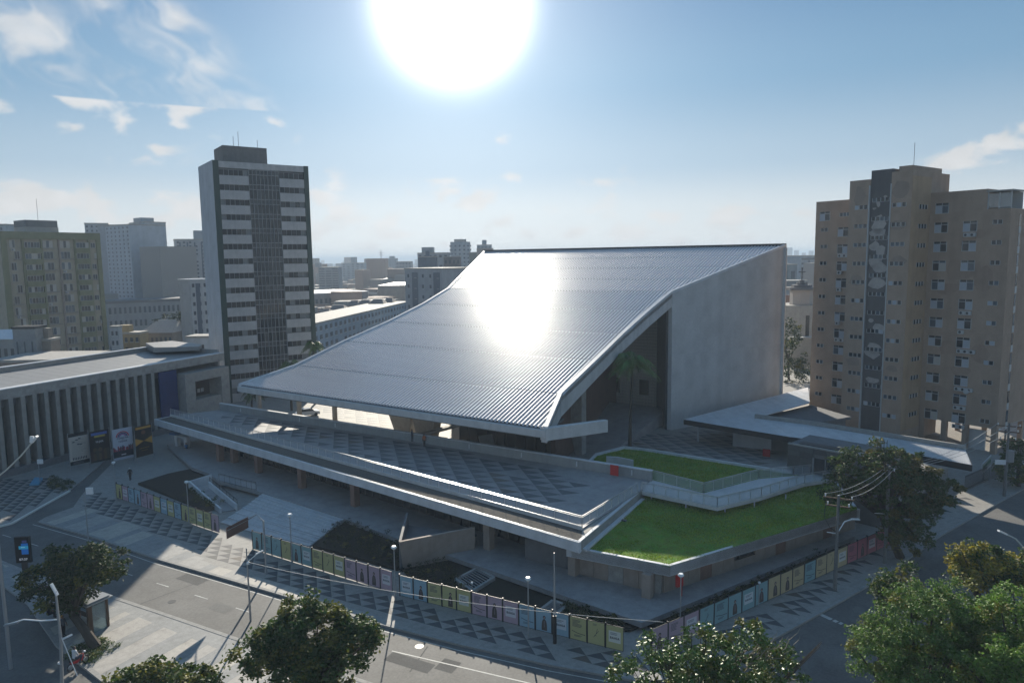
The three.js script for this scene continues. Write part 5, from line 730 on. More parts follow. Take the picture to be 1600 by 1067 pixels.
{ const c = far(1252, 480, 190), t = thing('chapel', 'small pale chapel with curved octagonal roof and cross', 'chapel', V(c.x, 0, c.z)); const P = (r) => [...Array(8)].map((_, k) => V(c.x + r * Math.cos((k + 0.5) / 8 * 6.2832), 0, c.z + r * Math.sin((k + 0.5) / 8 * 6.2832)));
  part(t, 'wall', new MB().box(c, az(100), -5, 7, -8, 4.2, 0, 16.6), mat([0.42, 0.40, 0.37], 0.9, { map: T.stain, size: 5 })); part(t, 'lantern', new MB().prism(P(2.9), 16.6, 20.6), mat([0.34, 0.30, 0.27], 0.9)); const rf = new MB(); for (let k = 0; k < 4; k++) rf.prism(P([3.9, 2.6, 1.4, 0.7][k]), 20.6 + k * 0.62, 20.6 + (k + 1) * 0.62 + 0.05); part(t, 'roof', rf, mat([0.10, 0.10, 0.11], 0.8)); part(t, 'cross', new MB().bar(up(c, 23), up(c, 26.4), 0.22).bar(V(c.x - 0.9, 25.3, c.z), V(c.x + 0.9, 25.3, c.z), 0.22), M.blackMetal);
  part(t, 'window', new MB().box(c, az(100), 0.4, 1.3, 4.2, 4.3, 7, 14), M.darkGlass); }
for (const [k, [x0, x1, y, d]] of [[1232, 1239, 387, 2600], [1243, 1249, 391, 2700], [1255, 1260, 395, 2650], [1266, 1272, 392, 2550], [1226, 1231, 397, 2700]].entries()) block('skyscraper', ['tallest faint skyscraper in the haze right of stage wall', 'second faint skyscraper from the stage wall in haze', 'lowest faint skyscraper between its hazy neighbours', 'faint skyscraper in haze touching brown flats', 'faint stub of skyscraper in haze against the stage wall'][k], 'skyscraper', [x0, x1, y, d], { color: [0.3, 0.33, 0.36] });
block('yellow_house', 'cream block of flats behind brown flats at right frame edge', 'apartment block', [1586, 1700, 560, 125], { skew: 20, color: [0.42, 0.38, 0.30], floors: 4, cols: 9, single: true });
// the rest of the town: many low roofs, too far to tell apart
{ const r = rng(404), b = new MB(), b2 = new MB(); for (let k = 0; k < 4200; k++) { const a = (-44 + 88 * r()) * RAD, d = 340 + 4200 * Math.pow(r(), 1.4), x = Math.sin(a) * d, z = -Math.cos(a) * d, w = 7 + r() * 12, dd = 7 + r() * 10, h = 4 + r() * 8 + (r() < 0.16 ? 6 + 26 * r() * r() : 0), c = az(r() * 180); (k % 3 ? b : b2).box(V(x, 0, z), c, 0, w, 0, dd, -0.05, h); }
  const o = solo('distant_rooftops', b, mat([0.30, 0.28, 0.26], 0.9), 'sea of low hazy roofs stretching away to the horizon', 'rooftops'); o.userData.kind = 'stuff'; const o2 = solo('distant_rooftops', b2, mat([0.34, 0.25, 0.20], 0.9), 'paler low hazy roofs scattered among the darker ones', 'rooftops'); o2.userData.kind = 'stuff'; }
// ---------- printed hoardings round the site ----------
{
  const colours = { yellow: '#aba777', pink: '#a9939f', teal: '#7a9ea4', blue: '#86a5b5', beige: '#b09f7c', red: '#a5606c' }, made = {};
  const design = (c, k) => made[c + k] ??= print(96, 132, (g, w, h) => {
    const r = rng(c.length * 31 + k.length * 7 + c.charCodeAt(0)); g.fillStyle = colours[c]; g.fillRect(0, 0, w, h); g.fillStyle = '#2c3038';
    if (k === 'logo') { g.fillStyle = 'rgba(205,210,214,0.75)'; g.fillRect(w * 0.14, h * 0.22, w * 0.72, h * 0.5); g.fillStyle = '#5a6470'; lines(g, w * 0.24, h * 0.3, w * 0.5, 2, h * 0.06, r); g.fillStyle = '#1d2228'; g.font = `bold ${h * 0.14}px sans-serif`; g.textAlign = 'center'; g.fillText('BAHIA', w / 2, h * 0.58); }
    if (k === 'text') { g.fillStyle = '#39404a'; lines(g, w * 0.14, h * 0.12, w * 0.6, 6, h * 0.055, r); g.lineWidth = 3; g.strokeStyle = '#2a2a2a'; g.beginPath(); g.moveTo(w * 0.1, h * 0.62); g.lineTo(w * 0.5, h * 0.7); g.lineTo(w * 0.94, h * 0.72); g.stroke(); lines(g, w * 0.25, h * 0.78, w * 0.5, 2, h * 0.05, r); }
    if (k === 'person') { const x = w * (0.42 + 0.2 * r()); g.beginPath(); g.ellipse(x, h * 0.34, w * 0.09, h * 0.075, 0, 0, 7); g.fill(); g.fillStyle = '#48403c'; g.beginPath(); g.moveTo(x - w * 0.18, h * 0.95); g.quadraticCurveTo(x - w * 0.2, h * 0.42, x, h * 0.42); g.quadraticCurveTo(x + w * 0.2, h * 0.45, x + w * 0.17, h * 0.95); g.fill(); g.fillStyle = '#a98b7c'; g.beginPath(); g.ellipse(x, h * 0.36, w * 0.05, h * 0.045, 0, 0, 7); g.fill(); g.fillStyle = '#71666a'; g.fillRect(x - w * 0.03, h * 0.5, w * 0.06, h * 0.3); }
    if (k === 'note') { g.strokeStyle = '#3a3f3c'; g.lineWidth = 2; g.beginPath(); g.moveTo(w * 0.34, h * 0.7); g.lineTo(w * 0.66, h * 0.38); g.moveTo(w * 0.5, h * 0.54); g.lineTo(w * 0.58, h * 0.3); g.moveTo(w * 0.4, h * 0.6); g.lineTo(w * 0.52, h * 0.62); g.stroke(); g.fillStyle = '#5b5f58'; lines(g, w * 0.3, h * 0.1, w * 0.3, 2, h * 0.05, r); }
  });
  const run = (label, a, b, list) => {
    const d = az(azOf(a, b)), n = V(-d.z, 0, d.x), L = a.distanceTo(b), w = L / list.length, t = thing('printed_hoarding', label, 'hoarding', up(a, 0.15)), r = rng(list.length);
    list.forEach(([c, k], i) => { const u0 = i * w + 0.05, u1 = (i + 1) * w - 0.05, hgt = 2.12 + (r() - 0.5) * 0.07, lean = 0.03 * (r() - 0.5), P = (u, y) => add(add(up(a, y), d, u), n, 0.04 + lean * y);
      const p = part(t, 'panel', new MB().hex([P(u0, 0.2), P(u1, 0.2), add(P(u1, 0.2), n, -0.03), add(P(u0, 0.2), n, -0.03)], [P(u0, hgt), P(u1, hgt), add(P(u1, hgt), n, -0.03), add(P(u0, hgt), n, -0.03)]), M.blackMetal, `${c} panel printed with ${{ logo: 'a boxed word', text: 'lines of text', person: 'a figure', note: 'a thin ornament' }[k]}`);
      const q = (u, y) => add(P(u, y), n, 0.006); part(p, 'print', new MB().print(q(u0 + 0.03, 0.24), q(u1 - 0.03, 0.24), q(u1 - 0.03, hgt - 0.04), q(u0 + 0.03, hgt - 0.04)), design(c, k));
      part(t, 'post', new MB().box(a, d, i * w - 0.04, i * w + 0.04, -0.1, 0.05, 0.1, 2.22), M.blackMetal); });
  };
  const Y = 'yellow', K = 'pink', B = 'blue', E = 'teal', G = 'beige', R = 'red', l = 'logo', x = 'text', p = 'person', o = 'note';
  run('leftmost hoarding of pastel printed panels beside the dark planting bed', V(-51, 0.15, -88.24), V(-32.73, 0.15, -75.84), [[Y, p], [K, l], [B, x], [B, p], [K, x], [K, p], [Y, l], [B, l], [Y, l], [B, x], [Y, p], [Y, x], [Y, l], [Y, x], [K, p]]);
  run('middle hoarding run of teal, yellow and pink panels below broad steps', V(-27.42, 0.15, -71.34), V(-11.06, 0.15, -61.09), [[E, p], [E, x], [E, o], [Y, o], [E, p], [E, l], [Y, x], [Y, o], [Y, l], [K, x], [K, p], [K, p], [K, l]]);
  run('hoarding run of printed panels before the concrete enclosure and the skylight grids', V(-10.33, 0.15, -60.45), V(8.2, 0.15, -50.85), [[B, l], [B, p], [Y, x], [Y, p], [Y, l], [K, x], [K, p], [K, l], [B, x], [B, p], [B, l], [Y, x], [Y, o], [Y, l]]);
  run('hoarding run along the right street with beige panels and red ones at its end', V(10.2, 0.15, -50.5), V(39.4, 0.15, -70.7), [[K, p], [K, x], [K, l], [E, o], [E, x], [E, p], [E, l], [E, p], [G, p], [G, p], [G, x], [E, x], [G, x], [G, o], [G, l], [R, x], [R, p], [R, l], [R, x], [R, p]]);
}
// ---------- lamps and poles ----------
const globe = mat([0.75, 0.76, 0.76], 0.4), galv = mat([0.34, 0.35, 0.36], 0.5, { metalness: 0.4 });
{
  const first = thing('post_lamp', '', 'lamp post'); const pole = new MB().tube([V(0, 0, 0), V(0, 4.7, 0)], [0.07, 0.045], 8).tube([V(0, 0, 0), V(0, 0.5, 0)], 0.11, 8), head = new MB().tube([V(0, 4.66, 0), V(0, 4.8, 0), V(0, 4.86, 0)], [0.07, 0.2, 0.26], 10).tube([V(0, 4.86, 0), V(0, 5.0, 0)], [0.26, 0.17], 10);
  local(first, 'pole', pole, galv); local(first, 'lamp_head', head, globe);
  const spots = [[456, 878, 'slim post lamp among teal panels of the middle hoarding'], [618, 938, 'slim post lamp at the gap between middle and right hoarding runs'], [826, 996, 'slim post lamp before blue panels near the tall grey pole'], [1063, 990, 'slim post lamp under the corner of the lawn wing'], [181, 781, 'slim post lamp at the left end of leftmost hoarding'], [295, 817, 'slim post lamp halfway along the leftmost hoarding']];
  spots.forEach(([x, y, label], k) => { const q = at(x, y, 0.15), o = k ? first.clone() : first; if (k) { o.name = numbered('post_lamp'); scene.add(o); } o.position.set(q.x, 0.15, q.z); tag(o, label, 'lamp post', 'slim white headed lamp posts along the hoardings'); });
  for (const [x, y, label] of [[738, 946, 'low bollard light in dark bed near the yellow panels'], [1186, 946, 'short grey post in planting behind teal panels of the right hoarding']]) { const q = at(x, y, 0.3); const t = thing('garden_light', label, 'garden light', up(q, 0.3)); part(t, 'post', new MB().tube([up(q, 0.3), up(q, 2.3)], 0.04, 6), galv); part(t, 'globe', new MB().lump(up(q, 2.35), 0.12, 0.1, 0.12, 8, 1, 0), globe); }
}
{ const q = at(867, 1005, 0.15), t = thing('flag_pole', 'tall plain grey pole standing in the hoarding line', 'pole', up(q, 0.15)); part(t, 'shaft', new MB().tube([up(q, 0.1), up(q, 3.5), up(q, 7.5)], [0.1, 0.085, 0.05], 8), galv); part(t, 'base_sleeve', new MB().tube([up(q, 0.1), up(q, 2.4)], 0.15, 8), M.blackMetal); }
{ const q = at(391, 968, 0.15), t = thing('street_pole', 'thin dark street pole with short bracket at the kerb before centre tree', 'pole', up(q, 0.15)), h = 6.4; part(t, 'shaft', new MB().tube([up(q, 0), up(q, h)], [0.09, 0.05], 7), M.greyMetal); part(t, 'bracket', new MB().tube([up(q, h - 1.2), V(q.x + 0.9, h - 0.5, q.z - 0.2)], 0.035, 5).bar(V(q.x + 0.7, h - 0.6, q.z - 0.15), V(q.x + 1.25, h - 0.35, q.z - 0.3), 0.16, 0.08), globe); part(t, 'camera', new MB().lump(V(q.x + 0.1, h - 1.25, q.z + 0.1), 0.14, 0.14, 0.14, 6, 2, 0), globe); }
{ const q = at(138, 852, 0.15), t = thing('sign_pole', 'thin bent pole carrying a small white box by the paved nose', 'pole', up(q, 0.15)); part(t, 'shaft', new MB().tube([up(q, 0), V(q.x, 2.5, q.z), far(131, 772, -q.z)], [0.08, 0.06, 0.04], 6), M.greyMetal); const w = far(139, 767, -q.z); part(t, 'box', new MB().box(w, az(90), -0.35, 0.35, -0.1, 0.1, w.y - 0.35, w.y + 0.35), globe); }
{ const q = at(62, 755, 0.15), t = thing('sign_pole', 'slim pole with square white box on the square before the hall', 'pole', up(q, 0.15)); part(t, 'shaft', new MB().tube([up(q, 0), up(q, 3.4)], 0.06, 6), M.greyMetal); part(t, 'box', new MB().box(q, az(90), -0.1, 0.6, -0.12, 0.12, 2.9, 3.5), globe); }
{ // curved street lamps reaching into the frame
  const lamp = (label, pts, dist, base, head) => { const P = pts.map(([x, y]) => far(x, y, dist)), t = thing('street_lamp', label, 'street lamp', V(P[0].x, 0.15, P[0].z)); if (base) part(t, 'pole', new MB().tube([up(P[0], 0), P[0]], [0.14, 0.09], 8), galv); part(t, 'arm', new MB().tube(P, 0.055, 7), mat([0.55, 0.55, 0.5], 0.5)); const e = P[P.length - 1], d = e.clone().sub(P[P.length - 2]).normalize(); for (const s of head) part(t, 'lamp_head', new MB().bar(add(e, d, -0.1), add(add(e, d, 0.5), V(s, 0.05, 0), 0.5), 0.26, 0.12), globe); return t; };
  lamp('street lamp with long curved arm entering at left edge before the fins', [[-14, 752], [8, 735], [32, 712], [50, 690]], 50, true, [-0.7, 0.05]);
  lamp('street lamp arm entering at right edge above the bushy trees', [[1622, 880], [1606, 862], [1588, 842], [1572, 834]], 52, true, [-0.2]);
  const b = at(96, 1085, 0.15), t = thing('street_lamp', 'double armed street lamp pole at the bottom left corner by the motorcycle', 'street lamp', up(b, 0.15)), D = -b.z; const top = far(86, 924, D);
  part(t, 'pole', new MB().tube([up(b, 0), far(94, 1000, D), top], [0.13, 0.1, 0.07], 8), galv); part(t, 'lamp_head', new MB().bar(far(79, 912, D), far(89, 930, D), 0.22, 0.1), globe); part(t, 'arm', new MB().tube([far(88, 968, D), far(64, 970, D), far(36, 968, D), far(10, 976, D)], 0.05, 6), globe); part(t, 'lamp_head', new MB().bar(far(28, 972, D), far(6, 977, D), 0.24, 0.1), M.greyMetal); part(t, 'stay', new MB().tube([far(92, 988, D), far(106, 1022, D), far(120, 1056, D)], 0.035, 5), globe); part(t, 'bracket', new MB().bar(far(98, 998, D), far(111, 992, D), 0.16, 0.1).bar(far(90, 1035, D), far(96, 1037, D), 0.2, 0.1), globe); }
// brown sign hung from a bent arm
{ const q = at(416, 897, 0.15), D = -q.z, t = thing('direction_sign', 'brown direction sign with rows of white writing hung from bent arm', 'road sign', up(q, 0.15)); const a = far(411, 814, D), b = far(400, 804, D + 0.3), c = at(387, 812, 5.15), e = at(354, 829, 5.15);
  part(t, 'pole', new MB().tube([up(q, 0), a], [0.1, 0.08], 8), galv); part(t, 'arm', new MB().tube([a, b, c, e], 0.06, 6), galv);
  const h = 1.05, p = (s, y) => { const m = mix(c, e, s); return V(m.x, m.y + y, m.z + 0.09); }; const m = print(256, 96, (g, w, hh) => { g.fillStyle = '#6b2e1c'; g.fillRect(0, 0, w, hh); g.strokeStyle = '#d8cfc4'; g.lineWidth = 3; g.strokeRect(3, 3, w - 6, hh - 6); g.fillStyle = '#d8cfc4'; const r = rng(6); for (let k = 0; k < 4; k++) { let x = 26; while (x < w - 30) { const l = 8 + r() * 22; g.fillRect(x, 14 + k * 20, l, 9); x += l + 6; } g.beginPath(); g.arc(15, 19 + k * 20, 5, 0, 7); g.fill(); } });
  part(t, 'print', new MB().print(p(1.02, -h * 0.75), p(0, -h * 0.75), p(0, h * 0.3), p(1.02, h * 0.3)), m); part(t, 'panel', new MB().bar(V(c.x, c.y - 0.24, c.z + 0.04), V(e.x, e.y - 0.24, e.z + 0.04), 0.06, h), M.brown); }
// street clock
{ const q = at(40, 905, 0.15), D = -q.z, t = thing('street_clock', 'black street clock panel reading 07:37 on the paved island', 'street clock', up(q, 0.15)), d = az(83), P = (u, y) => add(add(up(q, y), d, u), V(-d.z, 0, d.x), 0.14); const w = 0.62, y0 = 1.9, y1 = 4.35;
  part(t, 'case', new MB().box(q, d, -w - 0.06, w + 0.06, -0.12, 0.12, y0 - 0.06, y1 + 0.06), M.blackMetal); part(t, 'post', new MB().box(q, d, -0.25, 0.25, -0.08, 0.08, 0.1, y0 - 0.06), M.blackMetal);
  const m = print(128, 256, (g, ww, hh) => { g.fillStyle = '#07090d'; g.fillRect(0, 0, ww, hh); g.fillStyle = '#1668b8'; g.fillRect(ww * 0.42, hh * 0.24, ww * 0.5, hh * 0.44); g.fillStyle = '#2aa3c8'; g.fillRect(ww * 0.24, hh * 0.34, ww * 0.68, hh * 0.13); g.fillStyle = '#9fd6e0'; g.fillRect(ww * 0.4, hh * 0.38, ww * 0.3, hh * 0.03); g.fillStyle = '#3a3f74'; g.fillRect(ww * 0.5, hh * 0.12, ww * 0.34, hh * 0.1); g.fillStyle = '#e6e9ec'; g.font = `bold ${hh * 0.12}px sans-serif`; g.textAlign = 'center'; g.fillText('07:37', ww / 2, hh * 0.92); });
  m.emissive = lin(1, 1, 1); m.emissiveMap = m.map; m.emissiveIntensity = 0.12; part(t, 'screen', new MB().print(P(-w, y0), P(w, y0), P(w, y1), P(-w, y1)), m); }
// ---------- utility poles and their wires ----------
const upole = (label, x, y, h, arms, extra) => { const q = at(x, y, 0.15), t = thing('utility_pole', label, 'utility pole', up(q, 0.15)); part(t, 'shaft', new MB().tube([up(q, 0), up(q, h)], [0.19, 0.12], 8), M.pole); for (const [yy, w, a] of arms) { const d = az(a); part(t, 'cross_arm', new MB().bar(add(up(q, yy), d, -w), add(up(q, yy), d, w), 0.1, 0.12), M.wood); for (let k = -1; k <= 1; k++) part(t, 'insulator', new MB().tube([add(up(q, yy + 0.05), d, k * w * 0.85), add(up(q, yy + 0.32), d, k * w * 0.85)], [0.05, 0.08], 6), globe); } if (extra) extra(t, q); return [t, q]; };
const [poleA, qA] = upole('leaning wooden armed utility pole with street light before the beige hoarding panels', 1305, 922, 8.9, [[8.6, 1.25, 118], [7.9, 1.0, 118]], (t, q) => { part(t, 'lamp_arm', new MB().tube([up(q, 5.4), V(q.x + 1.1, 6.1, q.z - 1.0), V(q.x + 2.1, 6.1, q.z - 1.6)], 0.045, 6), globe); part(t, 'lamp_head', new MB().bar(V(q.x + 2.0, 6.12, q.z - 1.55), V(q.x + 2.9, 5.9, q.z - 2.0), 0.24, 0.1), globe); part(t, 'bracket', new MB().bar(V(q.x - 0.9, 5.55, q.z), V(q.x, 5.4, q.z), 0.06, 0.06), globe); part(t, 'cable_loop', new MB().tube([V(q.x - 1.1, 8.3, q.z), V(q.x - 1.2, 7, q.z), V(q.x - 0.7, 6, q.z), V(q.x - 0.15, 5.6, q.z)], 0.025, 5), M.blackMetal); });
const [poleB, qB] = upole('straight concrete utility pole in front of the roadside tree', 1383, 880, 9.8, [[9.3, 0.5, 118]], (t, q) => part(t, 'bracket', new MB().bar(V(q.x - 1.2, 5.2, q.z), V(q.x + 1.0, 5.0, q.z), 0.05, 0.05), globe));
const [poleC, qC] = upole('dark utility pole with three cross arms near right frame edge', 1570, 775, 9.3, [[8.9, 1.3, 118], [8.2, 1.1, 118], [7.2, 0.9, 118]], (t, q) => { part(t, 'transformer', new MB().tube([V(q.x + 0.1, 4.6, q.z + 0.4), V(q.x + 0.1, 6.0, q.z + 0.4)], 0.42, 10), M.greyMetal); part(t, 'sign_plate', new MB().box(V(q.x - 1.5, 0, q.z + 0.1), az(100), 0, 1.2, 0, 0.06, 4.2, 4.8), globe); });
{ const wm = mat([0.42, 0.42, 0.40], 0.6), sag = (a, b, s) => [...Array(9)].map((_, k) => { const f = k / 8, q = mix(a, b, f); q.y -= s * 4 * f * (1 - f); return q; });
  const d = az(118); const lab = ['upper', 'middle', 'lower']; for (let k = -1; k <= 1; k++) { solo('power_line', new MB().tube(sag(add(up(qA, 8.92), d, k * 1.06), add(up(qB, 9.6), d, k * 0.4), 0.5), 0.022, 5), wm, `${['leftmost', 'middle', 'rightmost'][k + 1]} of three wires fanning from leaning pole to concrete pole`, 'power line'); solo('power_line', new MB().tube(sag(add(up(qB, 9.6), d, k * 0.4), add(up(qC, 9.2), d, k * 1.1), 1.1), 0.022, 5), wm, `${['left', 'middle', 'right'][k + 1]} wire of three from concrete pole to dark pole`, 'power line'); }
  solo('power_line', new MB().tube(sag(add(up(qC, 9.2), d, 0), V(120, 10, -128), 1), 0.022, 5), wm, 'wire leaving the dark utility pole past right frame edge', 'power line');
  const q = at(391, 968, 0.15); solo('overhead_cable', new MB().tube(sag(V(q.x, 5.2, q.z), V(9.5, 6.5, -43.5), 0.7), 0.02, 5), wm, 'thin pale cable running from thin dark pole along the promenade', 'cable'); }
// ---------- railing fence, small billboard at the right ----------
{ const a = at(1508, 768, 0.15), b = at(1572, 738, 0.15), d = az(azOf(a, b)), L = a.distanceTo(b), t = thing('picket_fence', 'dark metal picket fence along pavement before the flats', 'fence', up(a, 0.15)); part(t, 'rail', new MB().box(a, d, 0, L, -0.03, 0.03, 0.4, 0.46).box(a, d, 0, L, -0.03, 0.03, 2.0, 2.06), M.blackMetal); for (let u = 0; u < L; u += 0.28) part(t, 'picket', new MB().box(a, d, u, u + 0.04, -0.02, 0.02, 0.15, 2.2), M.blackMetal); }
{ const q = at(1540, 752, 0.15), D = -q.z, a = far(1536, 740, D), b = far(1550, 728, D), c = far(1550, 711, D), e = far(1536, 725, D), t = thing('billboard', 'small white and green billboard on posts behind the picket fence', 'billboard', up(q, 0.15)); part(t, 'panel', new MB().hex([a, b, add(b, V(0, 0, -0.12)), add(a, V(0, 0, -0.12))], [e, c, add(c, V(0, 0, -0.12)), add(e, V(0, 0, -0.12))]), M.whitePaint); part(t, 'print', new MB().print(add(mix(a, e, 0.2), V(0, 0, 0.01)), add(mix(b, c, 0.2), V(0, 0, 0.01)), add(c, V(0, -0.1, 0.01)), add(e, V(0, -0.1, 0.01))), print(64, 96, (g, w, h) => { g.fillStyle = '#9fa7a0'; g.fillRect(0, 0, w, h); g.fillStyle = '#5d7d62'; g.fillRect(4, 30, w - 8, 40); g.fillStyle = '#3f5a48'; g.fillRect(8, 40, w * 0.4, 26); })); for (const s of [0.15, 0.85]) { const m = mix(a, b, s); part(t, 'post', new MB().tube([up(m, 0), m], 0.07, 6), M.greyMetal); } }
// ---------- bus shelter ----------
{ const e = at(139, 992, 0.15), d = az(118), t = thing('bus_shelter', 'bus shelter with rounded pale roof half hidden under the left tree', 'bus shelter', up(e, 0.15)); part(t, 'end_panel', new MB().box(e, d, -0.06, 0.06, -1.5, -0.1, 0.15, 2.4), new THREE.MeshPhysicalMaterial({ color: lin(0.5, 0.6, 0.62), roughness: 0.15, transmission: 0.75, thickness: 0, side: THREE.DoubleSide })); part(t, 'end_post', new MB().box(e, d, -0.12, 0.12, -0.3, 0.05, 0.15, 2.6).box(e, d, -0.1, 0.1, -1.65, -1.45, 0.15, 2.5), M.wood); part(t, 'roof', new MB().box(e, d, -7, 0.3, -2.0, 0.2, 2.6, 2.7).box(e, d, -6.8, 0.15, -1.8, 0.05, 2.7, 2.8), M.greyMetal); for (const u of [-2.3, -4.6, -6.8]) part(t, 'post', new MB().box(e, d, u, u + 0.1, -1.9, -1.8, 0.15, 2.6), M.greyMetal); part(t, 'rear_pane', new MB().box(e, d, -6.7, -0.2, -1.86, -1.83, 0.5, 2.4), new THREE.MeshPhysicalMaterial({ color: lin(0.45, 0.52, 0.54), roughness: 0.2, transmission: 0.7, thickness: 0, side: THREE.DoubleSide })); part(t, 'bench', new MB().box(e, d, -6.2, -1, -1.6, -1.15, 0.58, 0.64), M.wood); }
// planter, tarpaulin, kiosk at the left
{ const q = at(100, 768, 0.15); solo('blue_tarpaulin', new MB().prism([at(45, 759, 0.15), at(54, 752, 0.15), at(66, 750, 0.15), at(60, 758, 0.15)], 0.15, [0.3, 0.75, 0.5, 0.35]), mat([0.10, 0.28, 0.42], 0.6), 'crumpled light blue tarpaulin lying on the square before the hall', 'tarpaulin', null, at(55, 755, 0.15));
  const k = at(285, 706, 0.15), d = az(120), t = thing('event_arch', 'small white arch with blue top standing under the terrace left end', 'arch', up(k, 0.15)); part(t, 'leg', new MB().box(k, d, -1.5, -0.8, -0.3, 0.3, 0.15, 2.5), M.whiteWall); part(t, 'leg', new MB().box(k, d, 0.8, 1.5, -0.3, 0.3, 0.15, 2.5), M.whiteWall); part(t, 'top', new MB().box(k, d, -1.5, 1.5, -0.3, 0.3, 2.5, 2.8), M.whiteWall); part(t, 'blue_cover', new MB().box(k, d, -2.4, -0.9, -0.6, 0.5, 2.8, 3.1), mat([0.08, 0.16, 0.30], 0.6)); }
// parked white car under the theatre eave
{ const q = at(480, 650, PLAZA), d = az(60), t = thing('parked_car', 'white car parked beyond the terrace parapet under the theatre eave', 'car', up(q, PLAZA)), w = mat([0.7, 0.71, 0.72], 0.25), n = V(-d.z, 0, d.x), y = PLAZA, P = (u, v, h) => add(add(up(q, y + h), d, u), n, v);
  const prof = [[-2.1, 0.3], [-2.15, 0.75], [-1.7, 0.95], [-1.0, 1.02], [1.2, 1.02], [2.0, 0.9], [2.15, 0.6], [2.1, 0.3]], cab = [[-1.6, 0.97], [-1.0, 1.45], [0.5, 1.48], [1.3, 1.0]]; const body = new MB(); const ext = (mb, pr, hw, tw) => { for (let k = 0; k < pr.length - 1; k++) mb.quad(P(pr[k][0], hw, pr[k][1]), P(pr[k + 1][0], hw, pr[k + 1][1]), P(pr[k + 1][0], -hw, pr[k + 1][1]), P(pr[k][0], -hw, pr[k][1])); for (const s of [1, -1]) for (let k = 1; k < pr.length - 1; k++) mb.tri(P(pr[0][0], s * hw, pr[0][1]), P(pr[k][0], s * hw, pr[k][1]), P(pr[k + 1][0], s * hw, pr[k + 1][1])); return mb; };
  part(t, 'body', ext(body, prof, 0.86), w); part(t, 'cabin_glass', ext(new MB(), cab, 0.76), M.darkGlass); part(t, 'roof', new MB().hex([P(-1, -0.74, 1.44), P(0.5, -0.74, 1.46), P(0.5, 0.74, 1.46), P(-1, 0.74, 1.44)].reverse(), [P(-0.95, -0.7, 1.5), P(0.45, -0.7, 1.52), P(0.45, 0.7, 1.52), P(-0.95, 0.7, 1.5)].reverse()), w); for (const [u, v] of [[-1.35, 0.8], [1.35, 0.8], [-1.35, -0.8], [1.35, -0.8]]) part(t, 'wheel', new MB().tube([P(u, v - 0.1, 0.32), P(u, v + 0.1, 0.32)], 0.32, 12), M.blackMetal); }
// ---------- trees ----------
function leafMat(r = 0.75) { return new THREE.MeshPhysicalMaterial({ vertexColors: true, roughness: r, side: THREE.DoubleSide, transmission: 0.38, thickness: 0, specularIntensity: 0.5 }); }
const LEAF = leafMat(), LEAFSHINY = leafMat(0.45);
function leaves(blobs, o) { // blobs: [centre, rx, ry, rz]; clumps of leaves thrown through them
  const r = rng(o.seed), b = new MB(); b.c = []; const dir = () => { const z = 2 * r() - 1, a = r() * 6.2832, s = Math.sqrt(1 - z * z); return V(s * Math.cos(a), z, s * Math.sin(a)); };
  const vol = blobs.map(([, x, y, z]) => x * y * z), tot = vol.reduce((p, q) => p + q, 0);
  blobs.forEach(([c, rx, ry, rz], k) => {
    const n = Math.round(o.clumps * vol[k] / tot);
    for (let j = 0; j < n; j++) {
      const d = dir(), f = 0.45 + 0.6 * Math.pow(r(), 0.6), q = V(c.x + d.x * rx * f, c.y + d.y * ry * f, c.z + d.z * rz * f), cr_ = o.clump * (0.55 + 0.8 * r()), hue = r(), m = Math.round(o.per * (0.6 + 0.8 * r()));
      for (let i = 0; i < m; i++) {
        const e = dir(), g = Math.pow(r(), 0.5) * cr_, p = V(q.x + e.x * g, q.y + e.y * g * 0.75 - g * 0.2, q.z + e.z * g), a = dir(); a.y *= 0.5; a.y -= 0.15; a.normalize(); let s = V(0, 0, 0).crossVectors(a, dir()).normalize();
        const L = o.leaf * (0.7 + 0.6 * r()), w = L * o.slim, t = add(p, a, L), l = add(add(p, a, L * 0.5), s, w), l2 = add(add(p, a, L * 0.5), s, -w);
        b.tri(p, l, t); b.tri(p, t, l2);
        const k2 = 0.7 + 0.6 * r(), yel = hue < o.yellow ? 0.6 + 0.4 * r() : r() < 0.1 ? 0.5 : 0, G = o.green, C = [(G[0] * (1 - yel) + o.warm[0] * yel) * k2, (G[1] * (1 - yel) + o.warm[1] * yel) * k2, (G[2] * (1 - yel) + o.warm[2] * yel) * k2];
        for (let v = 0; v < 6; v++) b.c.push(...C);
      }
    }
  });
  return b;
}
const bark = mat([0.075, 0.06, 0.045], 0.95, { map: T.stain, size: 1.2 }), barkPale = mat([0.26, 0.22, 0.17], 0.95);
function tree(name, label, base, blobs, o) {
  const t = thing(name, label, o.cat ?? 'tree', base.clone()), r = rng(o.seed + 5), tr = new MB(), fork = o.fork ?? mix(base, blobs[0][0], 0.45), R = o.trunk ?? 0.25;
  tr.tube([base, ...(o.bend ? [o.bend] : [mix(base, fork, 0.5).add(V((r() - 0.5) * 0.4, 0, (r() - 0.5) * 0.4))]), fork], [R * 1.25, R, R * 0.8], 9);
  const trunk = part(t, 'trunk', tr, bark);
  for (const [c, rx, ry, rz] of blobs) for (let k = 0; k < 4; k++) { const e = V(c.x + (r() - 0.5) * rx * 1.5, c.y + (r() - 0.2) * ry * 0.9, c.z + (r() - 0.5) * rz * 1.5), m = mix(fork, e, 0.5); m.y += 0.3 * r(); part(trunk, 'limb', new MB().tube([fork, m, e], [R * 0.55, R * 0.3, R * 0.08], 6), bark); }
  part(t, 'crown', leaves(blobs, o), o.shiny ? LEAFSHINY : LEAF); return t;
}
const GREEN = { green: [0.055, 0.10, 0.022], warm: [0.19, 0.18, 0.03], yellow: 0.22, slim: 0.3, leaf: 0.26, per: 85, clump: 0.62 };
const F = far;
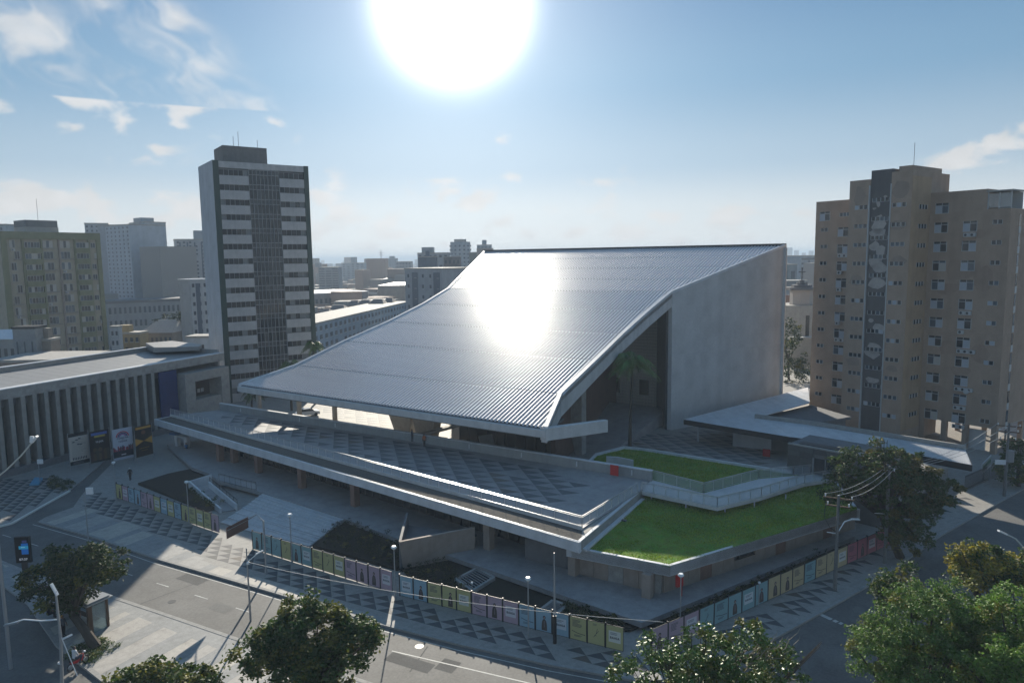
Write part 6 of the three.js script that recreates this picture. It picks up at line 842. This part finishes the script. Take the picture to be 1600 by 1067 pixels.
tree('street_tree', 'dark leaning tree over the bus shelter at lower left', at(150, 1012, 0.15), [[F(72, 905, 56), 2.5, 1.7, 2.0], [F(120, 890, 55), 2.2, 1.8, 2.0], [F(162, 880, 54), 1.9, 1.7, 1.8], [F(100, 930, 54), 2.2, 1.2, 1.6], [F(92, 866, 57), 1.3, 0.7, 1.2]], { ...GREEN, green: [0.032, 0.06, 0.014], yellow: 0.14, seed: 1, clumps: 170, bend: F(132, 985, 53), fork: F(112, 960, 54), trunk: 0.34 });
tree('street_tree', 'round bushy tree on the paved island at bottom centre', V(-12.2, 0.15, -40.5), [[F(485, 990, 42), 2.5, 2.0, 2.2], [F(415, 1010, 42), 1.9, 1.6, 1.8], [F(548, 1000, 42), 1.9, 1.6, 1.8], [F(470, 950, 42.5), 1.5, 0.9, 1.3], [F(480, 1050, 41), 2.8, 1.6, 2.0], [F(585, 995, 42), 0.8, 0.6, 0.7]], { ...GREEN, seed: 2, clumps: 260, trunk: 0.2 });
tree('street_tree', 'light green tree top rising at the bottom edge, left of bushy tree', V(-21.5, 0.15, -38.5), [[F(255, 1082, 40), 2.6, 1.5, 1.8], [F(205, 1072, 40), 1.3, 1.0, 1.2], [F(315, 1074, 40), 1.4, 1.0, 1.2], [F(240, 1045, 40), 1.0, 0.6, 0.8]], { ...GREEN, green: [0.06, 0.10, 0.02], seed: 3, clumps: 150, trunk: 0.16, yellow: 0.35 });
const thin = tree('street_tree', 'glossy leaved tree with bare twigs on its right side, bottom right of centre', V(9.2, 0.15, -31.5), [[F(1060, 1040, 34), 1.7, 1.5, 1.6], [F(1150, 1030, 34), 1.9, 1.5, 1.7], [F(1215, 1050, 34), 1.4, 1.3, 1.4], [F(985, 1052, 34), 1.2, 0.9, 1.1], [F(1085, 990, 34.5), 0.7, 0.8, 0.7], [F(1022, 1015, 34), 0.9, 0.6, 0.8], [F(1165, 985, 34.5), 1.1, 0.7, 0.9], [F(1282, 1008, 34), 0.32, 0.3, 0.3], [F(1120, 1075, 33), 2.4, 1.2, 1.6]], { ...GREEN, green: [0.11, 0.19, 0.045], leaf: 0.24, slim: 0.22, seed: 4, clumps: 210, per: 60, clump: 0.42, shiny: true, yellow: 0.2, trunk: 0.16 });
{ const r = rng(14); for (let k = 0; k < 26; k++) { const a = F(1130 + r() * 90, 1020 + r() * 30, 34 + r()), pts = [a]; let q = a.clone(); const d = V(0.25 + r() * 0.5, 0.3 + r() * 0.6, (r() - 0.5) * 0.6); for (let j = 0; j < 5; j++) { q = q.clone().add(V(d.x * (0.25 + r() * 0.4) + (r() - 0.5) * 0.3, d.y * (0.2 + r() * 0.4) + (r() - 0.5) * 0.22, d.z * 0.4 + (r() - 0.5) * 0.3)); pts.push(q); } part(thin, 'bare_twig', new MB().tube(pts, [0.035, 0.03, 0.025, 0.018, 0.012, 0.007], 5), barkPale); } }
tree('street_tree', 'large dense fine leaved tree filling the bottom right corner', V(20.5, 0.15, -33.5), [[F(1440, 975, 37), 2.6, 2.2, 2.6], [F(1390, 1020, 36), 2.0, 2.0, 2.0], [F(1500, 960, 38), 2.4, 1.8, 2.2], [F(1470, 1050, 35), 3.2, 2.2, 2.4], [F(1560, 1000, 36), 2.2, 2.2, 2.2]], { ...GREEN, green: [0.12, 0.21, 0.045], leaf: 0.15, slim: 0.32, per: 130, clump: 0.5, seed: 5, clumps: 420, yellow: 0.1, trunk: 0.3 });
tree('street_tree', 'bright green tree at right edge in front of dense tree', V(25.2, 0.15, -31.5), [[F(1588, 945, 35), 1.6, 1.0, 1.4], [F(1600, 1040, 33), 2.4, 1.8, 1.8], [F(1540, 1055, 33), 1.5, 1.0, 1.2]], { ...GREEN, green: [0.14, 0.25, 0.04], leaf: 0.17, per: 110, clump: 0.5, seed: 6, clumps: 150, yellow: 0.2 });
tree('street_tree', 'yellow flecked tree at right edge above the dense tree', V(34, 0.15, -47), [[F(1540, 882, 48), 2.1, 1.4, 1.8], [F(1590, 890, 48), 1.9, 1.2, 1.6], [F(1505, 888, 48), 1.0, 0.8, 1.0]], { ...GREEN, yellow: 0.5, warm: [0.36, 0.30, 0.03], seed: 7, clumps: 110 });
tree('street_tree', 'small yellow tipped shrub tree between road and dense tree', V(24.6, 0.15, -45.5), [[F(1386, 908, 46), 0.9, 0.9, 0.9], [F(1420, 898, 46), 0.55, 0.7, 0.6], [F(1395, 932, 45), 1.0, 0.7, 0.9]], { ...GREEN, yellow: 0.4, seed: 8, clumps: 34, leaf: 0.22, trunk: 0.1 });
tree('roadside_tree', 'broad roadside tree in front of stone block behind the power lines', at(1408, 872, 0.15), [[F(1345, 735, 68), 3.0, 2.2, 2.8], [F(1410, 770, 67), 3.4, 2.8, 3.0], [F(1455, 765, 67), 2.6, 2.4, 2.6], [F(1400, 720, 68), 2.6, 1.4, 2.2], [F(1320, 770, 67), 1.9, 1.3, 1.8], [F(1420, 825, 66), 2.6, 2.0, 2.4], [F(1375, 690, 69), 1.0, 0.6, 0.9]], { ...GREEN, green: [0.06, 0.10, 0.024], seed: 9, clumps: 330, leaf: 0.3, yellow: 0.28, warm: [0.15, 0.12, 0.025], trunk: 0.35 });
tree('far_tree', 'dark trees heaped between stage wall and the chapel', far(1234, 610, 160).setY(0), [[F(1230, 520, 165), 3.0, 4.0, 3], [F(1232, 555, 160), 3.6, 5.0, 3], [F(1244, 588, 158), 4.4, 3.5, 3]], { ...GREEN, green: [0.03, 0.05, 0.018], leaf: 0.5, per: 40, clump: 1.1, seed: 10, clumps: 90, yellow: 0.1 });
tree('far_tree', 'dark trees left of the slim pale block behind the hall', far(285, 540, 226).setY(0), [[F(275, 505, 226), 6, 4, 4], [F(300, 502, 226), 5, 4.5, 4], [F(258, 512, 222), 4, 3, 3]], { ...GREEN, green: [0.025, 0.04, 0.016], leaf: 0.6, per: 36, clump: 1.2, seed: 11, clumps: 110, yellow: 0.05 });
tree('far_tree', 'shady trees behind the dark utility pole at right edge', far(1592, 760, 88).setY(0), [[F(1592, 700, 90), 2.2, 1.6, 2], [F(1588, 735, 88), 2.4, 1.8, 2]], { ...GREEN, seed: 12, clumps: 60, leaf: 0.3 });
// palms
function palm(label, base, h, n, len, seed, leafCol = [0.04, 0.085, 0.018]) {
  const t = thing('palm_tree', label, 'palm tree', base.clone()), r = rng(seed), top = V(base.x + 0.3, base.y + h, base.z); part(t, 'trunk', new MB().tube([base, V(base.x + 0.05, base.y + h * 0.4, base.z), top], [0.3, 0.2, 0.17], 9), bark);
  for (let k = 0; k < n; k++) {
    const a = k / n * 6.2832 * 2.62 + r(), rise = k < n * 0.3 ? 1.3 : k < n * 0.65 ? 0.7 : 0.1, L = len * (0.85 + 0.3 * r()), P = []; for (let j = 0; j <= 9; j++) { const s = j / 9; P.push(V(top.x + Math.cos(a) * L * s * (0.95 - 0.15 * rise), top.y + L * (rise * s - (0.55 + 0.65 * rise) * s * s * 1.05), top.z + Math.sin(a) * L * s * (0.95 - 0.15 * rise))); }
    const b = new MB(); b.c = []; const C = leafCol.map((v) => v * (0.7 + 0.6 * r())); const side = V(-Math.sin(a), 0, Math.cos(a));
    for (let j = 0; j < 9; j++) for (let q = 0; q < 5; q++) { const s = q / 5, p = mix(P[j], P[j + 1], s), d = P[j + 1].clone().sub(P[j]).normalize(), w = len * 0.24 * Math.sin(Math.min(1, (j + s) / 9 + 0.12) * 3.0) + 0.08; for (const m of [1, -1]) { const tip = add(add(p, side, m * w), d, w * 0.55); tip.y -= w * (0.55 + 0.3 * r()); const e = add(p, d, 0.09); b.tri(p, e, tip); const v = 0.8 + 0.4 * r(); for (let i = 0; i < 3; i++) b.c.push(C[0] * v, C[1] * v, C[2] * v); } }
    const fr = part(t, 'frond', b, LEAFSHINY); part(fr, 'rachis', new MB().tube(P, [0.05, 0.045, 0.04, 0.035, 0.03, 0.026, 0.022, 0.018, 0.014, 0.01], 5), mat([0.09, 0.12, 0.03], 0.7));
  }
  return t;
}
palm('tall palm tree standing in the recess beside the stage wall', V(16.9, PLAZA, -100.5), 13.6, 28, 4.2, 3, [0.14, 0.24, 0.055]);
palm('young palm peeping over theatre roof left edge', far(455, 640, 134).setY(0), 10.2, 16, 3.4, 4, [0.08, 0.13, 0.02]);
palm('palm tip beside slab tower foot over roof edge', far(492, 640, 140).setY(0), 13.2, 14, 3.0, 5, [0.09, 0.14, 0.02]);
palm('low palm below the eave in front of slab tower', far(392, 640, 132).setY(0), 5.0, 14, 2.6, 6);
// planting: hedges and ground plants that nobody could count
const hedge = (name, label, poly, y, h, n, seed, col) => { const r = rng(seed); let x0 = 1e9, x1 = -1e9, z0 = 1e9, z1 = -1e9; for (const q of poly) { x0 = Math.min(x0, q.x); x1 = Math.max(x1, q.x); z0 = Math.min(z0, q.z); z1 = Math.max(z1, q.z); } const bl = []; while (bl.length < n) { const q = V(x0 + r() * (x1 - x0), 0, z0 + r() * (z1 - z0)); if (inside(q, poly)) bl.push([V(q.x, y + h * 0.5 * (0.6 + 0.8 * r()), q.z), 0.5, h * 0.5, 0.5]); } const o = solo(name, leaves(bl, { ...GREEN, green: col, yellow: 0.06, leaf: 0.12, per: 70, clump: 0.34, clumps: n * 1.4, seed }), LEAF, label, 'plants'); o.userData.kind = 'stuff'; };
hedge('hedge', 'dense dark hedge between broad steps and concrete enclosure', [at(537, 813, 0.6), at(620, 846, 0.6), at(628, 884, 0.4), at(618, 888, 0.3), at(492, 853, 0.3)], 0.45, 0.9, 170, 51, [0.022, 0.036, 0.014]);
hedge('ground_plants', 'dark ground plants round the skylight grids', [at(634, 889, 0.3), at(698, 873, 0.5), at(715, 900, 0.4), at(735, 926, 0.4), at(700, 935, 0.3), at(642, 916, 0.3)], 0.34, 0.5, 100, 52, [0.022, 0.036, 0.014]);
hedge('ground_plants', 'leafy shrubs at the foot of the white walled ramp', [at(297, 760, 0.4), at(346, 790, 0.3), at(326, 798, 0.3), at(292, 778, 0.3)], 0.4, 0.8, 60, 53, [0.05, 0.085, 0.02]);
hedge('ground_plants', 'leafy shrubs under the forecourt edge near its corner', [at(885, 948, 0.4), at(975, 975, 0.4), at(960, 984, 0.3), at(880, 968, 0.3)], 0.34, 0.8, 80, 54, [0.035, 0.06, 0.018]);
hedge('ground_plants', 'dark creeping plants below the right forecourt edge', [at(1030, 977, 0.4), at(1300, 855, 0.4), at(1290, 868, 0.3), at(1100, 958, 0.3)], 0.34, 0.6, 110, 55, [0.025, 0.045, 0.016]);
hedge('hedge', 'low clipped hedge on the square before the four banners', [at(72, 762, 0.15), at(78, 748, 0.15), at(112, 757, 0.15), at(104, 768, 0.15)], 0.15, 0.9, 60, 56, [0.04, 0.065, 0.02]);
hedge('grass_patch', 'scruffy grass round the leaning tree trunk', [at(103, 1022, 0.16), at(146, 996, 0.16), at(186, 1008, 0.16), at(140, 1040, 0.16)], 0.12, 0.25, 90, 57, [0.06, 0.11, 0.02]);
// ---------- people ----------
function figure(label, base, turn, pose, colours, group) { // one continuous body meshed from its joints
  const N = 56, S = 1.05, mc = new MarchingCubes(N, M.brown, false, false, 60000), B = pose, sm = (a, b, k) => { const h = clamp(0.5 + 0.5 * (b - a) / k); return b * (1 - h) + a * h - k * h * (1 - h); };
  const dist = (p, b) => { const [a, c, ra, rb] = b, d = [c[0] - a[0], c[1] - a[1], c[2] - a[2]], l = d[0] * d[0] + d[1] * d[1] + d[2] * d[2], t = clamp(((p[0] - a[0]) * d[0] + (p[1] - a[1]) * d[1] + (p[2] - a[2]) * d[2]) / (l || 1)); return Math.hypot(p[0] - a[0] - d[0] * t, p[1] - a[1] - d[1] * t, p[2] - a[2] - d[2] * t) - (ra + (rb - ra) * t); };
  for (let k = 0; k < N; k++) for (let j = 0; j < N; j++) for (let i = 0; i < N; i++) { const p = [(i / N * 2 - 1) * S, (j / N * 2 - 1) * S + 0.9, (k / N * 2 - 1) * S]; let d = 9; for (const b of B) d = sm(d, dist(p, b), 0.035); mc.field[i + j * N + k * N * N] = -d; }
  mc.isolation = 0; mc.update(); const n = mc.count, P = new Float32Array(n * 3), C = new Float32Array(n * 3), nm = mc.normalArray.slice(0, n * 3);
  for (let v = 0; v < n; v++) { const p = [mc.positionArray[v * 3] * S, mc.positionArray[v * 3 + 1] * S + 0.9, mc.positionArray[v * 3 + 2] * S]; P.set(p, v * 3); let best = 9, c = 0; for (const b of B) { const d = dist(p, b); if (d < best) { best = d; c = b[4]; } } C.set(colours[c], v * 3); }
  const g = new THREE.BufferGeometry(); g.setAttribute('position', new THREE.BufferAttribute(P, 3)); g.setAttribute('normal', new THREE.BufferAttribute(nm, 3)); g.setAttribute('color', new THREE.BufferAttribute(C, 3)); g.setAttribute('uv', new THREE.BufferAttribute(new Float32Array(n * 2), 2));
  const m = shadows(new THREE.Mesh(g, new THREE.MeshStandardMaterial({ vertexColors: true, roughness: 0.85, side: THREE.DoubleSide }))); m.name = numbered('person'); m.position.copy(base); m.rotation.y = turn; scene.add(m); tag(m, label, 'person', group); return m;
}
// joints: [from, to, radius, radius, colour]; colours: 0 skin, 1 shirt, 2 trousers, 3 hair, 4 shoes
const hands = (x, y, z) => [0, 1, 2, 3].map((k) => [[x, y, z], [x + (k - 1.5) * 0.012, y - 0.085 + Math.abs(k - 1.4) * 0.008, z + 0.02], 0.018, 0.011, 0]).concat([[[x, y + 0.01, z], [x + 0.02, y - 0.04, z + 0.045], 0.016, 0.011, 0]]);
const stand = (s = 0.1) => [[[0, 1.0, 0], [0, 1.38, 0], 0.14, 0.16, 1], [[-0.13, 1.38, 0], [0.13, 1.38, 0], 0.09, 0.09, 1], [[0, 1.42, 0], [0, 1.55, 0.01], 0.055, 0.055, 0], [[0, 1.60, 0.02], [0, 1.66, 0.01], 0.09, 0.095, 0], [[0, 1.67, -0.02], [0, 1.70, -0.02], 0.1, 0.09, 3], [[0, 1.59, 0.1], [0, 1.61, 0.115], 0.02, 0.015, 0], [[-0.2, 1.38, 0], [-0.25, 1.1, -s], 0.055, 0.045, 1], [[-0.25, 1.1, -s], [-0.26, 0.86, 0.04 - s], 0.042, 0.032, 0], [[0.2, 1.38, 0], [0.25, 1.1, s], 0.055, 0.045, 1], [[0.25, 1.1, s], [0.26, 0.86, 0.06 + s], 0.042, 0.032, 0], ...hands(-0.26, 0.84, 0.04 - s), ...hands(0.26, 0.84, 0.06 + s),
  [[-0.09, 0.96, 0], [-0.1, 0.5, s * 1.3], 0.105, 0.07, 2], [[-0.1, 0.5, s * 1.3], [-0.1, 0.09, s], 0.065, 0.045, 2], [[-0.1, 0.05, s - 0.03], [-0.1, 0.045, s + 0.16], 0.045, 0.04, 4], [[0.09, 0.96, 0], [0.1, 0.5, -s * 0.6], 0.105, 0.07, 2], [[0.1, 0.5, -s * 0.6], [0.1, 0.1, -s * 2], 0.065, 0.045, 2], [[0.1, 0.05, -s * 2], [0.1, 0.05, -s * 2 + 0.19], 0.045, 0.04, 4]];
const sit = () => [[[0, 0.52, 0], [0, 0.98, 0.02], 0.15, 0.16, 1], [[-0.13, 1.0, 0.02], [0.13, 1.0, 0.02], 0.09, 0.09, 1], [[0, 1.02, 0.03], [0, 1.15, 0.05], 0.055, 0.055, 0], [[0, 1.2, 0.06], [0, 1.26, 0.05], 0.09, 0.095, 0], [[0, 1.27, 0.02], [0, 1.3, 0.02], 0.1, 0.09, 3], [[0, 1.19, 0.14], [0, 1.21, 0.155], 0.02, 0.015, 0], [[-0.2, 1.0, 0.02], [-0.24, 0.72, 0.12], 0.055, 0.045, 1], [[-0.24, 0.72, 0.12], [-0.14, 0.64, 0.36], 0.042, 0.032, 0], [[0.2, 1.0, 0.02], [0.24, 0.72, 0.12], 0.055, 0.045, 1], [[0.24, 0.72, 0.12], [0.14, 0.64, 0.36], 0.042, 0.032, 0], ...hands(-0.13, 0.66, 0.38), ...hands(0.13, 0.66, 0.38), [[-0.1, 0.52, 0.02], [-0.11, 0.5, 0.44], 0.105, 0.075, 2], [[-0.11, 0.5, 0.44], [-0.11, 0.1, 0.44], 0.068, 0.045, 2], [[-0.11, 0.05, 0.42], [-0.11, 0.045, 0.6], 0.045, 0.04, 4], [[0.1, 0.52, 0.02], [0.11, 0.5, 0.44], 0.105, 0.075, 2], [[0.11, 0.5, 0.44], [0.11, 0.1, 0.44], 0.068, 0.045, 2], [[0.11, 0.05, 0.42], [0.11, 0.045, 0.6], 0.045, 0.04, 4]];
const skin = [0.17, 0.09, 0.06], skin2 = [0.28, 0.16, 0.11], hairC = [0.012, 0.01, 0.009], dark = [0.02, 0.02, 0.025], shoe = [0.03, 0.03, 0.03];
figure('person in orange safety vest standing at parapet of the roof terrace', at(663, 698, 5.06), 0.6, stand(0.03), [skin, [0.42, 0.10, 0.02], dark, hairC, shoe]);
figure('person in dark blue clothes standing left of the orange vest on terrace', at(644, 690, 5.06), 2.2, stand(0.03), [skin, [0.02, 0.035, 0.07], [0.02, 0.03, 0.05], hairC, shoe]);
figure('person with pale cap and dark clothes walking past the leftmost hoarding', at(203, 750, 0.15), -2.4, stand(0.12), [skin2, dark, dark, [0.6, 0.6, 0.58], shoe]);
figure('person in blue top standing beside the white arch under terrace', at(291, 709, 0.15), 0.4, stand(0.05), [skin, [0.05, 0.14, 0.30], dark, hairC, shoe]);
figure('person in dark jacket sitting on bench at the bus shelter', at(76, 968, 0.15), 2.6, sit(), [skin, [0.025, 0.02, 0.022], dark, hairC, shoe]);
figure('person with yellow cap standing under the leaning tree by bus shelter', at(99, 994, 0.15), 1.2, stand(0.04), [skin, [0.06, 0.08, 0.11], dark, [0.45, 0.22, 0.02], shoe]);
figure('second person in dark clothes waiting inside the bus shelter shade', at(121, 978, 0.15), 0.4, stand(0.04), [skin2, [0.10, 0.05, 0.03], dark, hairC, shoe]);
{ // motorcycle with its rider
  const q = at(122, 1042, 0.15), d = az(20), n = V(-d.z, 0, d.x), P = (u, y, v = 0) => add(add(up(q, 0.15 + y), d, u), n, v), t = thing('motorcycle', 'small dark motorcycle with red fittings stopped by the island grass', 'motorcycle', up(q, 0.15));
  for (const u of [-0.62, 0.62]) { const pts = [...Array(17)].map((_, k) => P(u + 0.27 * Math.cos(k / 16 * 6.2832), 0.3 + 0.27 * Math.sin(k / 16 * 6.2832))); const w = part(t, 'wheel', new MB().tube(pts, 0.05, 6), M.blackMetal); part(w, 'rim', new MB().tube([P(u, 0.3, -0.05), P(u, 0.3, 0.05)], 0.16, 10), M.steel); }
  part(t, 'body', new MB().tube([P(-0.6, 0.62), P(-0.2, 0.55), P(0.25, 0.5), P(0.45, 0.85)], [0.1, 0.16, 0.15, 0.08], 8), M.red); part(t, 'seat', new MB().tube([P(-0.65, 0.78), P(-0.2, 0.76), P(0.1, 0.72)], [0.11, 0.14, 0.1], 8), M.blackMetal); part(t, 'fork', new MB().tube([P(0.62, 0.3), P(0.4, 1.0)], 0.04, 6), M.steel); part(t, 'handlebar', new MB().tube([P(0.32, 1.04, -0.34), P(0.42, 1.0, 0), P(0.32, 1.04, 0.34)], 0.022, 6), M.blackMetal); part(t, 'headlamp', new MB().lump(P(0.55, 0.92), 0.1, 0.1, 0.1, 8, 1, 0), globe); part(t, 'engine', new MB().lump(P(0, 0.36), 0.22, 0.16, 0.14, 8, 4, 0.15), M.greyMetal);
  const ride = sit().map(([a, b, ...r]) => [[a[0] * (a[1] < 0.6 ? 1.6 : 1), a[1] + 0.42, a[2] - (a[1] < 0.3 ? 0.2 : 0)], [b[0] * (b[1] < 0.6 ? 1.6 : 1), b[1] + 0.42 - (b[1] < 0.3 ? 0.1 : 0), b[2] - (b[1] < 0.3 ? 0.2 : 0)], ...r]);
  figure('motorcycle rider in white shirt and dark helmet at lower left', add(up(q, 0.1), d, -0.25), (180 - 20) * RAD, ride, [skin, [0.55, 0.56, 0.58], [0.05, 0.06, 0.09], [0.03, 0.03, 0.035], shoe]); }
renderer.render(scene, camera);
